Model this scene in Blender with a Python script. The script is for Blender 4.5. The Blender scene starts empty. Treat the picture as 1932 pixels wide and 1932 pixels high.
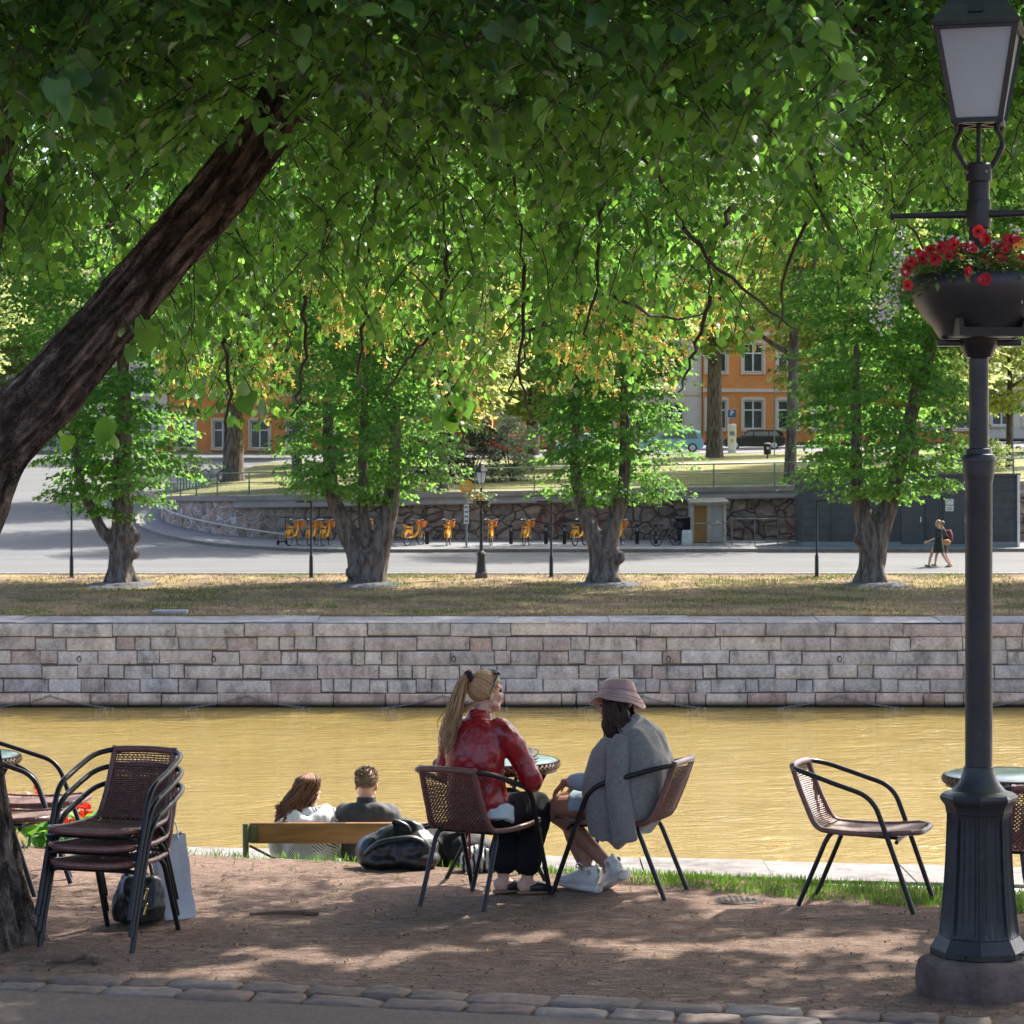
import bpy, bmesh, math, random
import numpy as np
from mathutils import Vector, Matrix, Euler, noise
R = math.radians
rnd = random.Random(11)
nr = np.random.default_rng(5)
SC = bpy.context.scene
COL = SC.collection
F, HZ, CAMZ = 4800.0, 895.0, 2.4          # focal length and horizon of the photo (1932 px wide), eye height

def at(px, py, d):                         # point of the photo at depth d -> world
    return Vector(((px - 966) / F * d, d, CAMZ - (py - HZ) / F * d))
def gd(py, z=0.0):                         # depth of a point at height z seen at row py
    return F * (CAMZ - z) / (py - HZ)
def V(*a): return Vector(a)

# ---------------------------------------------------------------- mesh collecting
class G:
    def __init__(s): s.v = []; s.f = []; s.m = []
    def add(s, vs, fs, m=0):
        o = len(s.v); s.v.extend([tuple(p) for p in vs])
        for f in fs: s.f.append(tuple(i + o for i in f)); s.m.append(m)
    def box(s, c, d, m=0, rot=None, b=0.0):
        x, y, z = d[0] / 2, d[1] / 2, d[2] / 2
        if b <= 0:
            vs = [Vector((i * x, j * y, k * z)) for i in (-1, 1) for j in (-1, 1) for k in (-1, 1)]
            fs = [(0, 1, 3, 2), (4, 6, 7, 5), (0, 4, 5, 1), (2, 3, 7, 6), (0, 2, 6, 4), (1, 5, 7, 3)]
        else:
            bm = bmesh.new(); bmesh.ops.create_cube(bm, size=1)
            for v in bm.verts: v.co = Vector((v.co.x * d[0], v.co.y * d[1], v.co.z * d[2]))
            bmesh.ops.bevel(bm, geom=bm.edges[:], offset=b, segments=2, affect='EDGES', profile=.5)
            bm.verts.index_update(); vs = [v.co.copy() for v in bm.verts]; fs = [[v.index for v in f.verts] for f in bm.faces]; bm.free()
        if rot is not None: vs = [rot @ v for v in vs]
        c = Vector(c); s.add([v + c for v in vs], fs, m)
    def tube(s, path, r, n=8, m=0, cap=True, ell=None, xdir=None, closed=False):
        P = [Vector(p) for p in path]; k = len(P)
        rr = [r] * k if isinstance(r, (int, float)) else list(r)
        T = []
        for i in range(k):
            if closed: t = P[(i + 1) % k] - P[i - 1]
            else: t = P[min(i + 1, k - 1)] - P[max(i - 1, 0)]
            if t.length < 1e-9: t = Vector((0, 0, 1))
            T.append(t.normalized())
        if xdir is None:
            X = T[0].orthogonal().normalized()
        else: X = Vector(xdir)
        vs = []
        for i in range(k):
            if xdir is not None and not isinstance(xdir, Vector): X = Vector(xdir)
            elif xdir is not None: X = Vector(xdir)
            X = X - T[i] * X.dot(T[i])
            if X.length < 1e-6: X = T[i].orthogonal()
            X.normalize(); Y = T[i].cross(X)
            q = rr[i]
            rx, ry = (q, q) if isinstance(q, (int, float)) else q
            for j in range(n):
                a = 2 * math.pi * j / n
                vs.append(P[i] + X * (rx * math.cos(a)) + Y * (ry * math.sin(a)))
        fs = []
        for i in range(k if closed else k - 1):
            i2 = (i + 1) % k
            for j in range(n):
                j2 = (j + 1) % n
                fs.append((i * n + j, i * n + j2, i2 * n + j2, i2 * n + j))
        if cap and not closed:
            fs.append(tuple(range(n - 1, -1, -1))); fs.append(tuple((k - 1) * n + j for j in range(n)))
        s.add(vs, fs, m)
    def lathe(s, prof, n=24, c=(0, 0, 0), m=0, rot0=0.0, cap=True, sx=1, sy=1):
        vs = []; c = Vector(c)
        for r_, z in prof:
            for j in range(n):
                a = 2 * math.pi * j / n + rot0
                vs.append(c + Vector((r_ * sx * math.cos(a), r_ * sy * math.sin(a), z)))
        fs = []
        for i in range(len(prof) - 1):
            for j in range(n):
                j2 = (j + 1) % n
                fs.append((i * n + j, i * n + j2, (i + 1) * n + j2, (i + 1) * n + j))
        if cap:
            fs.append(tuple(range(n - 1, -1, -1))); fs.append(tuple((len(prof) - 1) * n + j for j in range(n)))
        s.add(vs, fs, m)
    def ball(s, c, r, n=14, k=9, rot=None, m=0):
        if isinstance(r, (int, float)): r = (r, r, r)
        vs = [Vector((0, 0, -r[2]))]; c = Vector(c)
        for i in range(1, k):
            t = math.pi * i / k - math.pi / 2
            for j in range(n):
                a = 2 * math.pi * j / n
                vs.append(Vector((r[0] * math.cos(t) * math.cos(a), r[1] * math.cos(t) * math.sin(a), r[2] * math.sin(t))))
        vs.append(Vector((0, 0, r[2]))); fs = []
        for j in range(n): fs.append((0, 1 + (j + 1) % n, 1 + j))
        for i in range(k - 2):
            for j in range(n):
                a, b = 1 + i * n + j, 1 + i * n + (j + 1) % n
                fs.append((a, b, b + n, a + n))
        L = len(vs) - 1
        for j in range(n): fs.append((L, 1 + (k - 2) * n + j, 1 + (k - 2) * n + (j + 1) % n))
        if rot is not None: vs = [rot @ v for v in vs]
        s.add([v + c for v in vs], fs, m)
    def prism(s, poly, a, b, m=0):           # poly: list of (u,w) ; a,b: functions mapping (u,w)->Vector for both caps
        n = len(poly); vs = [a(*p) for p in poly] + [b(*p) for p in poly]
        fs = [tuple(range(n - 1, -1, -1)), tuple(range(n, 2 * n))]
        for i in range(n): fs.append((i, (i + 1) % n, n + (i + 1) % n, n + i))
        s.add(vs, fs, m)
    def quad(s, a, b, c, d, m=0): s.add([a, b, c, d], [(0, 1, 2, 3)], m)
    def grid(s, f, us, vs_, m=0):
        nu, nv = len(us), len(vs_)
        P = [f(u, w) for w in vs_ for u in us]
        s.add(P, [(j * nu + i, j * nu + i + 1, (j + 1) * nu + i + 1, (j + 1) * nu + i) for j in range(nv - 1) for i in range(nu - 1)], m)

def link(o, parent=None):
    COL.objects.link(o)
    if parent is not None: o.parent = parent
    return o
def finish(me, mats, smooth, ang):
    for m in (mats if isinstance(mats, (list, tuple)) else [mats]): me.materials.append(m)
    if smooth:
        me.polygons.foreach_set('use_smooth', [True] * len(me.polygons))
        if ang: me.set_sharp_from_angle(angle=R(ang))
def obj(name, g, mats, parent=None, smooth=True, ang=40, world=True):
    """links g as one mesh object; with a parent the points are given in the parent's frame unless world"""
    me = bpy.data.meshes.new(name)
    vs = g.v
    if parent is not None and world:
        w = parent
        mat = Matrix.Translation(w.location) @ w.rotation_euler.to_matrix().to_4x4()
        q = w.parent
        while q is not None:
            mat = Matrix.Translation(q.location) @ q.rotation_euler.to_matrix().to_4x4() @ mat
            q = q.parent
        mi = mat.inverted(); vs = [tuple(mi @ Vector(p)) for p in vs]
    me.from_pydata(vs, [], g.f)
    if any(g.m): me.polygons.foreach_set('material_index', g.m)
    me.update(); finish(me, mats, smooth, ang)
    return link(bpy.data.objects.new(name, me), parent)
def npmesh(name, verts, faces_idx, nper, mats, parent=None, smooth=False, midx=None):
    """fast: verts (N,3); faces_idx flat index array with equal-size faces nper"""
    me = bpy.data.meshes.new(name)
    nv = len(verts); nl = len(faces_idx); nf = nl // nper
    me.vertices.add(nv); me.vertices.foreach_set('co', np.ascontiguousarray(verts, dtype=np.float32).ravel())
    me.loops.add(nl); me.loops.foreach_set('vertex_index', np.ascontiguousarray(faces_idx, dtype=np.int32).ravel())
    me.polygons.add(nf); me.polygons.foreach_set('loop_start', np.arange(0, nl, nper, dtype=np.int32))
    me.polygons.foreach_set('loop_total', np.full(nf, nper, dtype=np.int32))
    if midx is not None: me.polygons.foreach_set('material_index', np.asarray(midx, dtype=np.int32))
    me.update(calc_edges=True); me.validate()
    finish(me, mats, smooth, 0)
    return link(bpy.data.objects.new(name, me), parent)
def tag(o, label=None, cat=None, group=None, kind=None):
    if label: o['label'] = label
    if cat: o['category'] = cat
    if group: o['group'] = group
    if kind: o['kind'] = kind
    return o
def thing(name, label, cat, loc=(0, 0, 0), rz=0.0, group=None):
    o = bpy.data.objects.new(name, None); o.empty_display_size = .1
    COL.objects.link(o); o.location = loc; o.rotation_euler = (0, 0, rz)
    return tag(o, label, cat, group)
def dup(root, loc, rz=0.0, label=None, group=None, rot=None):
    def cp(o, par):
        c = o.copy(); COL.objects.link(c)
        if par is not None: c.parent = par
        for ch in list(o.children): cp(ch, c)
        return c
    c = cp(root, None); c.location = loc; c.rotation_euler = rot if rot else (0, 0, rz)
    if label: c['label'] = label
    if group: c['group'] = group
    return c
def smooth_path(pts, k=6):                  # Catmull-Rom
    P = [Vector(p) for p in pts]; out = []
    for i in range(len(P) - 1):
        p0, p1, p2, p3 = P[max(i - 1, 0)], P[i], P[i + 1], P[min(i + 2, len(P) - 1)]
        for j in range(k):
            t = j / k
            out.append(.5 * ((2 * p1) + (p2 - p0) * t + (2 * p0 - 5 * p1 + 4 * p2 - p3) * t * t + (3 * p1 - p0 - 3 * p2 + p3) * t ** 3))
    out.append(P[-1]); return out
def interp(x, tab):
    if x <= tab[0][0]: return tab[0][1]
    for (a, b), (c, d) in zip(tab, tab[1:]):
        if x <= c: return b + (d - b) * (x - a) / (c - a)
    return tab[-1][1]
def rz_of(fx, fy): return math.atan2(-fx, fy)   # rotation that turns local +Y to (fx,fy)
def fuse(name, g, mats, parent, voxel=.01, it=4, disp=None, ang=0):
    """closed overlapping shapes -> one continuous skin (voxel remesh, then smoothing)"""
    me = bpy.data.meshes.new('t'); me.from_pydata(g.v, [], g.f); me.update()
    o = bpy.data.objects.new('t', me); COL.objects.link(o)
    m = o.modifiers.new('r', 'REMESH'); m.mode = 'VOXEL'; m.voxel_size = voxel; m.use_smooth_shade = True
    s = o.modifiers.new('s', 'SMOOTH'); s.factor = .5; s.iterations = it
    dg = bpy.context.evaluated_depsgraph_get(); dg.update()
    me2 = bpy.data.meshes.new_from_object(o.evaluated_get(dg)); me2.name = name
    bpy.data.objects.remove(o); bpy.data.meshes.remove(me)
    if disp:
        ns = [v.normal.copy() for v in me2.vertices]
        for v, n in zip(me2.vertices, ns): v.co = v.co + n * disp(v.co, n)
    me2.materials.clear(); finish(me2, mats, True, ang)
    return link(bpy.data.objects.new(name, me2), parent)

# ---------------------------------------------------------------- materials
def _nt(name):
    m = bpy.data.materials.new(name); m.use_nodes = True
    nt = m.node_tree; nt.nodes.clear()
    out = nt.nodes.new('ShaderNodeOutputMaterial')
    return m, nt, out
def N(nt, t, **kw):
    n = nt.nodes.new('ShaderNode' + t)
    for k, v in kw.items():
        if k in n.inputs.keys(): n.inputs[k].default_value = v
        else: setattr(n, k, v)
    return n
def c4(c): return (c[0], c[1], c[2], 1.0)
def L(nt, a, b): nt.links.new(a, b)
def texco(nt, scale=(1, 1, 1), kind='Object', rot=(0, 0, 0)):
    tc = N(nt, 'TexCoord'); mp = N(nt, 'Mapping'); mp.inputs['Scale'].default_value = scale; mp.inputs['Rotation'].default_value = rot
    L(nt, tc.outputs[kind], mp.inputs['Vector']); return mp.outputs['Vector']
def noise_n(nt, vec, scale, detail=6, rough=.6, dist=0.0):
    n = N(nt, 'TexNoise'); n.inputs['Scale'].default_value = scale; n.inputs['Detail'].default_value = detail
    n.inputs['Roughness'].default_value = rough; n.inputs['Distortion'].default_value = dist
    L(nt, vec, n.inputs['Vector']); return n.outputs['Fac']
def ramp(nt, fac, stops):
    r = N(nt, 'ValToRGB'); e = r.color_ramp.elements
    while len(e) > 1: e.remove(e[-1])
    e[0].position = stops[0][0]; e[0].color = c4(stops[0][1]) if not isinstance(stops[0][1], (int, float)) else (stops[0][1],) * 3 + (1,)
    for p, c in stops[1:]:
        x = e.new(p); x.color = c4(c) if not isinstance(c, (int, float)) else (c, c, c, 1)
    L(nt, fac, r.inputs['Fac']); return r.outputs['Color']
def mixc(nt, fac, a, b, mode='MIX'):
    m = N(nt, 'Mix'); m.data_type = 'RGBA'; m.blend_type = mode
    for s, v in ((0, fac), (6, a), (7, b)):
        if hasattr(v, 'is_linked') or hasattr(v, 'links'): L(nt, v, m.inputs[s])
        elif s == 0: m.inputs[0].default_value = v
        else: m.inputs[s].default_value = c4(v)
    return m.outputs[2]
def bump(nt, h, strength=.5, dist=.01, prev=None):
    b = N(nt, 'Bump'); b.inputs['Strength'].default_value = strength; b.inputs['Distance'].default_value = dist
    L(nt, h, b.inputs['Height'])
    if prev is not None: L(nt, prev, b.inputs['Normal'])
    return b.outputs['Normal']
def M(name, col, col2=None, rough=.6, spec=.4, metal=0.0, sc=8.0, bsc=None, bs=.3, bd=.005, stretch=(1, 1, 1), lo=.35, hi=.65, coat=0.0, sheen=0.0):
    m, nt, out = _nt(name)
    p = N(nt, 'BsdfPrincipled'); p.inputs['Roughness'].default_value = rough; p.inputs['Specular IOR Level'].default_value = spec
    p.inputs['Metallic'].default_value = metal; p.inputs['Coat Weight'].default_value = coat; p.inputs['Sheen Weight'].default_value = sheen
    L(nt, p.outputs[0], out.inputs['Surface'])
    vec = texco(nt, stretch)
    if col2 is not None:
        f = noise_n(nt, vec, sc, 6)
        L(nt, ramp(nt, f, [(lo, col), (hi, col2)]), p.inputs['Base Color'])
    else: p.inputs['Base Color'].default_value = c4(col)
    if bsc: L(nt, bump(nt, noise_n(nt, vec, bsc, 5), bs, bd), p.inputs['Normal'])
    return m
def leaf_mat(name, a, b, trans, tmix=.42, rough=.45, spec=.35, under=1.25):
    m, nt, out = _nt(name)
    g = N(nt, 'NewGeometry')
    col = ramp(nt, g.outputs['Random Per Island'], [(0.0, a), (1.0, b)])
    pale = mixc(nt, g.outputs['Backfacing'], col, tuple(x * under for x in ((a[0] + b[0]) / 2 * 1.1, (a[1] + b[1]) / 2, (a[2] + b[2]) / 2 * 1.3)))
    p = N(nt, 'BsdfPrincipled'); p.inputs['Roughness'].default_value = rough; p.inputs['Specular IOR Level'].default_value = spec
    L(nt, pale, p.inputs['Base Color'])
    t = N(nt, 'BsdfTranslucent'); L(nt, ramp(nt, g.outputs['Random Per Island'], [(0, tuple(.55 * x for x in trans)), (.5, trans), (1, (trans[0] * 1.5, trans[1] * 1.2, trans[2]))]), t.inputs['Color'])
    mx = N(nt, 'MixShader'); mx.inputs[0].default_value = tmix
    L(nt, p.outputs[0], mx.inputs[1]); L(nt, t.outputs[0], mx.inputs[2]); L(nt, mx.outputs[0], out.inputs['Surface'])
    return m
def island_mat(name, cols, rough=.8, sc=6.0, dark=.55, bsc=25, bs=.5, bd=.01, spec=.2, blotch=1.5, stretch=(1, 1, 1)):
    """stones: each loose piece takes its own colour, with stains and grain"""
    m, nt, out = _nt(name)
    g = N(nt, 'NewGeometry'); vec = texco(nt, stretch)
    n = len(cols)
    base = ramp(nt, g.outputs['Random Per Island'], [(i / max(1, n - 1), c) for i, c in enumerate(cols)])
    f1 = ramp(nt, noise_n(nt, vec, sc, 8, .65), [(.3, dark), (.62, 1.15)])
    f2 = ramp(nt, noise_n(nt, vec, blotch, 4), [(.35, .75), (.65, 1.15)])
    col = mixc(nt, 1.0, mixc(nt, 1.0, base, f1, 'MULTIPLY'), f2, 'MULTIPLY')
    p = N(nt, 'BsdfPrincipled'); p.inputs['Roughness'].default_value = rough; p.inputs['Specular IOR Level'].default_value = spec
    L(nt, col, p.inputs['Base Color']); L(nt, bump(nt, noise_n(nt, vec, bsc, 6), bs, bd), p.inputs['Normal'])
    L(nt, p.outputs[0], out.inputs['Surface']); return m

MT = {}
MT['black_metal'] = M('black_metal', (.008, .008, .009), (.018, .018, .019), rough=.3, spec=.35, sc=14, bsc=60, bs=.08)
def iron_paint():
    m, nt, out = _nt('lamp_iron'); vec = texco(nt)
    col = ramp(nt, noise_n(nt, vec, 5, 6), [(.35, (.013, .015, .017)), (.65, (.026, .027, .029))])
    col = mixc(nt, ramp(nt, noise_n(nt, texco(nt, (1, 1, .35)), 9, 8, .7), [(.58, 0.0), (.72, .5)]), col, (.055, .046, .040))
    col = mixc(nt, ramp(nt, noise_n(nt, vec, 38, 2, .5), [(.74, 0.0), (.76, .8)]), col, (.22, .21, .20))
    p = N(nt, 'BsdfPrincipled'); p.inputs['Specular IOR Level'].default_value = .45; L(nt, col, p.inputs['Base Color'])
    L(nt, ramp(nt, noise_n(nt, vec, 7, 6), [(.3, .32), (.7, .58)]), p.inputs['Roughness']); L(nt, bump(nt, noise_n(nt, vec, 30, 4), .18, .004), p.inputs['Normal'])
    L(nt, p.outputs[0], out.inputs['Surface']); return m
MT['lamp_iron'] = iron_paint()
MT['rattan'] = M('rattan', (.12, .052, .040), (.20, .092, .070), rough=.38, spec=.5, sc=30)
MT['rattan_wrap'] = M('rattan_wrap', (.13, .055, .044), (.20, .09, .073), rough=.35, spec=.5, sc=40, bsc=130, bs=.4, bd=.003)
MT['steel_grey'] = M('steel_grey', (.16, .17, .18), (.22, .23, .24), rough=.5, sc=6)
MT['white_paint'] = M('white_paint', (.7, .7, .68), (.6, .6, .58), rough=.5, sc=3)
MT['dark_rubber'] = M('dark_rubber', (.012, .012, .012), rough=.8, spec=.2)
MT['chrome'] = M('chrome', (.6, .6, .6), rough=.25, metal=1.0)
MT['gold'] = M('gold', (.7, .5, .2), rough=.3, metal=1.0)
MT['skin'] = M('skin', (.50, .29, .20), (.56, .33, .24), rough=.5, spec=.35, sc=12)
MT['skin_tan'] = M('skin_tan', (.27, .13, .085), (.32, .16, .10), rough=.48, spec=.35, sc=12)
MT['eye'] = M('eye', (.05, .04, .035), rough=.2)
MT['lips'] = M('lips', (.35, .11, .09), rough=.4)
# ================================================================ camera, sky, sun
cam = bpy.data.cameras.new('camera'); co = bpy.data.objects.new('camera', cam); COL.objects.link(co)
co.location = (0, 0, CAMZ); co.rotation_euler = (R(90), 0, 0)
cam.sensor_width = 36; cam.lens = 36 * F / 1932; cam.shift_y = (HZ - 966) / 1932
cam.clip_start = .1; cam.clip_end = 2000
cam.dof.use_dof = True; cam.dof.focus_distance = 14.3; cam.dof.aperture_fstop = 15
SC.camera = co
SUN_AZ, SUN_EL = (.70, .71), 48.0
az = math.atan2(SUN_AZ[0], SUN_AZ[1])
w = bpy.data.worlds.new('World'); SC.world = w; w.use_nodes = True
wn = w.node_tree; bg = wn.nodes['Background']
sky = wn.nodes.new('ShaderNodeTexSky'); sky.sky_type = 'NISHITA'; sky.sun_disc = False
sky.sun_elevation = R(SUN_EL); sky.sun_rotation = az; sky.dust_density = 3.5; sky.air_density = .62; sky.ozone_density = .6
wn.links.new(sky.outputs[0], bg.inputs['Color']); bg.inputs['Strength'].default_value = .15
sl = bpy.data.lights.new('sun', 'SUN'); sl.energy = 3.6; sl.angle = R(.55); sl.color = (1, .95, .86)
so = bpy.data.objects.new('sun', sl); COL.objects.link(so)
so.rotation_euler = Vector((SUN_AZ[0] * math.cos(R(SUN_EL)) / math.hypot(*SUN_AZ), SUN_AZ[1] * math.cos(R(SUN_EL)) / math.hypot(*SUN_AZ), math.sin(R(SUN_EL)))).to_track_quat('Z', 'Y').to_euler()
so.location = (20, -6, 25)
SC.view_settings.view_transform = 'Standard'; SC.view_settings.look = 'None'; SC.view_settings.gamma = 1
SC.view_settings.exposure = 1.75
cy = SC.cycles; cy.max_bounces = 8; cy.diffuse_bounces = 3; cy.glossy_bounces = 3; cy.transmission_bounces = 5; cy.transparent_max_bounces = 8
cy.use_denoising = True; cy.sample_clamp_indirect = 8; cy.caustics_reflective = False; cy.caustics_refractive = False

# ================================================================ near bank
def yedge(x): return 16.07 - (max(-4.5, min(5, x)) + 1.96) * .312
def yquay(x): return 23.2 - (x + 2.83) * .155
def znear(x, y):
    t = y - yedge(x)
    z = 0.0
    if y > 5: z = .020 * noise.noise(V(x * .9, y * .9, 0)) + .009 * noise.noise(V(x * 4, y * 4, 3)) + .005 * noise.noise(V(x * 11, y * 11, 7))
    if t > 0:
        q = min(1, t / 1.5); q = q * q * (3 - 2 * q); z = z * (1 - q) - 1.03 * q
    return z
def dirt():
    m, nt, out = _nt('trodden_dirt'); vec = texco(nt)
    v2 = texco(nt, (1, 2.6, 1))
    a = noise_n(nt, vec, 1.1, 5, .6); b = noise_n(nt, v2, 9, 9, .72, 1.2); c = noise_n(nt, vec, 70, 4, .7)
    col = ramp(nt, b, [(.28, (.095, .064, .049)), (.45, (.235, .165, .130)), (.57, (.325, .235, .188)), (.74, (.42, .325, .27))])
    col = mixc(nt, .75, col, ramp(nt, a, [(.3, (.72, .68, .66)), (.7, (1.15, 1.1, 1.06))]), 'MULTIPLY')
    col = mixc(nt, .6, col, ramp(nt, c, [(.3, .42), (.5, 1.0), (.72, 1.6)]), 'MULTIPLY')
    p = N(nt, 'BsdfPrincipled'); p.inputs['Roughness'].default_value = .95; p.inputs['Specular IOR Level'].default_value = .15
    L(nt, col, p.inputs['Base Color'])
    n1 = bump(nt, b, 1.0, .055); L(nt, bump(nt, c, .7, .006, n1), p.inputs['Normal'])
    L(nt, p.outputs[0], out.inputs['Surface']); return m
xs = [-60, -40, -25, -15, -9, -6, -4.5] + [-3.6 + .06 * i for i in range(121)] + [4.5, 6, 9, 15, 25, 40, 60]
ys = [-40, -20, -8, 0, 5, 8, 9.5, 10.3] + [10.8 + .06 * i for i in range(112)]
g = G()
rows = [(lambda x, yy=yy: yy if yy <= 10.8 else 10.8 + (yy - 10.8) / (17.46 - 10.8) * (yedge(x) - .02 - 10.8)) for yy in ys]
nx = len(xs); pts = [V(x, r(x), znear(x, r(x))) for r in rows for x in xs]
g.add(pts, [(j * nx + i, j * nx + i + 1, (j + 1) * nx + i + 1, (j + 1) * nx + i) for j in range(len(rows) - 1) for i in range(nx - 1)])
tag(obj('ground', g, dirt(), ang=0), kind='structure')
# grassy slope and the lower quay walk
g = G(); us = [-60, -30, -15] + [-8 + .4 * i for i in range(41)] + [15, 30, 60]; ts = [0, .15, .35, .6, .9, 1.2, 1.5, 2.5, 4, 5.2]
g.grid(lambda x, t: V(x, yedge(x) - .02 + t, znear(x, yedge(x) + t) - (.0 if t else .002)), us, [0, .15, .35, .6, .9, 1.2, 1.5])
MT['grass_base'] = M('grass_base', (.035, .06, .015), (.09, .075, .035), rough=.95, sc=5, bsc=40, bs=.6, bd=.02)
tag(obj('bank', g, MT['grass_base'], ang=0), kind='structure')
g = G(); g.grid(lambda x, t: V(x, (yedge(x) + 1.45) * (1 - t) + (yquay(x) - 1.0) * t, -1.032), us, [0, .5, 1])
MT['walk'] = M('walk_gravel', (.30, .28, .26), (.40, .38, .35), rough=.95, sc=3, bsc=60, bs=.4)
tag(obj('quay_walk', g, MT['walk'], ang=0), kind='structure')
# near quay: granite kerb stones along the water's edge, each loose island its own tone
g = G(); x = -60.0
while x < 60:
    l = rnd.uniform(1.0, 1.8); a, b = x + .006, x + l - .006; zt = -1.0 + rnd.uniform(-.008, .008)
    P = lambda xx, off, z: V(xx, yquay(xx) - off, z)
    vs = [P(a, 0, -4.6), P(b, 0, -4.6), P(b, 0, zt - .03), P(a, 0, zt - .03), P(b, .03, zt), P(a, .03, zt), P(b, 1.0, zt), P(a, 1.0, zt), P(b, 1.0, -1.2), P(a, 1.0, -1.2)]
    g.add(vs, [(1, 0, 3, 2), (3, 5, 4, 2), (5, 7, 6, 4), (7, 9, 8, 6), (0, 9, 7, 5, 3), (1, 2, 4, 6, 8)]); x += l
tag(obj('quay_edge', g, island_mat('pale_granite', [(.15, .14, .13), (.21, .195, .185), (.18, .165, .15)], dark=.55, sc=7)), kind='structure')

# ================================================================ river
def water_mat():
    m, nt, out = _nt('river_water')
    v1 = texco(nt, (.55, 1.0, 1)); v2 = texco(nt, (.35, 1.0, 1), rot=(0, 0, .25))
    a = noise_n(nt, v1, 1.15, 5, .60, 1.2); b = noise_n(nt, v2, 7.0, 4, .6, .8); c = noise_n(nt, texco(nt, (.05, .12, 1)), 1.0, 3)
    col = ramp(nt, c, [(.3, (.232, .163, .046)), (.7, (.292, .214, .068))])
    p = N(nt, 'BsdfPrincipled'); p.inputs['Roughness'].default_value = .05; p.inputs['IOR'].default_value = 1.33
    p.inputs['Specular IOR Level'].default_value = .5
    L(nt, col, p.inputs['Base Color'])
    n1 = bump(nt, a, .6, .36); L(nt, bump(nt, b, .75, .07, n1), p.inputs['Normal'])
    L(nt, p.outputs[0], out.inputs['Surface']); return m
WZ = -4.01
g = G(); g.grid(lambda u, t: V(u, yquay(u) * (1 - t) - .0 * t + 70.35 * t, WZ), [-150, -60, -20, 0, 20, 60, 150], [0, .5, 1])
tag(obj('water', g, water_mat(), ang=0), kind='structure')

# ================================================================ far quay wall (courses of granite blocks)
QY, QT = 70.0, -1.68
wall = thing('quay_wall', 'long grey and pink granite block wall rising from the yellow river', 'wall', (0, QY, WZ))
g = G(); g.box((0, QY + .35, (WZ - .6 + QT - .03) / 2), (110, .5, QT - WZ + .6))
obj('backing', g, M('dark_joint', (.11, .10, .09), rough=.95), wall)
g = G(); hs = (QT - WZ) / 6.0
for c in range(-1, 6):
    z0 = WZ + c * hs; x = -55 + rnd.uniform(0, 1)
    while x < 55:
        big = rnd.random()
        l = rnd.uniform(1.3, 2.4) if c == 5 else (rnd.uniform(.34, .62) if big < .45 else rnd.uniform(.75, 1.7))
        h = hs; dz = rnd.uniform(-.022, .022)
        gp = rnd.choice((.008, .012, .018))
        if c == 0: h = hs
        x0, x1 = x + gp / 2, x + l - gp / 2; za, zb = z0 + .012 + dz, z0 + h - .010 + rnd.uniform(-.006, .006) + dz
        pr = rnd.uniform(0, .075) + (.05 if c == 0 else 0) + (.03 if c == 5 else 0)
        yf = QY + .05 - pr; bv = rnd.uniform(.012, .03)
        vs = []
        nxs = max(2, int(l / .25)); nzs = 3
        # rock-faced front: jittered grid with chamfered rim
        xsr = [x0, x0 + bv] + [x0 + bv + (x1 - x0 - 2 * bv) * i / nxs for i in range(1, nxs)] + [x1 - bv, x1]
        zsr = [za, za + bv] + [za + bv + (zb - za - 2 * bv) * i / nzs for i in range(1, nzs)] + [zb - bv, zb]
        for j, zz in enumerate(zsr):
            for i, xx in enumerate(xsr):
                rim = i in (0, len(xsr) - 1) or j in (0, len(zsr) - 1)
                inn = (1 < i < len(xsr) - 2) and (1 < j < len(zsr) - 2)
                vs.append((xx + (rnd.uniform(-.008, .008) if rim else rnd.uniform(-.012, .012)), yf + (.05 if rim else rnd.uniform(0, .022) - (.020 if inn else 0)), zz))
        n_ = len(xsr); k_ = len(zsr)
        fs = [(j * n_ + i, j * n_ + i + 1, (j + 1) * n_ + i + 1, (j + 1) * n_ + i) for j in range(k_ - 1) for i in range(n_ - 1)]
        o = len(vs)
        ring = [i for i in range(n_)] + [j * n_ + n_ - 1 for j in range(1, k_)] + [(k_ - 1) * n_ + i for i in range(n_ - 2, -1, -1)] + [j * n_ for j in range(k_ - 2, 0, -1)]
        for q in ring: vs.append((vs[q][0], QY + .16, vs[q][2]))
        m_ = len(ring)
        for q in range(m_): fs.append((ring[(q + 1) % m_], ring[q], o + q, o + (q + 1) % m_))
        g.add(vs, fs); x += l
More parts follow.
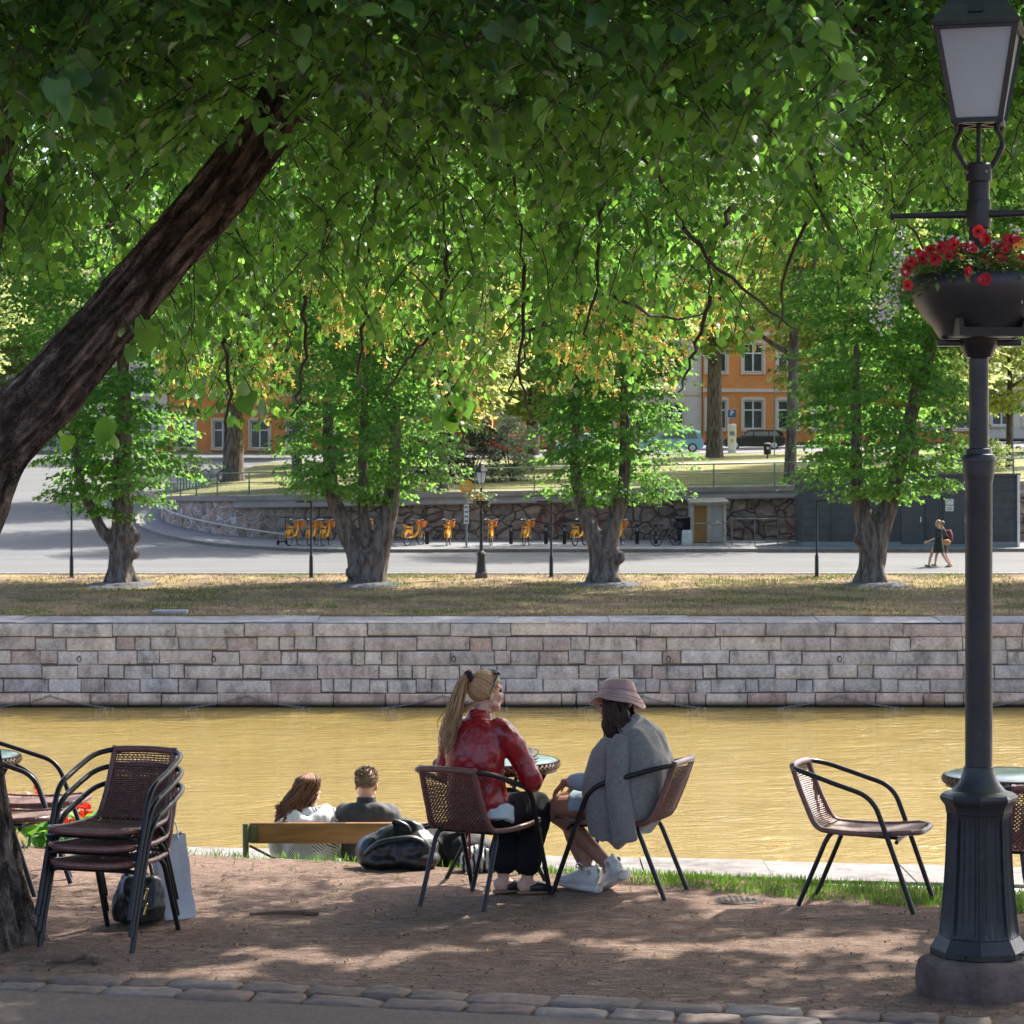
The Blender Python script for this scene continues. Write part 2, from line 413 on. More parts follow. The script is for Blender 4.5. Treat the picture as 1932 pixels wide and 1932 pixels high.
def quay_stone():
    m, nt, out = _nt('quay_stone'); gg = N(nt, 'NewGeometry'); vec = texco(nt)
    base = ramp(nt, gg.outputs['Random Per Island'], [(0, (.40, .315, .285)), (.14, (.46, .45, .435)), (.3, (.56, .50, .44)), (.46, (.41, .40, .385)), (.6, (.46, .355, .315)), (.75, (.55, .53, .505)), (.88, (.41, .36, .335)), (1, (.58, .52, .46))])
    st = ramp(nt, noise_n(nt, texco(nt, (1, 1, .55)), 2.2, 9, .72), [(.34, .34), (.48, .85), (.66, 1.2)])
    gr = ramp(nt, noise_n(nt, vec, 14, 5, .7), [(.3, .72), (.65, 1.18)])
    col = mixc(nt, 1, mixc(nt, .85, base, st, 'MULTIPLY'), gr, 'MULTIPLY')
    sp = ramp(nt, noise_n(nt, vec, 6.5, 2, .4), [(.70, 0.0), (.735, .75)])          # pale lichen spots
    col = mixc(nt, sp, col, (.56, .55, .52))
    sx = N(nt, 'SeparateXYZ'); L(nt, vec, sx.inputs[0])
    warm = N(nt, 'MapRange'); warm.inputs[1].default_value = .50; warm.inputs[2].default_value = .30; L(nt, sx.outputs[2], warm.inputs[0])
    col = mixc(nt, warm.outputs[0], col, mixc(nt, 1.0, col, (1.25, 1.04, .86), 'MULTIPLY'))   # iron-stained bottom course
    damp = N(nt, 'MapRange'); damp.inputs[1].default_value = .20; damp.inputs[2].default_value = .06; L(nt, sx.outputs[2], damp.inputs[0])
    col = mixc(nt, damp.outputs[0], col, (.035, .03, .024))
    p = N(nt, 'BsdfPrincipled'); p.inputs['Roughness'].default_value = .85; p.inputs['Specular IOR Level'].default_value = .2
    L(nt, col, p.inputs['Base Color']); n1 = bump(nt, noise_n(nt, vec, 5, 7, .7), .6, .04); L(nt, bump(nt, noise_n(nt, vec, 24, 4), .5, .012, n1), p.inputs['Normal'])
    L(nt, p.outputs[0], out.inputs['Surface']); return m
obj('stonework', g, quay_stone(), wall, ang=30)
g = G(); x = -55
while x < 55:
    l = rnd.uniform(1.4, 2.6); zt = QT + .014 + rnd.uniform(-.010, .022)
    a, b = x + .008, x + l - .008
    vs = [V(a, QY - .03, QT + .002), V(b, QY - .03, QT + .002), V(b, QY - .01, zt), V(a, QY - .01, zt), V(b, QY + 1.5 + rnd.uniform(-.06, .06), zt + .085), V(a, QY + 1.5 + rnd.uniform(-.06, .06), zt + .085), V(b, QY + 1.5, QT), V(a, QY + 1.5, QT)]
    g.add(vs, [(0, 1, 2, 3), (3, 2, 4, 5), (5, 4, 6, 7), (0, 3, 5, 7), (1, 6, 4, 2)]); x += l
obj('coping', g, island_mat('coping_stone', [(.20, .20, .205), (.26, .26, .265), (.23, .225, .225)], dark=.7, sc=11), wall)
# mooring rings in the blocks and the chains slung along the foot of the wall
RINGX = (-27.8, -21, -14.6, -11.9, -8.2, -1.6, 4.3, 9.0, 15.4, 22.0)
iron = M('rusty_iron', (.045, .028, .02), (.08, .045, .028), rough=.8, sc=20)
for rx in RINGX:
    g = G(); c = V(rx, QY - .06, WZ + 3.42 * hs)
    g.tube([c + V(.055 * math.cos(a), -.02, .075 * math.sin(a)) for a in [2 * math.pi * i / 14 for i in range(14)]], .014, 6, closed=True)
    g.tube([c + V(0, .1, .075), c + V(0, -.04, .075)], .02, 6)
    obj('mooring_ring', g, iron, wall)
hang = [-23.5, -18.1, -12.7, -7.3, -1.9, 3.55, 9.0, 14.4, 19.8, 25.2]
chainm = M('galvanised_chain', (.20, .20, .20), (.30, .29, .28), rough=.6, metal=.3, sc=30)
wordsx = ['leftmost', 'second from left', 'third from left', 'fourth from left, left of the ponytailed woman', 'fourth from right, right of the red jacket', 'third from right', 'second from right', 'rightmost']
for i, (a, b) in enumerate(zip(hang, hang[1:])):
    pa, pb = V(a, QY - .1, WZ + .86 * hs), V(b, QY - .1, WZ + .86 * hs)
    g = G(); n = 70; P = []
    for k in range(n + 1):
        t = k / n; P.append(pa.lerp(pb, t) + V(0, 0, -(.40) * (1 - (2 * t - 1) ** 2) ** .9))
    for k in range(n):
        d = (P[k + 1] - P[k]); mid = (P[k] + P[k + 1]) / 2; up = V(0, 1, 0) if k % 2 else V(0, 0, 1)
        t = d.normalized(); u = (up - t * up.dot(t)).normalized()
        g.tube([mid + t * (.052 * math.cos(q)) + u * (.024 * math.sin(q)) for q in [2 * math.pi * j / 8 for j in range(8)]], .008, 4, closed=True)
    for p in (pa, pb) if i == 0 else (pb,): g.tube([p + V(0, .13, .0), p + V(0, -.01, 0)], .014, 6)
    o = obj('mooring_chain', g, chainm)
    if -18.2 < a < 14.5:
        nm = ['first', 'second', 'third', 'fourth', 'fifth', 'sixth'][hang.index(a) - 1] if hang.index(a) <= 6 else 'last'
        tag(o, f'sagging grey chain on the foot of the quay wall, {nm} swag counted from the left', 'chain', 'chains slung along the quay wall')
    else: tag(o, 'sagging grey chain on the foot of the quay wall, beyond the picture edge', 'chain', 'chains slung along the quay wall')

# ================================================================ far bank, street, upper lawn
def zs(y): return interp(y, [(71.4, -1.62), (88, -1.05), (106, -.62), (180, 3.3), (260, 6.0)])
def zbank(x, y): return zs(y) + .03 * noise.noise(V(x * .7, y * .7, 1)) * min(1, (88 - y)) + .02 * noise.noise(V(x * 3, y * 3, 2)) * min(1, (88 - y) * 2)
def dry_grass():
    m, nt, out = _nt('dry_grass'); vec = texco(nt)
    a = noise_n(nt, texco(nt, (.6, .8, 1)), 1.15, 8, .72); b = noise_n(nt, texco(nt, (1, .5, 1)), 6, 7, .75); c = noise_n(nt, vec, 26, 4, .7)
    col = ramp(nt, a, [(.32, (.125, .088, .070)), (.45, (.19, .138, .098)), (.53, (.27, .20, .105)), (.58, (.29, .23, .115)), (.66, (.105, .125, .04)), (.74, (.21, .17, .08))])
    col = mixc(nt, .85, col, ramp(nt, b, [(.3, .55), (.7, 1.4)]), 'MULTIPLY'); col = mixc(nt, .6, col, ramp(nt, c, [(.3, .6), (.7, 1.4)]), 'MULTIPLY')
    p = N(nt, 'BsdfPrincipled'); p.inputs['Roughness'].default_value = .95; p.inputs['Specular IOR Level'].default_value = .1
    L(nt, col, p.inputs['Base Color']); n1 = bump(nt, b, .8, .06); L(nt, bump(nt, c, .8, .03, n1), p.inputs['Normal'])
    L(nt, p.outputs[0], out.inputs['Surface']); return m
MT['dry_grass'] = dry_grass()
g = G(); g.grid(lambda x, y: V(x, y, zbank(x, y)), [-90, -60, -40] + [-30 + .4 * i for i in range(151)] + [40, 60, 90], [71.4 + .4 * i for i in range(41)] + [87.9])
tag(obj('far_bank', g, MT['dry_grass'], ang=0), kind='structure')
def tufts(n, fn, hmin, hmax):
    P, Y, Z, S = [], [], [], []
    while len(P) < n:
        p = fn()
        if p is None: continue
        P.append(p); Y.append((rnd.gauss(0, .5), rnd.gauss(0, .5), 1)); Z.append((rnd.gauss(0, 1), rnd.gauss(-1, .6), .2)); S.append(rnd.uniform(hmin, hmax))
    P, Y, Z, S = map(lambda a: np.asarray(a, np.float32), (P, Y, Z, S)); Y /= np.linalg.norm(Y, axis=1, keepdims=True); X = np.cross(Y, Z); X /= np.linalg.norm(X, axis=1, keepdims=True)
    t = np.array([(-.12, 0), (.12, 0), (0, 1)], np.float32); v = P[:, None] + t[None, :, 0:1] * S[:, None, None] * X[:, None] + t[None, :, 1:2] * S[:, None, None] * Y[:, None]
    return v.reshape(-1, 3), np.arange(3 * n, dtype=np.int32)
def bank_pt():
    x, y = rnd.uniform(-17, 17), rnd.uniform(71.5, 87.8) if rnd.random() < .8 else 71.45 + abs(rnd.gauss(0, .25))
    if y > 72.2 and noise.noise(V(x * .8, y * .6, 31)) < rnd.uniform(-.5, .25): return None
    return (x, y, zbank(x, y) - .01)
v, f = tufts(42000, bank_pt, .05, .13)
tag(npmesh('dry_grass', v, f, 3, [leaf_mat('dry_blade', (.13, .11, .05), (.27, .215, .11), (.2, .18, .06), tmix=.25, under=1.0)]), kind='stuff')
def green_pt():
    x, y = rnd.uniform(-17, 17), rnd.uniform(71.5, 87.8)
    return (x, y, zbank(x, y) - .01) if noise.noise(V(x * .35, y * .5, 77)) > .22 + rnd.uniform(-.1, .15) else None
v, f = tufts(16000, green_pt, .05, .12)
tag(npmesh('green_grass', v, f, 3, [leaf_mat('bank_blade', (.05, .09, .02), (.11, .15, .04), (.15, .25, .04), tmix=.3, under=1.0)]), kind='stuff')
def asphalt(name, a, b):
    m, nt, out = _nt(name); vec = texco(nt)
    col = ramp(nt, noise_n(nt, texco(nt, (.25, 1, 1)), .6, 5), [(.3, a), (.7, b)])
    col = mixc(nt, .5, col, ramp(nt, noise_n(nt, vec, 9, 5, .7), [(.3, .75), (.7, 1.25)]), 'MULTIPLY')
    p = N(nt, 'BsdfPrincipled'); p.inputs['Roughness'].default_value = .9; p.inputs['Specular IOR Level'].default_value = .25
    col = mixc(nt, .45, col, ramp(nt, noise_n(nt, vec, 85, 3, .8), [(.35, .45), (.5, 1.0), (.66, 1.8)]), 'MULTIPLY')
    L(nt, col, p.inputs['Base Color']); L(nt, bump(nt, noise_n(nt, vec, 60, 4), .5, .008), p.inputs['Normal'])
    L(nt, p.outputs[0], out.inputs['Surface']); return m
g = G(); g.grid(lambda x, y: V(x, y, zs(y)), [-120, -60, -30, 0, 30, 60, 120], [88, 94, 100, 106, 125, 150, 180, 205, 260])
tag(obj('street', g, asphalt('street_asphalt', (.095, .097, .10), (.135, .135, .137)), ang=0), kind='structure')
g = G()                                            # kerb between the dry grass and the street
for i in range(90):
    a, b = -90 + 2 * i + .01, -88 + 2 * i - .01
    g.box(((a + b) / 2, 87.96, -1.06), (b - a, .16, .10), b=.01)
tag(obj('kerb', g, island_mat('kerb_granite', [(.34, .32, .30), (.42, .40, .38)], dark=.8)), kind='structure')

WP = [V(-17.3, 134, 0), V(-17.5, 130, 0), V(-17.2, 125, 0), V(-16.4, 120, 0), V(-15.0, 115.5, 0), V(-12.6, 111, 0), V(-9.6, 108.4, 0), V(-6, 108, 0), V(0, 108, 0), V(6, 108, 0), V(13.5, 108, 0), V(26, 108, 0), V(44, 108, 0)]
WALLP = smooth_path(WP, 14)
def wtop(x): return 1.52 + .019 * (x + 9.6) if x > -9.6 else 1.52 - .02 * (-9.6 - x)
def wall_y(x):                                       # front of the retaining wall at x
    best = 108.0
    for a, b in zip(WALLP, WALLP[1:]):
        if a.x <= x <= b.x: return a.y + (b.y - a.y) * (x - a.x) / max(1e-6, b.x - a.x)
    return best if x > 0 else 134
def zu(x, y):
    y0 = wall_y(x); up = 3.3 + .02 * (x + 17); t = max(0, min(1.3, (y - y0) / (180 - y0)))
    return wtop(x) - .06 + (up - wtop(x) + .06) * t + .04 * noise.noise(V(x * .3, y * .3, 5)) * min(1, t * 8)
def lawn():
    m, nt, out = _nt('park_lawn'); vec = texco(nt)
    a = noise_n(nt, texco(nt, (.4, 1, 1)), .35, 5); b = noise_n(nt, vec, 9, 6, .75)
    col = ramp(nt, a, [(.35, (.09, .12, .03)), (.5, (.17, .165, .055)), (.65, (.24, .20, .085))])
    col = mixc(nt, .8, col, ramp(nt, b, [(.3, .6), (.7, 1.35)]), 'MULTIPLY')
    p = N(nt, 'BsdfPrincipled'); p.inputs['Roughness'].default_value = .95; L(nt, col, p.inputs['Base Color']); L(nt, bump(nt, b, .8, .05), p.inputs['Normal'])
    L(nt, p.outputs[0], out.inputs['Surface']); return m
g = G(); lx = [-17.28, -17.0, -16.7] + [-16.4 + .4 * i for i in range(78)] + [18, 24, 36, 60, 110]
g.grid(lambda x, t: V(x, (wall_y(x) + .2) * (1 - t) + 177 * t, zu(x, (wall_y(x) + .2) * (1 - t) + 177 * t)), lx, [i / 30 for i in range(31)])
tag(obj('lawn', g, lawn(), ang=0), kind='structure')
g = G(); g.grid(lambda x, y: V(x, y, zu(x, y) + .03), [-17, -8, 0, 8, 16, 30, 60, 110], [176.5, 181, 186, 192, 196])
tag(obj('upper_street', g, asphalt('upper_asphalt', (.15, .15, .155), (.20, .20, .20)), ang=0), kind='structure')
g = G(); g.grid(lambda x, y: V(x, y + .05 * (x - 5), zu(x, y + .05 * (x - 5)) + .02), [2 + 2 * i for i in range(20)], [147, 149.3, 151.5])
tag(obj('park_path', g, M('path_gravel', (.38, .35, .31), (.46, .43, .39), rough=.95, sc=2), ang=0), kind='structure')
# pavement along the retaining wall
def on_street(px, py):
    lo, hi = 80.0, 258.0
    for _ in range(60):
        mid = (lo + hi) / 2
        if HZ + (CAMZ - zs(mid)) * F / mid > py: lo = mid
        else: hi = mid
    return V((px - 966) / F * lo, lo, zs(lo))
kerb = [V(60, 102.3, 0), V(20, 102.2, 0)] + [on_street(*p) for p in ((1300, 1042), (966, 1042), (760, 1042.5), (640, 1042), (524, 1038.5), (407, 1030), (330, 1018), (285, 1005), (258, 990), (262, 975), (280, 962), (296, 955))]
kerb = smooth_path(kerb, 5)
from mathutils.geometry import tessellate_polygon
inner = [p for p in reversed([V(q.x, q.y, 0) for q in WALLP if q.y < 131])]
poly = [V(p.x, p.y, 0) for p in kerb] + [V(p.x, p.y + .3, 0) for p in WALLP if p.y < 131] + [V(60, 108.3, 0)]
g = G(); tri = tessellate_polygon([poly]); vs = [V(p.x, p.y, zs(p.y) + .13) for p in poly]
g.add(vs, [tuple(t) for t in tri]); gs = []
bmx = bmesh.new(); 
for v in vs: bmx.verts.new(v)
bmx.verts.ensure_lookup_table()
for t in tri:
    try: bmx.faces.new([bmx.verts[i] for i in t])
    except ValueError: pass
bmesh.ops.recalc_face_normals(bmx, faces=bmx.faces[:])
me = bpy.data.meshes.new('pavement'); 
for f in bmx.faces:
    if f.normal.z < 0: f.normal_flip()
bmx.to_mesh(me); bmx.free(); me.materials.append(asphalt('pavement_asphalt', (.16, .16, .165), (.21, .21, .215)))
tag(link(bpy.data.objects.new('pavement', me)), kind='structure')
g = G()
for a, b in zip(kerb, kerb[1:]):
    if (b - a).length < .02: continue
    d = (b - a).normalized(); nrm = V(-d.y, d.x, 0).normalized() * .07
    za, zb = zs(a.y), zs(b.y)
    A0, A1, B0, B1 = a - nrm, a + nrm, b - nrm, b + nrm
    top = [V(p.x, p.y, z + .136) for p, z in ((A0, za), (B0, zb), (B1, zb), (A1, za))]; bot = [V(p.x, p.y, p.z - .2) for p in top]
    g.add(top + bot, [(0, 1, 2, 3), (0, 4, 5, 1), (2, 6, 7, 3)])
tag(obj('kerbstones', g, M('kerb_stone', (.17, .14, .12), (.24, .21, .19), rough=.9, sc=3), ang=20), kind='structure')

# ---------------------------------------------------------------- rubble retaining wall
def rubble():
    m, nt, out = _nt('rubble_stone'); vec = texco(nt, (1, 1, 1.25)); 
    wv = N(nt, 'TexNoise'); wv.inputs['Scale'].default_value = 1.6; wv.inputs['Detail'].default_value = 3; L(nt, vec, wv.inputs['Vector'])
    mx = N(nt, 'Mix'); mx.data_type = 'VECTOR'; mx.inputs[0].default_value = .16; L(nt, vec, mx.inputs[4]); L(nt, wv.outputs['Color'], mx.inputs[5])
    vd = N(nt, 'TexVoronoi'); vd.feature = 'DISTANCE_TO_EDGE'; vd.inputs['Scale'].default_value = 1.9; L(nt, mx.outputs[1], vd.inputs['Vector'])
    vc = N(nt, 'TexVoronoi'); vc.inputs['Scale'].default_value = 1.9; L(nt, mx.outputs[1], vc.inputs['Vector'])
    sx = N(nt, 'SeparateXYZ'); L(nt, vc.outputs['Color'], sx.inputs[0])
    cell = ramp(nt, sx.outputs[0], [(0, (.19, .135, .11)), (.25, (.28, .21, .165)), (.5, (.22, .17, .14)), (.75, (.33, .245, .19)), (1, (.25, .195, .16))])
    st = ramp(nt, noise_n(nt, vec, 2.5, 8, .7), [(.3, .45), (.65, 1.3)])
    col = mixc(nt, .9, cell, st, 'MULTIPLY')
    px_ = N(nt, 'SeparateXYZ'); tc = N(nt, 'TexCoord'); L(nt, tc.outputs['Object'], px_.inputs[0])
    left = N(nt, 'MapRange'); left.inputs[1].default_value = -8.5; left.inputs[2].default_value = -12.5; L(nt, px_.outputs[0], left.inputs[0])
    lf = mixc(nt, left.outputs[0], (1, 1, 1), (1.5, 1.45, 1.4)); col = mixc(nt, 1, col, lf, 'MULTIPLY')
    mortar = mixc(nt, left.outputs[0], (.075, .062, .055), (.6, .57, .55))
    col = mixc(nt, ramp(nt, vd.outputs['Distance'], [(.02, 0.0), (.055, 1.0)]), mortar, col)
    for (gx, gz, r_, c_) in ((12.2, .3, .55, (.30, .06, .16)), (12.4, -.15, .4, (.30, .05, .14)), (1.6, .45, .9, (.22, .05, .04)), (3.6, .4, .7, (.2, .05, .04))):
        d = N(nt, 'VectorMath'); d.operation = 'DISTANCE'; d.inputs[1].default_value = (gx, 0, gz)
        cb = N(nt, 'CombineXYZ'); L(nt, px_.outputs[0], cb.inputs[0]); L(nt, px_.outputs[2], cb.inputs[2]); L(nt, cb.outputs[0], d.inputs[0])
        mr = N(nt, 'MapRange'); mr.inputs[1].default_value = r_; mr.inputs[2].default_value = r_ * .6; L(nt, d.outputs['Value'], mr.inputs[0])
        mm = N(nt, 'Math'); mm.operation = 'MULTIPLY'; L(nt, mr.outputs[0], mm.inputs[0]); L(nt, ramp(nt, noise_n(nt, vec, 4, 4, .6, 1.5), [(.47, 0.0), (.53, .55)]), mm.inputs[1])
        col = mixc(nt, mm.outputs[0], col, c_)
    p = N(nt, 'BsdfPrincipled'); p.inputs['Roughness'].default_value = .9; p.inputs['Specular IOR Level'].default_value = .2
    L(nt, col, p.inputs['Base Color']); n1 = bump(nt, ramp(nt, vd.outputs['Distance'], [(0, 0.0), (.12, 1.0)]), .8, .07)
    L(nt, bump(nt, noise_n(nt, vec, 6, 6, .7), .7, .06, n1), p.inputs['Normal']); L(nt, p.outputs[0], out.inputs['Surface']); return m
rw = thing('retaining_wall', 'rough dark rubble stone wall with concrete coping behind the row of yellow bikes', 'wall', (0, 108, -.6))
rw.location = (0, 108, 0)
g = G(); dense = []
for a, b in zip(WALLP, WALLP[1:]):
    n = max(1, int((b - a).length / .16))
    dense += [a.lerp(b, i / n) for i in range(n)]
dense.append(WALLP[-1]); k = 17; idx = 0; vs = []; nd = len(dense)
for i, p in enumerate(dense):
    t = (dense[min(i + 1, nd - 1)] - dense[max(i - 1, 0)]).normalized(); nrm = V(t.y, -t.x, 0)
    zb, zt = zs(p.y) - .15, wtop(p.x) - .50 + (.28 if p.x < -12 else 0)
    for j in range(k):
        z = zb + (zt - zb) * j / (k - 1); q = V(p.x, p.y, z)
        d = noise.voronoi(V(p.x * 1.3, p.y * 1.3, z * 1.6))[0]; e = min(.11, (d[1] - d[0]) * .35) + .05 * noise.noise(q * 2.3)
        vs.append(q + nrm * (e - .02 - .10 * (j / k)))
g.add(vs, [(i * k + j, (i + 1) * k + j, (i + 1) * k + j + 1, i * k + j + 1) for i in range(nd - 1) for j in range(k - 1)])
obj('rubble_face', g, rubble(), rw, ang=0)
def ribbon(path, prof, dz):        # sweep a profile (out, up) along a plan path, dz(p) the base height
    gg = G(); n = len(path); k_ = len(prof); vs = []
    for i, p in enumerate(path):
        t = (path[min(i + 1, n - 1)] - path[max(i - 1, 0)]).normalized(); nr_ = V(t.y, -t.x, 0)
        for o_, u_ in prof: vs.append(V(p.x, p.y, dz(p) + u_) + nr_ * o_)
    gg.add(vs, [(i * k_ + j, (i + 1) * k_ + j, (i + 1) * k_ + (j + 1) % k_, i * k_ + (j + 1) % k_) for i in range(n - 1) for j in range(k_)])
    gg.add(vs[:k_], [tuple(range(k_))]); gg.add(vs[-k_:], [tuple(range(k_ - 1, -1, -1))]); return gg
conc = M('weathered_concrete', (.22, .185, .155), (.33, .285, .245), rough=.9, sc=2.5, bsc=14, bs=.3, bd=.02, stretch=(.5, .5, 2))
right = [p for p in WALLP if p.x > -12.2]
obj('coping', ribbon(WALLP, [(-.35, -.24), (.10, -.24), (.12, -.21), (.12, .0), (-.35, .02)], lambda p: wtop(p.x)), conc, rw, ang=30)
obj('ledge', ribbon(right, [(-.35, -.54), (.16, -.54), (.20, -.50), (.20, -.40), (.06, -.36), (.06, -.245), (-.35, -.245)], lambda p: wtop(p.x)), M('pale_ledge', (.26, .235, .21), (.33, .30, .27), rough=.9, sc=2), rw, ang=30)
# sloping handrail on the curved part
hr = [on_street(*p) for p in ((478, 1010), (520, 1013), (536, 1015))]
hp = [V(p.x, p.y, 0) for p in WALLP if -16.6 < p.x < -9.4]
g = G(); n = len(hp); P = []
for i, p in enumerate(hp):
    t = (hp[min(i + 1, n - 1)] - hp[max(i - 1, 0)]).normalized(); nrm = V(t.y, -t.x, 0); P.append(V(p.x, p.y, 1.02 + (-.15 - 1.02) * (i / (n - 1)) ** 1.0 + .3 * (1 - i / (n - 1)) * 0) + nrm * .2)
g.tube(P, .045, 6)
for i in (3, n // 2, n - 4): g.tube([P[i], P[i] + V(.02, .35, 0)], .025, 5)
obj('handrail', g, M('pale_handrail', (.5, .45, .38), rough=.6), rw)
# green railing on the wall
rp = thing('park_railing', 'green metal railing with thin bars along the top of the rubble wall', 'fence', (0, 108.3, 1.6))
path = [p + V(.0, .0, 0) for p in WALLP if p.x > -17.6]
off = []
for i, p in enumerate(path):
    t = (path[min(i + 1, len(path) - 1)] - path[max(i - 1, 0)]).normalized(); off.append(p - V(t.y, -t.x, 0) * .18)
grn = M('green_paint', (.10, .17, .11), (.15, .23, .15), rough=.5, sc=4)
for h_, r_ in ((.98, .028), (.56, .018), (.12, .018)):
    g = G(); g.tube([V(p.x, p.y, wtop(p.x) + h_) for p in off], r_, 6); obj('rail', g, grn, rp)
cum = 0; last = off[0]; nextp = 0; nextb = 0; gb = G()
for a, b in zip(off, off[1:]):
    sl_ = (b - a).length; n = max(1, int(sl_ / .05))
    for i in range(n):
        p = a.lerp(b, i / n); cum += sl_ / n
        if cum >= nextp:
            nextp += 2.55; g = G(); g.box((p.x, p.y, wtop(p.x) + .50), (.055, .055, 1.02)); obj('post', g, grn, rp)
        if cum >= nextb:
            nextb += .12; gb.tube([V(p.x, p.y, wtop(p.x) + .12), V(p.x, p.y, wtop(p.x) + .60)], .006, 4)
obj('bars', gb, grn, rp)
g = G(); 
for i in range(9): g.box((-17.0 + .16 * i, 131.6, wtop(-17) + .52), (.09, .03, 1.0))
g.box((-16.36, 131.64, wtop(-17) + .98), (1.5, .04, .06)); g.box((-16.36, 131.64, wtop(-17) + .1), (1.5, .04, .06))
obj('slatted_gate', g, M('pale_green_paint', (.24, .36, .22), rough=.5), rp)
# ================================================================ foliage
def unit(a): return a / np.maximum(1e-9, np.linalg.norm(a, axis=1, keepdims=True))
HEART = np.array([(0, 0, 0), (0, .34, -.015), (0, .68, -.05), (0, 1.06, -.17),
                  (-.27, -.13, .03), (-.50, .18, .07), (-.43, .55, .04), (-.20, .83, -.05),
                  (.27, -.13, .03), (.50, .18, .07), (.43, .55, .04), (.20, .83, -.05)], dtype=np.float32)
HEARTF = np.array([(0, 1, 5, 4), (1, 2, 6, 5), (2, 3, 7, 6), (1, 0, 8, 9), (2, 1, 9, 10), (3, 2, 10, 11)], dtype=np.int32)
KITE = np.array([(0, 0, 0), (-.45, .42, .09), (0, 1.0, -.10), (.45, .42, .09)], dtype=np.float32)
KITEF = np.array([(0, 3, 2, 1)], dtype=np.int32)
def leaves(P, Y, Z, S, tmpl, tf):
    P, Y, Z = np.asarray(P, np.float32), unit(np.asarray(Y, np.float32)), np.asarray(Z, np.float32)
    X = unit(np.cross(Y, Z)); Z = np.cross(X, Y); S = np.asarray(S, np.float32).reshape(-1, 1, 1)
    t = tmpl[None] * S
    v = P[:, None] + t[..., 0:1] * X[:, None] + t[..., 1:2] * Y[:, None] + t[..., 2:3] * Z[:, None]
    n, k = len(P), len(tmpl)
    f = (np.arange(n, dtype=np.int32)[:, None, None] * k + tf[None]).reshape(-1)
    return v.reshape(-1, 3), f
def sphere_rand(n):
    a = nr.normal(size=(n, 3)); return unit(a)

# ---------------------------------------------------------------- bark
def bark_mat(name, a, b, c, sc=(9, 1.6, 1)):
    m, nt, out = _nt(name); vec = texco(nt, sc, 'UV')
    n1 = noise_n(nt, vec, 1.6, 8, .7, .4)
    col = ramp(nt, n1, [(.30, a), (.5, b), (.70, c)])
    vd = N(nt, 'TexVoronoi'); vd.feature = 'DISTANCE_TO_EDGE'; vd.inputs['Scale'].default_value = 1.0; vd.inputs['Randomness'].default_value = 1.0
    wv = N(nt, 'TexNoise'); wv.inputs['Scale'].default_value = 9; wv.inputs['Detail'].default_value = 4; vv_ = texco(nt, (21, 6.0, 1), 'UV'); L(nt, vv_, wv.inputs['Vector'])
    mx = N(nt, 'Mix'); mx.data_type = 'VECTOR'; mx.inputs[0].default_value = .6; L(nt, vv_, mx.inputs[4]); L(nt, wv.outputs['Color'], mx.inputs[5]); L(nt, mx.outputs[1], vd.inputs['Vector'])
    crack = ramp(nt, vd.outputs['Distance'], [(.0, .22), (.16, 1.0)]); col = mixc(nt, .9, col, crack, 'MULTIPLY')
    v2 = texco(nt, (2, .9, 1), 'UV'); col = mixc(nt, .7, col, ramp(nt, noise_n(nt, v2, 1.5, 5), [(.35, .65), (.65, 1.25)]), 'MULTIPLY')
    p = N(nt, 'BsdfPrincipled'); p.inputs['Roughness'].default_value = .9; p.inputs['Specular IOR Level'].default_value = .2
    L(nt, col, p.inputs['Base Color']); L(nt, bump(nt, crack, 1.0, .014, bump(nt, n1, .9, .03)), p.inputs['Normal']); L(nt, p.outputs[0], out.inputs['Surface']); return m
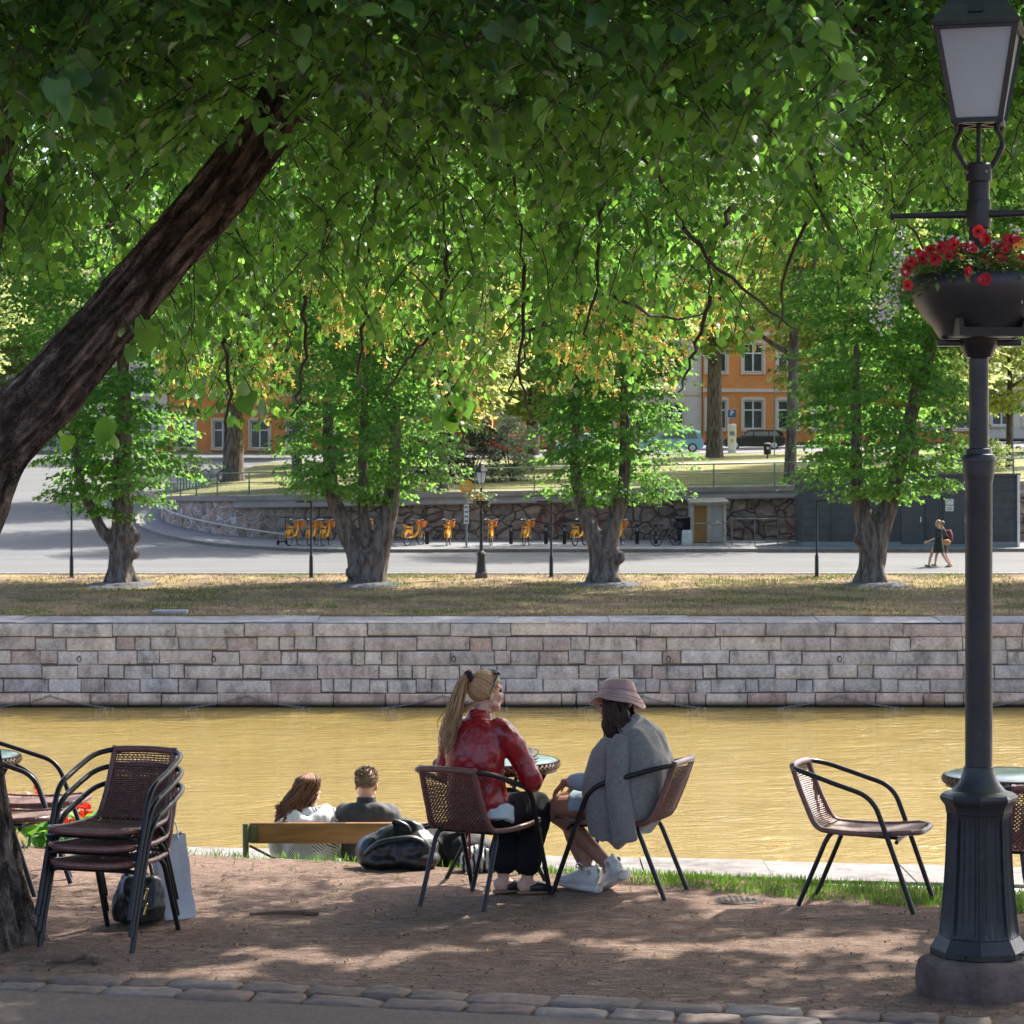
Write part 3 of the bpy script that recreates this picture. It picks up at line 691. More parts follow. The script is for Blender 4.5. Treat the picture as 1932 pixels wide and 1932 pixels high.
def bark_limb(name, pts, rad, mat, parent=None, n=48, step=.035, amp=.03, k=4.0, ks=2.0, seed=0.0, flare=0.0):
    P = smooth_path(pts, 10); L_ = [0]
    for a, b in zip(P, P[1:]): L_.append(L_[-1] + (b - a).length)
    tot = L_[-1]; m = max(6, int(tot / step)); rows = []; X = None
    for i in range(m + 1):
        s = tot * i / m; j = 0
        while j < len(L_) - 2 and L_[j + 1] < s: j += 1
        t = (s - L_[j]) / max(1e-6, L_[j + 1] - L_[j]); p = P[j].lerp(P[j + 1], t)
        T = (P[min(j + 2, len(P) - 1)] - P[max(j - 1, 0)]).normalized()
        if X is None: X = T.orthogonal().normalized()
        X = (X - T * X.dot(T)).normalized(); Y = T.cross(X)
        u = s / tot * (len(rad) - 1); q = min(int(u), len(rad) - 2); r = rad[q] + (rad[q + 1] - rad[q]) * (u - q)
        for a_ in range(n):
            a = 2 * math.pi * a_ / n; ca, sa = math.cos(a), math.sin(a)
            h = noise.noise(V(ca * k, sa * k, s * ks + seed)); h2 = noise.noise(V(ca * k * 1.9, sa * k * 1.9, s * ks * 5 + seed + 9)); low = noise.noise(V(ca * 1.1, sa * 1.1, s * 1.3 + seed + 4))
            rr = r * (1 + .13 * low) + amp * (.5 - abs(h) * 1.9) + amp * .55 * h2
            if flare and s < .5: rr += flare * (1 - s / .5) ** 2 * (.75 + .5 * math.cos(5 * a + seed))
            rows.append(p + X * (rr * ca) + Y * (rr * sa))
    me = bpy.data.meshes.new(name)
    fs = [(i * n + j, i * n + (j + 1) % n, (i + 1) * n + (j + 1) % n, (i + 1) * n + j) for i in range(m) for j in range(n)]
    fs += [tuple(range(n - 1, -1, -1)), tuple(m * n + j for j in range(n))]
    off = parent.location if parent is not None else V(0, 0, 0)
    me.from_pydata([tuple(p - off) for p in rows], [], fs); uv = me.uv_layers.new(name='UVMap')
    per = 2 * math.pi * max(rad)
    for f in me.polygons:
        for li, vi in zip(f.loop_indices, f.vertices):
            i, j = divmod(vi, n); jj = j
            if len(f.vertices) == 4 and j == 0 and any(v % n == n - 1 for v in f.vertices): jj = n
            uv.data[li].uv = (jj / n * per, tot * i / m)
    finish(me, [mat], True, 0)
    return link(bpy.data.objects.new(name, me), parent)

# ================================================================ the lime tree overhead
BARK = bark_mat('lime_bark', (.038, .029, .025), (.18, .138, .115), (.42, .34, .29), sc=(11, 6, 1))
TW = M('twig_bark', (.030, .020, .015), (.05, .035, .025), rough=.8, sc=20)
tree = thing('lime_tree', 'big old lime tree with leaning bare limb and leaves overhanging the cafe chairs', 'tree', at(-40, 1790, 13.0)); tree.location.z = 0
base = at(-66, 1790, 13.0); base.z = -.1
fork = at(-150, 1130, 13.0)
bark_limb('trunk', [base, at(-84, 1620, 13), at(-120, 1400, 13.02), fork + V(.0, 0, -.25), fork + V(-.03, .03, .35), at(-250, 600, 13.3), at(-330, 250, 13.6)], [.31, .28, .27, .27, .25, .2, .15], BARK, tree, n=110, step=.03, amp=.045, k=6.5, ks=1.5, seed=3, flare=.10)
limb_pts = [at(-150, 1150, 13.0), at(-70, 985, 12.98), at(-12, 850, 12.97), at(95, 735, 12.95), at(300, 495, 12.95), at(430, 340, 12.95), at(540, 185, 13.0), at(650, 10, 13.2), at(740, -220, 13.5)]
bark_limb('limb', limb_pts, [.21, .185, .165, .142, .132, .127, .118, .10, .08], BARK, tree, n=120, step=.022, amp=.026, k=6.5, ks=1.5, seed=17)
bark_limb('limb', [at(640, 30, 13.15), at(800, 120, 13.6), at(960, 175, 14.2), at(1150, 130, 14.8), at(1330, 60, 15.2), at(1560, -60, 15.6)], [.13, .13, .12, .10, .085, .06], BARK, tree, n=40, step=.06, amp=.02, seed=31)
bark_limb('limb', [at(1560, -160, 13.4), at(1480, 40, 13.8), at(1440, 130, 14.2), at(1420, 190, 14.6)], [.14, .14, .12, .05], BARK, tree, n=36, step=.06, amp=.02, seed=37)
bark_limb('limb', [at(1440, 110, 14.1), at(1530, 70, 14.3), at(1660, 20, 14.5), at(1800, -70, 14.8)], [.09, .08, .065, .05], BARK, tree, n=28, step=.08, amp=.015, seed=39)
bark_limb('limb', [at(-60, 620, 13.4), at(-5, 330, 13.6), at(5, 120, 13.9), at(20, -80, 14.2)], [.09, .08, .07, .05], BARK, tree, n=28, step=.06, amp=.015, seed=41)
LOWY = [(-300, 600), (0, 590), (60, 600), (150, 610), (230, 640), (300, 800), (350, 835), (420, 865), (500, 855), (560, 745), (640, 690), (740, 700), (820, 760), (865, 868), (905, 800), (960, 725), (1040, 770), (1110, 805), (1170, 775), (1240, 745), (1330, 735), (1390, 690), (1430, 610), (1500, 545), (1570, 555), (1640, 590), (1700, 560), (1760, 500), (1860, 470), (1940, 460), (2300, 440)]
tw_paths = []; LP, LY, LZ, LS = [], [], [], []; FP = []
def clear_of_lamp(px, py, d): return not (px > 1560 and d < 13.4)
def limb_cover(px, py):                # is this pixel over the bare limb?
    lx = interp(py, [(200, 530), (340, 430), (495, 300), (735, 95), (850, -12), (985, -70)])
    return py > 205 and abs(px - lx) < 105
def twig(p0, d0, length, nl, size, hang, flower=0.0):
    P = [Vector(p0)]; d = Vector(d0).normalized(); n = 6
    for i in range(n):
        d = (d + V(rnd.gauss(0, .10), rnd.gauss(0, .10), -.06 - .10 * hang)).normalized(); P.append(P[-1] + d * (length / n))
    tw_paths.append(P); yaw0 = rnd.uniform(0, 6.28)
    for i in range(nl):
        t = (i + .6) / nl * n; k = min(int(t), n - 1); p = P[k].lerp(P[k + 1], t - k); tg = (P[k + 1] - P[k]).normalized()
        side = tg.cross(V(0, 0, 1)); side = side.normalized() if side.length > .1 else V(1, 0, 0)
        s = 1 if i % 2 else -1
        q = p + side * s * .035 + V(rnd.gauss(0, .02), rnd.gauss(0, .02), rnd.gauss(0, .012) - .02)
        y = side * s * rnd.uniform(.4, 1) + tg * rnd.uniform(.2, .8) + V(rnd.gauss(0, .45), rnd.gauss(0, .4), rnd.gauss(0, .25) - .25 - hang * rnd.uniform(.2, 1.4))
        z = V(rnd.gauss(0, .55), -.30 - .40 * hang + rnd.gauss(0, .6), .95 - .4 * hang)
        LP.append(q); LY.append(y); LZ.append(z); LS.append(size * rnd.choice((.5, .66, .8, .92, 1.0, 1.1, 1.25)))
        if flower and rnd.random() < flower: FP.append(q + V(rnd.gauss(0, .03), rnd.gauss(0, .03), -.05))
cnt = 0
while cnt < 7900:
    px, py = rnd.uniform(-330, 2260), rnd.uniform(-420, 880)
    ly = interp(px, LOWY) + 26 * noise.noise(V(px / 60, 0, 3))
    if py > ly - 85: continue
    edge = ly - py
    dens = min(1, .45 + edge / 260)
    dens *= interp(py, [(380, 1.0), (560, .62), (760, .55)]) * ((.05 + .9 * max(0, min(1, .36 + 2.8 * noise.noise(V(px / 75, py / 60, 3))))) if py > 300 else 1.0) * (.55 + .9 * (noise.noise(V(px / 140, py / 110, 8)) + .5))
    if 20 < px < 270 and 470 < py: dens *= .55
    if 1330 < px < 1760 and py > 330: dens *= .62
    if rnd.random() > dens: continue
    dmin = interp(py, [(-100, 9.2), (220, 10.0), (330, 12.0), (600, 13.6), (900, 14.6)])
    dmax = interp(py, [(-100, 16.5), (300, 17.2), (900, 17.6)])
    u = rnd.random(); d = dmin + (dmax - dmin) * u
    if rnd.random() < .42 and py > 120: d = dmax - (dmax - dmin) * .3 * rnd.random()
    if not clear_of_lamp(px, py, d): d = rnd.uniform(13.6, 17.0)
    if limb_cover(px, py) and d < 13.35: d = rnd.uniform(13.5, 17)
    hang = interp(py, [(0, .12), (250, .45), (500, 1.0)]) * rnd.uniform(.6, 1.2)
    a = rnd.uniform(0, 2 * math.pi); dr = V(math.cos(a), math.sin(a) - .35, -.15 - hang * .55)
    nl = rnd.randint(9, 18); ln = nl * rnd.uniform(.026, .038)
    fl = 0.0
    if edge < 190 and 230 < px < 1480 and d > 15: fl = .30
    p = at(px, py - 30, d)
    twig(p - dr.normalized() * ln * .5, dr, ln, nl, interp(d, [(9, .072), (13, .057), (17.5, .049)]), hang, fl)
    cnt += 1
# a few separate sprays seen in front of the limb and at the left
for px, py, d, nl in ((250, 625, 12.6, 4), (275, 615, 12.55, 2), (130, 150, 9.6, 5), (150, 110, 9.7, 5), (120, 200, 9.6, 3), (480, 740, 12.8, 3), (215, 800, 13.4, 3), (110, 800, 13.4, 4), (865, 740, 16, 8), (880, 775, 16, 6), (855, 785, 15.9, 6), (845, 755, 16, 5)):
    twig(at(px - 20, py - 30, d), V(.5, -.2, -.7), .03 * nl + .06, nl, .11, .7)
# visible hanging branchlets
def branchlet(pts, r0, r1):
    P = smooth_path(pts, 6); n = len(P)
    for i in range(1, n - 1): P[i] = P[i] + V(rnd.gauss(0, .012), rnd.gauss(0, .012), rnd.gauss(0, .012))
    BR.tube(P, [r0 + (r1 - r0) * i / (n - 1) for i in range(n)], 6)
BR = G()
HB = [((1140, 380), (1120, 560), (1100, 640)), ((845, 480), (820, 620), (760, 690), (720, 760)), ((990, 500), (985, 700), (1000, 800)), ((425, 640), (432, 760), (425, 850)), ((575, 560), (570, 690), (555, 790)), ((690, 590), (675, 700), (690, 740)),
      ((1450, 170), (1520, 290), (1560, 420), (1600, 480)), ((1560, 140), (1640, 300), (1720, 440), (1840, 600)), ((1380, 390), (1345, 470), (1340, 560)), ((1420, 60), (1500, 220), (1600, 360)), ((1290, 430), (1400, 540), (1500, 620)), ((1340, 560), (1310, 660), (1280, 740)), ((320, 520), (380, 620), (350, 700)), ((1050, 560), (1000, 640), (960, 740)), ((840, 700), (860, 780), (880, 850)),
      ((1650, 200), (1690, 330), (1700, 470)), ((1180, 230), (1240, 330), (1290, 430)), ((1160, 560), (1240, 600), (1330, 590)), ((200, 430), (240, 360), (310, 300)), ((720, 330), (700, 450), (690, 590)), ((1540, 380), (1480, 520), (1470, 620)), ((640, 120), (800, 260), (845, 480)), ((900, 170), (960, 330), (990, 500)), ((1150, 130), (1150, 260), (1140, 380))]
for hb in HB:
    d0 = rnd.uniform(13.5, 16.2); branchlet([at(x, y, d0 + .3 * i) for i, (x, y) in enumerate(hb)], .013, .005)
PATCH = [(640, 1812, .42, .22), (520, 1800, .3, .2), (400, 1838, .30, .20), (470, 1662, .22, .3), (1225, 1796, .26, .20), (1130, 1783, .18, .14), (1430, 1786, .30, .24), (1565, 1772, .36, .2), (1370, 1712, .30, .26), (1460, 1690, .22, .2), (1620, 1790, .2, .2), (980, 1770, .2, .16), (330, 1700, .2, .25), (1700, 1650, .3, .3), (820, 1790, .22, .12), (1720, 1810, .25, .15), (160, 1760, .15, .15)]
SH = np.array([SUN_AZ[0], SUN_AZ[1]]) / math.hypot(*SUN_AZ) / math.tan(R(SUN_EL))
def sunfleck(P):                      # True where a leaf would shade a chosen sun patch; gaps are cut there
    P = np.asarray(P, dtype=np.float64); gx, gy = P[:, 0] - SH[0] * P[:, 2], P[:, 1] - SH[1] * P[:, 2]; out = np.zeros(len(P), bool)
    for px, py, rx, ry in PATCH:
        d = gd(py); cx_, cy_ = (px - 966) / F * d, d; a = np.arctan2((gy - cy_) / ry, (gx - cx_) / rx)
        out |= np.hypot((gx - cx_) / rx, (gy - cy_) / ry) < 1.05 + .28 * np.sin(3 * a + px) + .15 * np.sin(5 * a + py)
    return out
LP, LY, LZ, LS = map(np.array, (LP, LY, LZ, LS)); ok_ = ~sunfleck(LP); LP, LY, LZ, LS = LP[ok_], LY[ok_], LZ[ok_], LS[ok_]; pick = nr.integers(0, 4, len(LP)); vv, ff, o_ = [], [], 0
for q in range(4):
    T_ = HEART.copy()
    if q == 1: T_[:, 2] = T_[:, 2] + np.abs(T_[:, 0]) * .55; T_[:, 0] *= .85
    if q == 2: T_[:, 2] = T_[:, 2] - .28 * T_[:, 1] ** 2 + .12 * np.sin(T_[:, 0] * 6); T_[:, 0] *= .92
    if q == 3: T_[4:8, 2] += .16; T_[8:, 2] -= .10; T_[:, 1] *= .9; T_[8:, 0] *= .88
    k_ = pick == q; v, f = leaves(LP[k_], LY[k_], LZ[k_], LS[k_], T_, HEARTF); vv.append(v); ff.append(f + o_); o_ += len(v)
v, f = np.concatenate(vv), np.concatenate(ff)
off = np.array(tree.location, dtype=np.float32)
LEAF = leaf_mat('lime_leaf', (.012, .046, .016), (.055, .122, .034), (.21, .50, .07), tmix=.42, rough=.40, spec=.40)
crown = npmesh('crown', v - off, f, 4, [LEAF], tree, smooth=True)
for P in [q for q in tw_paths if not sunfleck(np.array([tuple(q[3])]))[0]]: BR.tube(P, [.0045, .004, .004, .0035, .003, .003, .002], 4, cap=False)
obj('branchlets', BR, TW, tree)
# blossom: pale bracts and yellow tufts
n = len(FP)
if n:
    P = np.array(FP, np.float32); tufts = []
    k = 9; Q = np.repeat(P, k, 0) + nr.normal(size=(n * k, 3)).astype(np.float32) * .022
    v, f = leaves(Q, sphere_rand(n * k), sphere_rand(n * k), nr.uniform(.016, .028, n * k), KITE, KITEF)
    tag(npmesh('blossom', v - off, f, 4, [leaf_mat('lime_blossom', (.55, .34, .05), (.70, .50, .12), (.7, .5, .1), tmix=.3)], tree), kind='stuff')
    Y = nr.normal(size=(n, 3)) * .4 + np.array([0, 0, -1.0]); v, f = leaves(P + np.array([0, 0, .03]), Y, sphere_rand(n), nr.uniform(.06, .09, n), KITE * np.array([.38, 1, 1], np.float32), KITEF)
    tag(npmesh('bracts', v - off, f, 4, [leaf_mat('lime_bract', (.30, .36, .10), (.42, .46, .16), (.5, .6, .15), tmix=.45)], tree), kind='stuff')
# unseen upper crown, added above the frame to shade the cafe ground
n = 22000
def roof(n, x0, x1, y0, y1, z0, z1, hole):
    out = []
    while len(out) < n:
        p = V(rnd.uniform(x0, x1), rnd.uniform(y0, y1), rnd.uniform(z0, z1))
        if p.y < 20 and p.z < CAMZ + 1350 / F * p.y and abs(p.x) < .24 * p.y: continue
        if noise.noise(V(p.x * .85, p.y * .85, p.z * .14 + hole)) < .04: continue
        out.append(p)
    P_ = np.array([tuple(p) for p in out], np.float32); return P_[~sunfleck(P_)]
n = 24000
P = roof(n, -8, 4.5, 9.0, 18.6, 5.4, 9.5, 0); n = len(P)
v, f = leaves(P, nr.normal(size=(n, 3)) + np.array([0, 0, -.6]), nr.normal(size=(n, 3)) * .5 + np.array([0, 0, 1.0]), nr.uniform(.13, .2, n), KITE, KITEF)
npmesh('upper_shade_crown', v - off, f, 4, [LEAF], tree)
t2 = thing('lime_tree', 'unseen second lime tree added just right of the picture to shade the cafe ground', 'tree', (8.2, 12.0, 0))  # out of view, added so its crown shades the cafe ground
bark_limb('trunk', [V(8.2, 12, -.1), V(8.1, 12, 1.5), V(8.0, 12.1, 3.2), V(7.7, 12.1, 5.5), V(7.6, 12, 8)], [.34, .30, .28, .22, .12], BARK, t2, n=40, step=.08, seed=51, flare=.12)
n = 24000; P = roof(n, 3.6, 13.5, 9.5, 19.6, 4.6, 9.5, 0); n = len(P); off2 = np.array([8.2, 12, 0], np.float32)
v, f = leaves(P, nr.normal(size=(n, 3)) + np.array([0, 0, -.6]), nr.normal(size=(n, 3)) * .5 + np.array([0, 0, 1.0]), nr.uniform(.13, .2, n), KITE, KITEF)
npmesh('crown', v - off2, f, 4, [LEAF], t2)

# ================================================================ trees across the river
def sprays(prof, nsp, per, size, droop=.35, rseed=1, flat=.28, spread=.62, lean=(0, 0), gap=.0):
    """crown of leaf sprays: prof = [(z, radius)], returns leaf arrays about the axis"""
    g_ = np.random.default_rng(rseed); z0, z1 = prof[0][0], prof[-1][0]
    P, Y, Z, S = [], [], [], []
    wts = np.array([interp(z0 + (z1 - z0) * (i + .5) / 40, prof) for i in range(40)]); wts = wts / wts.sum()
    for i in range(nsp):
        b = g_.choice(40, p=wts); z = z0 + (z1 - z0) * (b + g_.random()) / 40; a = g_.random() * 6.283
        R_ = interp(z, prof) * (1 + .28 * noise.noise(V(math.cos(a) * 1.6, math.sin(a) * 1.6, z * .55 + rseed)))
        if gap and noise.noise(V(math.cos(a) * 2.2, math.sin(a) * 2.2, z * .6 + rseed + 20)) < -gap: continue
        rr = R_ * (g_.random() ** .42); o = np.array([math.cos(a), math.sin(a), 0]); tn = np.array([-math.sin(a), math.cos(a), 0])
        c = o * rr + np.array([lean[0] * (z - z0), lean[1] * (z - z0), z])
        u = g_.uniform(-1, 1, per); w_ = g_.uniform(-.8, .8, per); sp = spread * g_.uniform(.7, 1.3)
        q = c + np.outer(u * sp, o) + np.outer(w_ * sp, tn); q[:, 2] += -droop * (u + .6) ** 2 * .35 * sp - .15 * w_ ** 2 * sp + g_.normal(0, flat * .22, per)
        up = np.array([0, 0, 1.0]) + .45 * o
        P.append(q); Y.append(np.outer(u + .6, o) * .6 + np.outer(w_, tn) * .7 + np.array([0, 0, -.42]) + g_.normal(0, .3, (per, 3)))
        Z.append(up + g_.normal(0, .38, (per, 3))); S.append(size * g_.uniform(.7, 1.25, per))
    return np.concatenate(P), np.concatenate(Y), np.concatenate(Z), np.concatenate(S)
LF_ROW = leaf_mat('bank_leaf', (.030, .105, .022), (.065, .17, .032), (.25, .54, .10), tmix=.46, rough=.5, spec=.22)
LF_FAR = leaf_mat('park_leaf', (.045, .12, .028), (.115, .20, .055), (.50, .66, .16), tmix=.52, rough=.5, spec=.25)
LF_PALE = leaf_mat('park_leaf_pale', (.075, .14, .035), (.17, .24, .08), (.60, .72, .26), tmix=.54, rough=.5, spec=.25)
BARK2 = M('grey_bark', (.065, .050, .041), (.20, .165, .14), rough=.95, sc=5, bsc=11, bs=1.0, bd=.06, stretch=(1.6, 1.6, .35), lo=.38, hi=.62)
def dispb(seed, a=.035): return lambda p, n: a * (.4 - 1.6 * abs(noise.noise(V(p.x * 3 + seed, p.y * 3, p.z * .8)))) + .03 * noise.noise(p * 1.7)
rowdef = [
 # px of base, trunk pieces (relative metres x, y, z ; radius), burls, label
 (228, [[(0, 0, -.3, .47), (0, 0, .6, .42), (0.02, 0, 1.3, .38), (.06, 0, 2.2, .36), (.05, 0, 3.6, .33), (.1, .1, 6, .25), (.0, 0, 9, .13)], [(-.1, 0, 1.25, .22), (-.62, .05, 1.75, .18), (-1.05, .1, 2.6, .17), (-1.4, .1, 3.6, .14), (-1.6, 0, 5.5, .08)]], [((.36, -.1, 1.0), .26), ((.40, -.05, 1.55), .27), ((.1, -.3, 1.5), .2), ((-.15, -.2, 1.2), .25)], 'leaning left limb and burls, leftmost of the four quay trees'),
 (690, [[(-.12, 0, -.3, .52), (-.10, 0, .5, .50), (-.38, 0, 1.2, .36), (-.75, .1, 2.0, .30), (-1.15, .1, 3.2, .24), (-1.3, .2, 6, .15)], [(.22, 0, -.3, .48), (.30, 0, .6, .45), (.50, 0, 1.3, .36), (.72, 0, 2.2, .31), (.9, .1, 3.4, .25), (1.0, .1, 6, .14)], [(0, .1, .6, .35), (0, .15, 1.6, .22), (-.1, .2, 3, .18), (0, .2, 8, .1)]], [((-.42, -.32, .35), .22), ((.0, -.15, .75), .4), ((-.05, -.3, 1.35), .16)], 'widest forked trunk, second of the four quay trees'),
 (1140, [[(0, 0, -.3, .50), (-.05, 0, .5, .46), (-.15, 0, 1.1, .38), (-.45, 0, 1.8, .27), (-.78, .05, 2.6, .22), (-.95, .1, 4, .17), (-.9, .1, 7, .1)], [(.1, 0, .4, .42), (.15, 0, 1.2, .32), (.32, 0, 2.0, .26), (.55, 0, 2.8, .24), (.7, .1, 4, .2), (.6, .1, 8, .1)]], [((.45, -.15, .85), .24), ((-.3, -.2, .15), .28), ((.2, -.3, .2), .25), ((.05, -.3, .9), .2)], 'Y shaped swollen trunk, third of the four quay trees'),
 (1645, [[(0, 0, -.3, .47), (0, 0, .5, .44), (-.05, 0, 1.3, .42), (-.22, 0, 2.0, .34), (-.40, .05, 2.9, .28), (-.5, .1, 4, .2), (-.5, .1, 8, .1)], [(.05, 0, .6, .40), (.18, 0, 1.5, .38), (.48, 0, 2.3, .30), (.75, 0, 3.2, .26), (1.3, .1, 5.5, .25), (1.9, .1, 7.5, .22), (2.2, .1, 9, .15)]], [((-.42, -.22, 1.45), .22), ((-.36, -.2, 1.75), .2)], 'trunk forking in a V, rightmost of the four quay trees')]
for i, (px, limbs, burls, lab) in enumerate(rowdef):
    b = at(px, 1100, 84.0); zb = zbank(b.x, 84.0); t = thing('quay_tree', 'pollarded lime tree with ' + lab, 'tree', (b.x, 84.0, zb), group='lime trees along the far quay')
    g = G()
    for lm in limbs: g.tube(smooth_path([q[:3] for q in lm], 4), [interp(k / 4, [(j, q[3]) for j, q in enumerate(lm)]) for k in range(4 * (len(lm) - 1) + 1)], 12)
    for c, r_ in burls: g.ball(c, r_)
    for k in range(5): a = k * 1.26 + i; g.tube([(.25 * math.cos(a), .25 * math.sin(a), .5), (.55 * math.cos(a), .55 * math.sin(a), -.1)], [.2, .16], 8)
    fuse('trunk', g, [BARK2], t, voxel=.055, it=3, disp=dispb(i * 7.3))
    cx = [-.35, -.1, .05, .25][i]
    prof = [[(2.2, .6), (2.9, 2.0), (4.0, 2.9), (7, 2.9), (10, 4.2), (14, 5.4), (18, 5.0), (21, 1.2)], [(2.7, 1.2), (3.3, 2.6), (4.4, 3.1), (8, 3.0), (11, 4.2), (14, 5.4), (18, 5), (21, 1.2)], [(2.7, 1.0), (3.1, 2.1), (4.2, 2.5), (6.5, 2.2), (9, 3.2), (12, 4.6), (16, 5.2), (19, 4.5), (21, 1)], [(2.9, 1.0), (3.4, 2.6), (4.6, 3.1), (7, 2.9), (10, 3.2), (13, 4.8), (17, 5), (19, 4.5), (21, 1)]][i]  # hidden upper radii widened to throw more shade on bank and coping
    P, Y, Z, S = sprays(prof, 1450, 44, .155, rseed=60 + i, lean=(.03 if i == 3 else 0, 0))
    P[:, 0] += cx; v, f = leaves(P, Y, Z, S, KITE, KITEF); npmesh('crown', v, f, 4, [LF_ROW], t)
    gr = G(); n_ = 40; cxy = (b.x + .1, 83.4)                     # ring of gravel round the foot
    ring = [V(cxy[0] + (1.15 + .12 * noise.noise(V(k * .9, i, 0))) * math.cos(6.283 * k / n_), cxy[1] + (1.9 + .25 * noise.noise(V(k * .9, i, 5))) * math.sin(6.283 * k / n_), 0) for k in range(n_)]
    mid = [V(cxy[0], cxy[1], 0).lerp(p, .55) for p in ring]
    hh = lambda p, o: V(p.x, p.y, zs(p.y) + o)
    vs = [hh(p, .0) for p in ring] + [hh(p, .05) for p in mid] + [hh(V(*cxy, 0), .06)]
    gr.add(vs, [(k, (k + 1) % n_, n_ + (k + 1) % n_, n_ + k) for k in range(n_)] + [(n_ + k, n_ + (k + 1) % n_, 2 * n_) for k in range(n_)])
    tag(obj('gravel_ring', gr, M('grey_gravel%d' % i, (.07, .07, .075), (.13, .13, .135), rough=.95, sc=14, bsc=22, bs=1.0, bd=.05), ang=0), kind='structure')

qt = [o for o in COL.objects if o.name.startswith('quay_tree')]
for src, px, lab in ((1, 2125, 'unseen pollarded lime tree added on the far quay for its shade, just beyond the right picture edge'), (2, 2600, 'unseen pollarded lime tree added on the far quay for its shade, second beyond the right picture edge'), (3, -245, 'unseen pollarded lime tree added on the far quay for its shade, beyond the left picture edge')):  # out of frame, added to cast shade on the far bank
    x = (px - 966) / F * 84; dup(qt[src], (x, 84, zbank(x, 84)), 1.0, lab, 'lime trees along the far quay')
def bg_tree(name, label, x, y, z, h, cb, rad, trunk_r, crown, group, lean=0, rs=0, seed=0, limbs=True):
    t = thing(name, label, 'tree', (x, y, z), group=group)
    g = G(); top = h * .8; P = smooth_path([(0, 0, -.3), (lean * .15, 0, h * .15), (lean * .5, 0, cb), (lean, 0, cb + (h - cb) * .4), (lean, 0, top)], 4)
    n_ = len(P); g.tube(P, [trunk_r * (1.25 if k == 0 else (1 - .75 * k / (n_ - 1))) for k in range(n_)], 10)
    for k in range(5):
        a = k * 1.9 + seed; z_ = cb * (.62 + .2 * k); L_ = rad * .8
        g.tube(smooth_path([(lean * .4, 0, z_), (lean * .4 + L_ * .4 * math.cos(a), L_ * .4 * math.sin(a), z_ + L_ * .25), (lean * .4 + L_ * math.cos(a), L_ * math.sin(a), z_ + L_ * .8)], 3), [trunk_r * (.45 - .05 * j) for j in range(7)], 7)
    obj('trunk', g, BARK2, t, world=False)
    c = bpy.data.objects.new('crown', crown); c.rotation_euler = (0, 0, rs); link(c, t); c.location = (lean, 0, 0)
    return t
def crown_mesh(prof, nsp, per, size, mat, seed, **kw):
    P, Y, Z, S = sprays(prof, nsp, per, size, rseed=seed, **kw); v, f = leaves(P, Y, Z, S, KITE, KITEF)
    o = npmesh('crown', v, f, 4, [mat]); me = o.data; bpy.data.objects.remove(o); return me
CR_LOW = crown_mesh([(3, 1.2), (4.5, 3.4), (8, 4.4), (12, 4.3), (16, 3.2), (19, .8)], 640, 42, .23, LF_PALE, 91, spread=.85)
CR_HIGH = crown_mesh([(6.8, 1.0), (8.2, 2.6), (10, 4.0), (13, 4.6), (16, 4.2), (19, 2.6), (21, .8)], 620, 42, .22, LF_FAR, 92, spread=.85, gap=.25)
CR_BIG = crown_mesh([(5.5, 1.8), (8, 5.0), (12, 6.4), (17, 6.0), (21, 4.2), (24, 1)], 900, 42, .30, LF_PALE, 93, spread=1.15)
def lx(px, d): return (px - 966) / F * d
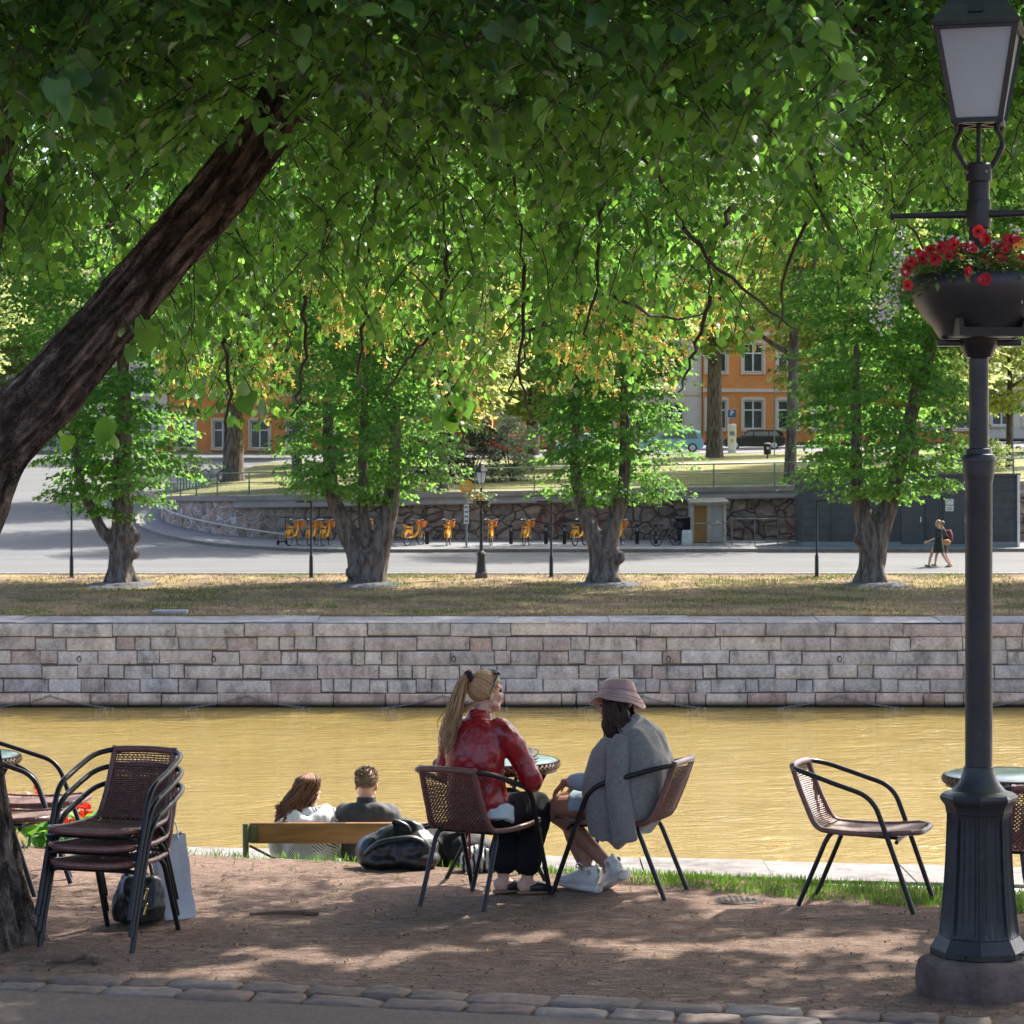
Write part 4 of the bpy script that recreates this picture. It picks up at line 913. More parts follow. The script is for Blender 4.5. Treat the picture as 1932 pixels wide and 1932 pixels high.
BG = [  # px, depth, crown, height, crown base, radius, trunk radius, label
 (440, 137, CR_BIG, 22, 7, 6, .62, 'thick pale barked tree at the end of the park railing, beside the parked bicycle'),
 (835, 112, CR_LOW, 18, 4, 4, .27, 'slim tree behind the railing beside the dark bushes, left of the small street lamp'),
 (1348, 165, CR_HIGH, 20, 10, 5, .62, 'thick trunked tree just left of the black estate car'),
 (1490, 111, CR_HIGH, 20, 9, 5, .30, 'slim dark tree inside the railing, standing before the orange facade windows'),
 (640, 150, CR_LOW, 18, 4, 4, .3, 'bushy park tree rising behind the second quay tree from the left'),
 (1040, 158, CR_LOW, 18, 4, 4, .3, 'bushy park tree above the red car'),
 (1190, 128, CR_HIGH, 20, 10, 5, .3, 'park tree behind the third quay tree from the left'),
 (1790, 150, CR_LOW, 18, 4, 4, .3, 'bushy park tree behind the grey cabin, left of the lamp post'),
 (1905, 132, CR_LOW, 18, 4, 4, .22, 'bushy park tree at the right edge of the picture, right of the lamp post'),
 (1640, 140, CR_HIGH, 20, 10, 5, .3, 'park tree behind the quay tree with the V fork'),
 (40, 205, CR_BIG, 22, 7, 6, .4, 'far street tree at the left edge behind the leaning limb'),
 (215, 230, CR_BIG, 22, 7, 6, .4, 'far street tree seen above the leftmost quay tree'),
 (560, 190, CR_BIG, 22, 7, 6, .4, 'far street tree between the first two quay trees'),
 (760, 172, CR_BIG, 22, 7, 6, .4, 'tall far tree right of the second quay tree from the left'),
 (1010, 182, CR_HIGH, 20, 10, 5, .35, 'tall far tree above the white car'),
 (-130, 178, CR_BIG, 22, 7, 6, .4, 'far street tree beyond the left picture edge'),
 (2030, 165, CR_BIG, 22, 7, 6, .4, 'far park tree beyond the right picture edge'),
 (700, 121, CR_LOW, 18, 4, 4, .25, 'bushy tree just behind the railing above the second quay tree'),
 (1000, 140, CR_LOW, 18, 4, 4, .25, 'bushy park tree left of the third quay tree, near the pale flowering bush'),
 (1135, 145, CR_LOW, 18, 4, 4, .25, 'bushy park tree right behind the third quay tree'),
 (1600, 128, CR_LOW, 18, 4, 4, .25, 'bushy park tree above the left end of the grey cabin'),
 (1725, 120, CR_LOW, 18, 4, 4, .25, 'bushy park tree just behind the grey cabin, right of the V forked tree'),
 (560, 119, CR_HIGH, 20, 10, 5, .28, 'park tree behind the curved end of the rubble wall'),
 (1420, 118, CR_HIGH, 20, 10, 5, .0, 'x'),
 (1560, 172, CR_HIGH, 20, 10, 5, .3, 'far tree in front of the orange facade, right of the black estate car')]
BG = [b for b in BG if b[-1] != 'x']
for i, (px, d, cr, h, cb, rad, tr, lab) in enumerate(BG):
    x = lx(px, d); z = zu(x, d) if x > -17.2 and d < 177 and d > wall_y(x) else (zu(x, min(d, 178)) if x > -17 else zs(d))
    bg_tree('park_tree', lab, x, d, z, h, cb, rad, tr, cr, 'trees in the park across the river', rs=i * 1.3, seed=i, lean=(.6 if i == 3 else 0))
# bushes
def bush(name, label, x, y, z, r, h, mat, seed, size=.12, n=120):
    t = thing(name, label, 'bush', (x, y, z), group='bushes behind the park railing')
    P, Y, Z, S = sprays([(.1, r * .8), (h * .5, r), (h * .85, r * .7), (h, r * .2)], n, 34, size, rseed=seed, spread=.35); v, f = leaves(P, Y, Z, S, KITE, KITEF)
    npmesh('foliage', v, f, 4, [mat], t); g = G()
    for k in range(6): a = k * 1.05; g.tube([(0, 0, -.2), (r * .4 * math.cos(a), r * .4 * math.sin(a), h * .6)], [.05, .02], 5)
    obj('stems', g, BARK2, t, world=False)
DK = leaf_mat('dark_leaf', (.012, .022, .012), (.03, .04, .02), (.05, .08, .02), tmix=.25)
WH = leaf_mat('pale_flower_leaf', (.16, .20, .10), (.45, .47, .38), (.3, .4, .2), tmix=.35)
for px, d, r_, h, m_, lab in ((885, 122, 1.9, 3.4, DK, 'dark leaved bush behind the railing, left of the small street lamp'), (800, 126, 1.5, 2.6, DK, 'low dark bush behind the railing beside the slim park tree'), (965, 124, 1.3, 3.2, WH, 'pale flowering bush behind the small street lamp'), (1840, 124, 1.6, 1.8, LF_FAR, 'low green bush above the grey cabin beside the lamp post')):
    x = lx(px, d); bush('bush', lab, x, d, zu(x, d), r_, h, m_, int(px))
# ================================================================ cafe chairs
def arc_pts(a, b, c, n=6): return [((1 - t) ** 2) * Vector(a) + 2 * t * (1 - t) * Vector(b) + t * t * Vector(c) for t in [i / n for i in range(n + 1)]]
SEATP = [(-.440, .764), (-.395, .640), (-.350, .535), (-.318, .470), (-.285, .436), (-.235, .424), (-.10, .418), (.08, .424), (.235, .440), (.262, .436)]
sp_ = smooth_path([V(0, y, z) for y, z in SEATP], 8)
SLEN = [0]
for a, b in zip(sp_, sp_[1:]): SLEN.append(SLEN[-1] + (b - a).length)
def seat_at(s):
    s = max(0, min(SLEN[-1], s)); j = 0
    while j < len(SLEN) - 2 and SLEN[j + 1] < s: j += 1
    t = (s - SLEN[j]) / (SLEN[j + 1] - SLEN[j]); return sp_[j].lerp(sp_[j + 1], t), (sp_[j + 1] - sp_[j]).normalized()
def half_w(s): return interp(s / SLEN[-1], [(0, .172), (.25, .180), (.42, .196), (.6, .212), (.93, .218), (1, .20)])
def seat_pt(s, u):                                   # u in -1..1 across
    p, t = seat_at(s); n = V(0, -t.z, t.y); back = interp(s / SLEN[-1], [(0, 1), (.36, .75), (.5, .2), (1, .3)])
    bulge = .035 * (1 - u * u) * back
    q = V(u * half_w(s), p.y, p.z)
    return q + (V(0, -bulge, 0) if s / SLEN[-1] < .42 else V(0, 0, -bulge * .6)), n
TB = SLEN[-1] * .40
def make_chair():
    t = thing('cafe_chair', '', 'chair')
    r = .0145; BL = MT['black_metal']
    for s in (-1, 1):
        leg = [V(s * .258, .262, 0), V(s * .256, .155, .30), V(s * .258, .085, .49)] + arc_pts((s * .259, .062, .55), (s * .262, .030, .625), (s * .262, -.045, .652), 6)
        g = G(); g.tube(leg, r, 10); obj('leg', g, BL, t, world=False)
        arm = [V(s * .262, -.045, .652), V(s * .262, -.20, .700), V(s * .255, -.31, .735)] + arc_pts((s * .248, -.345, .745), (s * .232, -.415, .762), (s * .165, -.440, .768), 7)
        g = G(); g.tube(arm, r, 10); obj('armrest', g, BL, t, world=False)
        rear = [V(s * .205, -.400, 0), V(s * .20, -.300, .235)] + arc_pts((s * .197, -.250, .355), (s * .194, -.225, .405), (s * .165, -.215, .408), 6)
        g = G(); g.tube(rear, r * .95, 10); obj('leg', g, BL, t, world=False)
    g = G(); g.tube([V(-.165, -.215, .408), V(.165, -.215, .408)], r * .9, 10); g.tube([V(-.252, .165, .385), V(-.2, .165, .395), V(.2, .165, .395), V(.252, .165, .385)], r * .8, 8)
    for s in (-1, 1): g.tube([V(s * .15, -.215, .408), V(s * .15, .165, .395)], r * .7, 8)
    obj('crossbar', g, BL, t, world=False)
    g = G(); P = [V(.172 * (1 - 2 * i / 14), -.440 - .012 * (1 - (1 - 2 * i / 14) ** 2), .768 + .006 * (1 - (1 - 2 * i / 14) ** 2)) for i in range(15)]; g.tube(P, [.0185 + .0008 * (i % 2) for i in range(15)], 10)
    obj('back_rail', g, MT['rattan_wrap'], t, world=False)
    # edge tube of the seat shell: down one side of the back, round the front, up the other side
    ed = [seat_pt(SLEN[-1] * i / 40, -1)[0] for i in range(38)] + [seat_pt(SLEN[-1], u)[0] + V(0, .016 * (1 - u * u), 0) for u in (-.8, -.5, 0, .5, .8)] + [seat_pt(SLEN[-1] * i / 40, 1)[0] for i in range(37, -1, -1)]
    ed[0] = ed[0] + V(0, -.005, .022); ed[-1] = ed[-1] + V(0, -.005, .022)
    g = G(); g.tube(ed, [.0155 + .0008 * (i % 2) for i in range(len(ed))], 9); obj('edge_tube', g, MT['rattan_wrap'], t, world=False)
    def weave(s0, s1, name):
        g = G(); s = s0; i = 0; nw = 17
        while s < s1:
            fr = s / SLEN[-1]
            openw = fr < .10 or .52 < fr < .97
            wd = .0042 if openw else .0058
            P = []; 
            for k in range(nw * 2 + 1):
                u = -1 + k / nw; p, n = seat_pt(s + (.0016 * noise.noise(V(u * 3, s * 60, 1))), u); P.append(p + n * (.0052 * (1 if (k // 1 + i) % 2 else -1) if 0 < k < nw * 2 else 0))
            T = seat_at(s)[1]
            g.tube(P, [(wd, .0024)] * len(P), 4, xdir=T, cap=False)
            s += .0118 if not openw else .0128; i += 1
        for k in range(1, 14):
            u = -1 + k / 7; P = [seat_pt(s0 + (s1 - s0) * j / 16, u)[0] for j in range(17)]
            g.tube(P, .0028, 4, cap=False)
        obj(name, g, MT['rattan'], t, world=False, ang=0)
    weave(.018, TB, 'backrest'); weave(TB, SLEN[-1] - .012, 'seat')
    return t
ch0 = make_chair()
GA = 'wicker and black tube cafe chairs'
def chair_at(x, y, fx, fy, label, group=GA, z=0.0, first=[True], rot=None):
    if first[0]:
        first[0] = False; ch0.location = (x, y, z); ch0.rotation_euler = rot or (0, 0, rz_of(fx, fy)); tag(ch0, label, 'chair', group); return ch0
    return dup(ch0, (x, y, z), rz_of(fx, fy), label, group, rot)
RED_O, RED_F = V(-.135, 14.40, 0), V(.5, .866, 0)
GREY_O, GREY_F = V(.565, 14.63, 0), V(-.93, .37, 0)
chair_at(RED_O.x, RED_O.y, RED_F.x, RED_F.y, 'brown wicker chair the ponytailed woman in the red jacket sits on')
chair_at(GREY_O.x, GREY_O.y, GREY_F.x, GREY_F.y, 'brown wicker chair the woman in the bucket hat sits on')
chair_at(2.04, 14.21, .93, -.36, 'empty brown wicker chair standing alone left of the lamp post, facing right')
chair_at(2.80, 13.64, .05, 1, 'brown wicker chair seen from behind, half hidden by the lamp post at the table')
sf = V(-.30, -.95, 0); so_ = V(-2.07, 13.06, 0)
for i in range(3):
    rz = rz_of(sf.x, sf.y)
    chair_at(so_.x + sf.x * .012 * i, so_.y + sf.y * .012 * i, sf.x, sf.y, ['lowest of the three stacked wicker chairs beside the tree trunk', 'middle one of the three stacked wicker chairs beside the tree trunk', 'topmost of the three stacked wicker chairs beside the tree trunk'][i], z=.086 * i)
chair_at(-2.86, 15.42, .96, -.10, 'farther of the two wicker chairs at the left edge, nearest the red canna flowers')
chair_at(-2.90, 14.72, .97, -.22, 'nearer of the two wicker chairs at the left edge, half hidden by the trunk')

# ================================================================ glass topped tables with braided rims
def glass_top():
    m, nt, out = _nt('pebbled_glass'); vec = texco(nt)
    n1 = noise_n(nt, texco(nt, (1, 1, 1)), 45, 4, .7); col = ramp(nt, n1, [(.3, (.10, .17, .16)), (.7, (.22, .31, .29))])
    p = N(nt, 'BsdfPrincipled'); p.inputs['Roughness'].default_value = .22; p.inputs['Specular IOR Level'].default_value = .6
    L(nt, col, p.inputs['Base Color']); L(nt, bump(nt, n1, .5, .004), p.inputs['Normal']); L(nt, p.outputs[0], out.inputs['Surface']); return m
GT = glass_top(); BRAID = M('braided_cane', (.085, .045, .022), (.22, .13, .065), rough=.5, sc=45)
def make_table(r=.36):
    t = thing('cafe_table', '', 'table')
    g = G(); g.lathe([(0.001, .708), (r - .012, .708), (r - .006, .712), (r - .006, .722), (r - .010, .725), (.001, .725)], 64, cap=False); obj('glass_top', g, GT, t, world=False)
    g = G(); g.lathe([(r - .004, .680), (r + .004, .683), (r + .006, .7), (r + .004, .724), (r - .004, .727)], 64, cap=False); g.lathe([(r - .004, .727), (r - .012, .690), (r - .012, .66), (r - .004, .66), (r - .004, .68)], 64, cap=False)
    obj('hoop', g, MT['black_metal'], t, world=False)
    g = G(); nb = 62
    for k in range(nb):
        for s in (-1, 1):
            a0 = 2 * math.pi * k / nb; P = []
            for j in range(5):
                a = a0 + 2 * math.pi / nb * 1.5 * j / 4; q = j / 4; P.append(V((r + .008 + .006 * math.sin(q * math.pi)) * math.cos(a), (r + .008 + .006 * math.sin(q * math.pi)) * math.sin(a), .699 + s * .016 * (1 - 2 * q) - s * .0 ))
            g.tube(P, [(.006, .0042)] * 5, 5, cap=True)
    obj('braided_rim', g, BRAID, t, world=False)
    for k in range(4):
        a = math.pi / 4 + k * math.pi / 2 + .35; d = V(math.cos(a), math.sin(a), 0); e = V(-d.y, d.x, 0)
        g = G(); g.tube([d * (r - .03) + V(0, 0, .69), d * .20 + V(0, 0, .45), d * .17 + V(0, 0, .36), d * .22 + V(0, 0, .2), d * .33], .013, 8); obj('leg', g, MT['black_metal'], t, world=False)
    g = G(); g.tube([V(.175 * math.cos(a), .175 * math.sin(a), .37) for a in [2 * math.pi * i / 24 for i in range(24)]], .010, 6, closed=True); obj('brace_ring', g, MT['black_metal'], t, world=False)
    return t
tb = make_table(); tb.location = (-.09, 14.96, 0); GTB = 'round glass cafe tables'
tag(tb, 'round glass table with braided rim between the two seated women', 'table', GTB)
dup(tb, (2.78, 14.2, 0), .6, 'round glass table with braided rim behind the lamp post', GTB)
dup(tb, (-3.31, 15.2, 0), .2, 'round glass table with braided rim at the left edge behind the trunk', GTB)
# cup on its saucer
cup = thing('coffee_cup', 'white coffee cup with brown coffee on the table beside the red sleeve', 'cup', (.085, 14.86, .725))
POR = M('porcelain', (.72, .72, .70), rough=.15, spec=.5)
g = G(); g.lathe([(.020, .010), (.024, .012), (.034, .03), (.041, .058), (.043, .074), (.0405, .074), (.036, .05), (.028, .03), (.001, .026)], 32, cap=False); g.lathe([(.001, .010), (.020, .010)], 32, cap=False); obj('bowl', g, POR, cup, world=False)
g = G(); g.tube(smooth_path([(.040, 0, .062), (.058, 0, .068), (.068, 0, .052), (.058, 0, .032), (.034, 0, .026)], 5), [(.004, .006)] * 21, 8); obj('handle', g, POR, cup, world=False)
g = G(); g.lathe([(.001, .066), (.0395, .066)], 28, cap=False); obj('coffee', g, M('coffee', (.14, .06, .025), rough=.3), cup, world=False)
sau = obj('saucer', (lambda gg: (gg.lathe([(.001, .002), (.035, .002), (.060, .008), (.074, .015), (.074, .018), (.058, .012), (.034, .0075), (.001, .0075)], 36, c=(.085, 14.86, .7255), cap=False), gg)[1])(G()), M('brown_saucer', (.10, .035, .025), (.13, .05, .035), rough=.25, sc=20))
tag(sau, 'dark brown saucer under the white coffee cup', 'saucer'); cup.location.z = .7255 + .002

# ================================================================ the near street lamp
LX, LY_ = 2.165, 11.8
def lz(py): return CAMZ - (py - HZ) / F * LY_
lamp = thing('street_lamp', 'tall black iron street lamp with fluted pedestal and frosted lantern in the foreground', 'street lamp', (LX, LY_, 0))
IR = MT['lamp_iron']; YAW = R(15); C8 = math.cos(math.pi / 8)
def lathe8(g, prof, m=0, n=8): g.lathe([(r_ / C8, z) for r_, z in prof], 8, c=(LX, LY_, 0), rot0=math.pi / 8 - math.pi / 2 + YAW, m=m)
stone = M('lamp_stone', (.085, .058, .050), (.16, .115, .10), rough=.95, sc=5, bsc=28, bs=.9, bd=.02)
g = G(); n = 96; rows = [(0.262, -.10), (.265, .0), (.266, .05), (.264, .10), (.258, .145), (.245, .163), (.225, .172), (.19, .176), (.05, .178)]; vs = []
for r_, z in rows:
    for j in range(n):
        a = 2 * math.pi * j / n; k = (a + math.pi / 8) % (math.pi / 4) - math.pi / 8
        rr = r_ * min(1 / math.cos(k), 1.078); a2 = a + YAW - math.pi / 2; q = V(math.cos(a2), math.sin(a2), 0)
        rr += .010 * noise.noise(V(q.x * 3, q.y * 3, z * 9)) + .005 * noise.noise(V(q.x * 14, q.y * 14, z * 40)) * (r_ > .2)
        if z > .09 and r_ > .2: rr -= max(0, .035 * (noise.noise(V(q.x * 2.2, q.y * 2.2, 4.4)) - .18))
        vs.append(V(LX, LY_, z + .006 * noise.noise(V(q.x * 5, q.y * 5, 2))) + q * rr)
g.add(vs, [(i * n + j, i * n + (j + 1) % n, (i + 1) * n + (j + 1) % n, (i + 1) * n + j) for i in range(len(rows) - 1) for j in range(n)] + [tuple((len(rows) - 1) * n + j for j in range(n))])
obj('stone_base', g, stone, lamp, ang=26)
g = G(); lathe8(g, [(.205, .176), (.207, .180), (.207, .205), (.175, .262), (.165, .268), (.10, .268)])
for j in range(4):
    a = YAW + math.pi / 4 + j * math.pi / 2; d = V(math.cos(a), math.sin(a), 0); e = V(-d.y, d.x, 0)
    g.tube([V(LX, LY_, .19) + d * .214, V(LX, LY_, .20) + d * .214], .016, 6)
obj('foot_flange', g, IR, lamp, ang=25)
g = G(); nz, per = 12, 10; vs = []; nn = 8 * per * 2      # fluted, slightly flaring pedestal
zs_ = [.266, .29, .36, .45, .55, .65, .74, .80, .83]; ap = [.172, .169, .162, .154, .147, .142, .139, .137, .137]
for zi, (z, r_) in enumerate(zip(zs_, ap)):
    for f_ in range(8):
        am = YAW - math.pi / 2 + f_ * math.pi / 4; d = V(math.cos(am), math.sin(am), 0); e = V(-d.y, d.x, 0); hw = r_ * math.tan(math.pi / 8)
        for k in range(20):
            u = -1 + 2 * (k + .5) / 20; q = (u * .92 + 1) / 2 * 5; fl = 0.0
            if .03 < (u + 1) / 2 < .97 and 0 < zi < len(zs_) - 1: fl = .010 * max(0, math.sin((q % 1) * math.pi)) ** .8 if 0 < q < 5 else 0
            vs.append(V(LX, LY_, z) + d * (r_ - fl) + e * (hw * u))
m_ = 160
g.add(vs, [(i * m_ + j, i * m_ + (j + 1) % m_, (i + 1) * m_ + (j + 1) % m_, (i + 1) * m_ + j) for i in range(len(zs_) - 1) for j in range(m_)])
obj('pedestal', g, IR, lamp, ang=30)
g = G(); lathe8(g, [(.10, .832), (.138, .832), (.140, .842), (.143, .862), (.152, .876), (.163, .892), (.165, .905), (.157, .920), (.140, .930), (.12, .936)]); obj('pedestal_cap', g, IR, lamp, ang=25)
g = G(); g.lathe([(.135, .930), (.122, .938), (.098, .965), (.083, .992), (.074, 1.02), (.069, 1.035), (.069, 1.045), (.058, 1.05)], 40, c=(LX, LY_, 0)); obj('neck', g, IR, lamp, ang=35)
zc0, zc1 = lz(890), lz(850)
g = G(); g.lathe([(.0625, 1.04), (.0625, zc0 - .05), (.068, zc0 - .03), (.071, zc0), (.071, zc0 + .01)], 36, c=(LX, LY_, 0)); obj('lower_shaft', g, IR, lamp, ang=35)
g = G(); g.lathe([(.06, zc0), (.072, zc0), (.075, zc0 + .045), (.081, zc0 + .047), (.081, zc0 + .062), (.074, zc0 + .078), (.062, zc0 + .083), (.058, zc0 + .105), (.044, zc0 + .11)], 36, c=(LX, LY_, 0)); obj('collar', g, IR, lamp, ang=30)
zb0 = lz(672)
g = G(); g.lathe([(.045, zc0 + .1), (.045, lz(420))], 32, c=(LX, LY_, 0)); obj('upper_shaft', g, IR, lamp, ang=35)
g = G(); g.lathe([(.045, lz(432)), (.054, lz(430)), (.056, lz(425)), (.056, lz(388)), (.053, lz(378)), (.050, lz(376)), (.050, lz(345)), (.060, lz(343)), (.061, lz(312)), (.052, lz(308)), (.03, lz(307))], 32, c=(LX, LY_, 0)); obj('head_sleeve', g, IR, lamp, ang=30)
g = G()
for j in range(4):
    a = YAW - math.pi / 2 + .1 + j * math.pi / 2; d = V(math.cos(a), math.sin(a), 0); p = V(LX, LY_, lz(326)); g.ball(p + d * .061, .009, 8, 5)
obj('sleeve_bolt', g, MT['steel_grey'], lamp)
zb = lz(404); d = V(math.cos(YAW), math.sin(YAW), 0) * -1
g = G(); c = V(LX, LY_, zb)
bd_ = V(math.cos(R(14)), -math.sin(R(14)), 0)
g.tube([c - bd_ * .405, c - bd_ * .395, c - bd_ * .385, c - bd_ * .05, c + bd_ * .05, c + bd_ * .385, c + bd_ * .395, c + bd_ * .405], [.021, .021, .012, .020, .020, .012, .021, .021], 12)
obj('ladder_bar', g, IR, lamp)
# lantern
zl0, zl1 = lz(232), lz(58); EX = [V(math.cos(YAW - .0), -math.sin(YAW), 0), V(math.sin(YAW), math.cos(YAW), 0)]
def lp(u, v_, z): return V(LX, LY_, z) + EX[0] * u + EX[1] * v_
hb, ht = .105, .178
g = G(); cs = [(-1, -1), (1, -1), (1, 1), (-1, 1)]
for i in range(4):
    a, b = cs[i], cs[(i + 1) % 4]
    pb, pt = lp(a[0] * hb, a[1] * hb, zl0), lp(a[0] * ht, a[1] * ht, zl1); g.tube([pb, pt], .016, 4)
    g.tube([pb, lp(b[0] * hb, b[1] * hb, zl0)], .017, 4); g.tube([pt, lp(b[0] * ht, b[1] * ht, zl1)], .020, 4)
    q0, q1 = lp(a[0] * hb * .6, a[1] * hb * .6, zl0 - .012), lp(-a[0] * hb * .6, -a[1] * hb * .6, zl0 - .012)
    if i < 2: g.tube([lp(a[0] * hb, a[1] * hb, zl0 - .005), lp(-a[0] * hb, -a[1] * hb, zl0 - .005)], .008, 4)
    k = lp(a[0] * hb * .92, a[1] * hb * .92, zl0 - .01); g.ball(k, .016, 8, 6); g.tube([k, k - V(0, 0, .05)], [.012, .004], 6)
obj('lantern_frame', g, IR, lamp, ang=20)
def opal():
    m, nt, out = _nt('opal_pane'); p = N(nt, 'BsdfPrincipled'); p.inputs['Base Color'].default_value = (.58, .62, .68, 1); p.inputs['Roughness'].default_value = .35
    t = N(nt, 'BsdfTranslucent'); t.inputs['Color'].default_value = (.6, .65, .72, 1); mx = N(nt, 'MixShader'); mx.inputs[0].default_value = .45
    L(nt, p.outputs[0], mx.inputs[1]); L(nt, t.outputs[0], mx.inputs[2]); L(nt, mx.outputs[0], out.inputs['Surface']); return m
OP = opal()
for i in range(4):
    a, b = cs[i], cs[(i + 1) % 4]; g = G(); k = .985
    g.quad(lp(a[0] * hb * k, a[1] * hb * k, zl0), lp(b[0] * hb * k, b[1] * hb * k, zl0), lp(b[0] * ht * k, b[1] * ht * k, zl1), lp(a[0] * ht * k, a[1] * ht * k, zl1)); obj('pane', g, OP, lamp, smooth=False)
g = G(); prof = [(ht + .022, zl1 + .0), (ht + .024, zl1 + .018), (ht * .82, zl1 + .10), (.075, zl1 + .23), (.07, zl1 + .26), (.09, zl1 + .27), (.085, zl1 + .30), (.03, zl1 + .36), (.001, zl1 + .42)]
g.lathe([(r_ * math.sqrt(2), z) for r_, z in prof], 4, c=(LX, LY_, 0), rot0=math.pi / 4 - YAW); obj('roof', g, IR, lamp, smooth=False)
g = G(); o = lp(-.045, -(ht * .86) - .0, zl1 + .085)
g.box(lp(.0, -ht * .80 - .018, zl1 + .075), (.07, .02, .045), rot=Euler((R(-28), 0, -YAW)).to_matrix()); obj('roof_vent', g, IR, lamp)
g = G()
for s in (-1, 1):
    for q in (-1,):
        P = [lp(s * .055, 0, lz(318)), lp(s * .088, 0, lz(295)), lp(s * .108, 0, lz(275)), lp(s * .098, 0, lz(258)), lp(s * .082, 0, lz(246)), lp(s * .085, 0, zl0 - .004)]
        g.tube(smooth_path(P, 5), .013, 8)
g.tube([V(LX, LY_, lz(310)), V(LX, LY_, zl0)], .011, 8)
obj('yoke', g, IR, lamp)
g = G(); g.quad(lp(-hb, -hb, zl0 + .004), lp(-hb, hb, zl0 + .004), lp(hb, hb, zl0 + .004), lp(hb, -hb, zl0 + .004)); obj('lantern_floor', g, M('tan_liner', (.30, .21, .15), rough=.7), lamp, smooth=False)
# flower bowl clasping the post
bowl = thing('flower_bowl', 'large black half round planter clasping the foreground street lamp', 'planter', (LX, LY_, lz(640)))
z0, z1 = lz(640), lz(520); g = G()
prof = [(.05, z0 + .002), (.165, z0), (.185, z0 + .012), (.215, z0 + .06), (.265, z0 + .115), (.300, z0 + .17), (.318, z0 + .225), (.322, z0 + .262), (.312, z1 - .012), (.308, z1), (.296, z1), (.298, z1 - .03), (.29, z1 - .05), (.05, z1 - .05)]
g.lathe([(r_, z) for r_, z in prof], 56, c=(LX, LY_, 0), cap=False); obj('shell', g, M('planter_plastic', (.016, .019, .021), (.026, .028, .03), rough=.38, sc=4), bowl, ang=40)
g = G(); fd = V(math.sin(R(8)), -math.cos(R(8)), 0); fe = V(fd.y * -1, fd.x, 0)
pa = [(-.155, z0 + .005), (.155, z0 + .005), (.166, z0 + .085), (.146, z0 + .085), (.135, z0 + .045), (-.135, z0 + .045), (-.146, z0 + .085), (-.166, z0 + .085)]
g.prism(pa, lambda u, z: V(LX, LY_, z) + fe * u + fd * (.192 + (z - z0) * .30), lambda u, z: V(LX, LY_, z) + fe * u + fd * (.09)); obj('front_bracket', g, M('planter_bracket', (.024, .028, .031), rough=.35), bowl, smooth=False)
g = G()
g.lathe([(.095, z0 - .002), (.092, z0 - .02), (.062, z0 - .085), (.052, z0 - .09)], 20, c=(LX, LY_, 0)); 
for s in (-1, 1): g.box((LX + s * .135, LY_, z0 - .018), (.12, .06, .03), b=.006)
obj('clamp', g, MT['black_metal'], bowl, ang=30)
fl = thing('bowl_flowers', 'red petunias and trailing white flowers filling the black planter on the street lamp', 'flowers', (LX, LY_, z1 - .04))
P, Y, Z, S = [], [], [], []
for i in range(2600):
    a = rnd.uniform(0, 6.283); r_ = .30 * math.sqrt(rnd.random()) + rnd.gauss(0, .02); h = rnd.uniform(-.02, .14) * (1 - (r_ / .42) ** 2) + rnd.gauss(0, .015)
    left = max(0, -math.cos(a)); 
    if r_ > .22 and rnd.random() < .35 + .4 * left: r_ += rnd.uniform(0, .10); h = -.10 * rnd.random() * (.4 + 1.2 * left) + .05
    P.append((LX + r_ * math.cos(a), LY_ + r_ * math.sin(a), z1 + h)); Y.append((math.cos(a) + rnd.gauss(0, .6), math.sin(a) + rnd.gauss(0, .6), rnd.gauss(.3, .6))); Z.append((rnd.gauss(0, .5), rnd.gauss(-.3, .5), 1)); S.append(rnd.uniform(.018, .045))
v, f = leaves(P, Y, Z, S, KITE * np.array([.62, 1, 1], np.float32), KITEF); o_ = np.array(fl.location, np.float32)
npmesh('foliage', v - o_, f, 4, [leaf_mat('petunia_leaf', (.05, .11, .025), (.12, .2, .05), (.2, .35, .06), tmix=.3)], fl)
g = G()
for i in range(12):
    a = rnd.uniform(2.4, 3.9); P0 = V(LX + .29 * math.cos(a), LY_ + .29 * math.sin(a), z1 - .01); l = rnd.uniform(.06, .26)
    g.tube(smooth_path([P0, P0 + V(.09 * math.cos(a), .09 * math.sin(a), .02), P0 + V(.13 * math.cos(a), .13 * math.sin(a), -l)], 4), .003, 4)

def petunia(c, d, r_, col, name):
    d = Vector(d).normalized(); X = d.orthogonal().normalized(); Y_ = d.cross(X); g = G(); n = 20; vs = [c - d * r_ * .75]
    for rr, h in ((.22, -.35), (.62, -.02), (1.0, .06)):
        for k in range(n):
            a = 6.283 * k / n; q = rr * (1 + (.10 * math.cos(5 * a) if rr > .5 else 0)); vs.append(c + X * (r_ * q * math.cos(a)) + Y_ * (r_ * q * math.sin(a)) + d * (r_ * (h + (.05 * math.cos(10 * a) if rr > .9 else 0))))
    fs = [(0, 1 + (k + 1) % n, 1 + k) for k in range(n)]; ms = [1] * n
    for i in range(2):
        for k in range(n): fs.append((1 + i * n + k, 1 + i * n + (k + 1) % n, 1 + (i + 1) * n + (k + 1) % n, 1 + (i + 1) * n + k)); ms.append(0)
    g.v = [tuple(p) for p in vs]; g.f = fs; g.m = ms; obj(name, g, [col, MT['fl_eye']], fl)
MT['fl_eye'] = M('flower_throat', (.03, .012, .01), rough=.7)
REDP = leaf_mat('red_petal', (.36, .012, .018), (.50, .022, .022), (.5, .03, .03), tmix=.25, under=1.0); YELP = leaf_mat('yellow_petal', (.65, .32, .03), (.75, .42, .06), (.6, .3, .05), tmix=.25, under=1.0); WHP = leaf_mat('white_petal', (.55, .55, .58), (.75, .75, .78), (.6, .6, .6), tmix=.3, under=1.0)
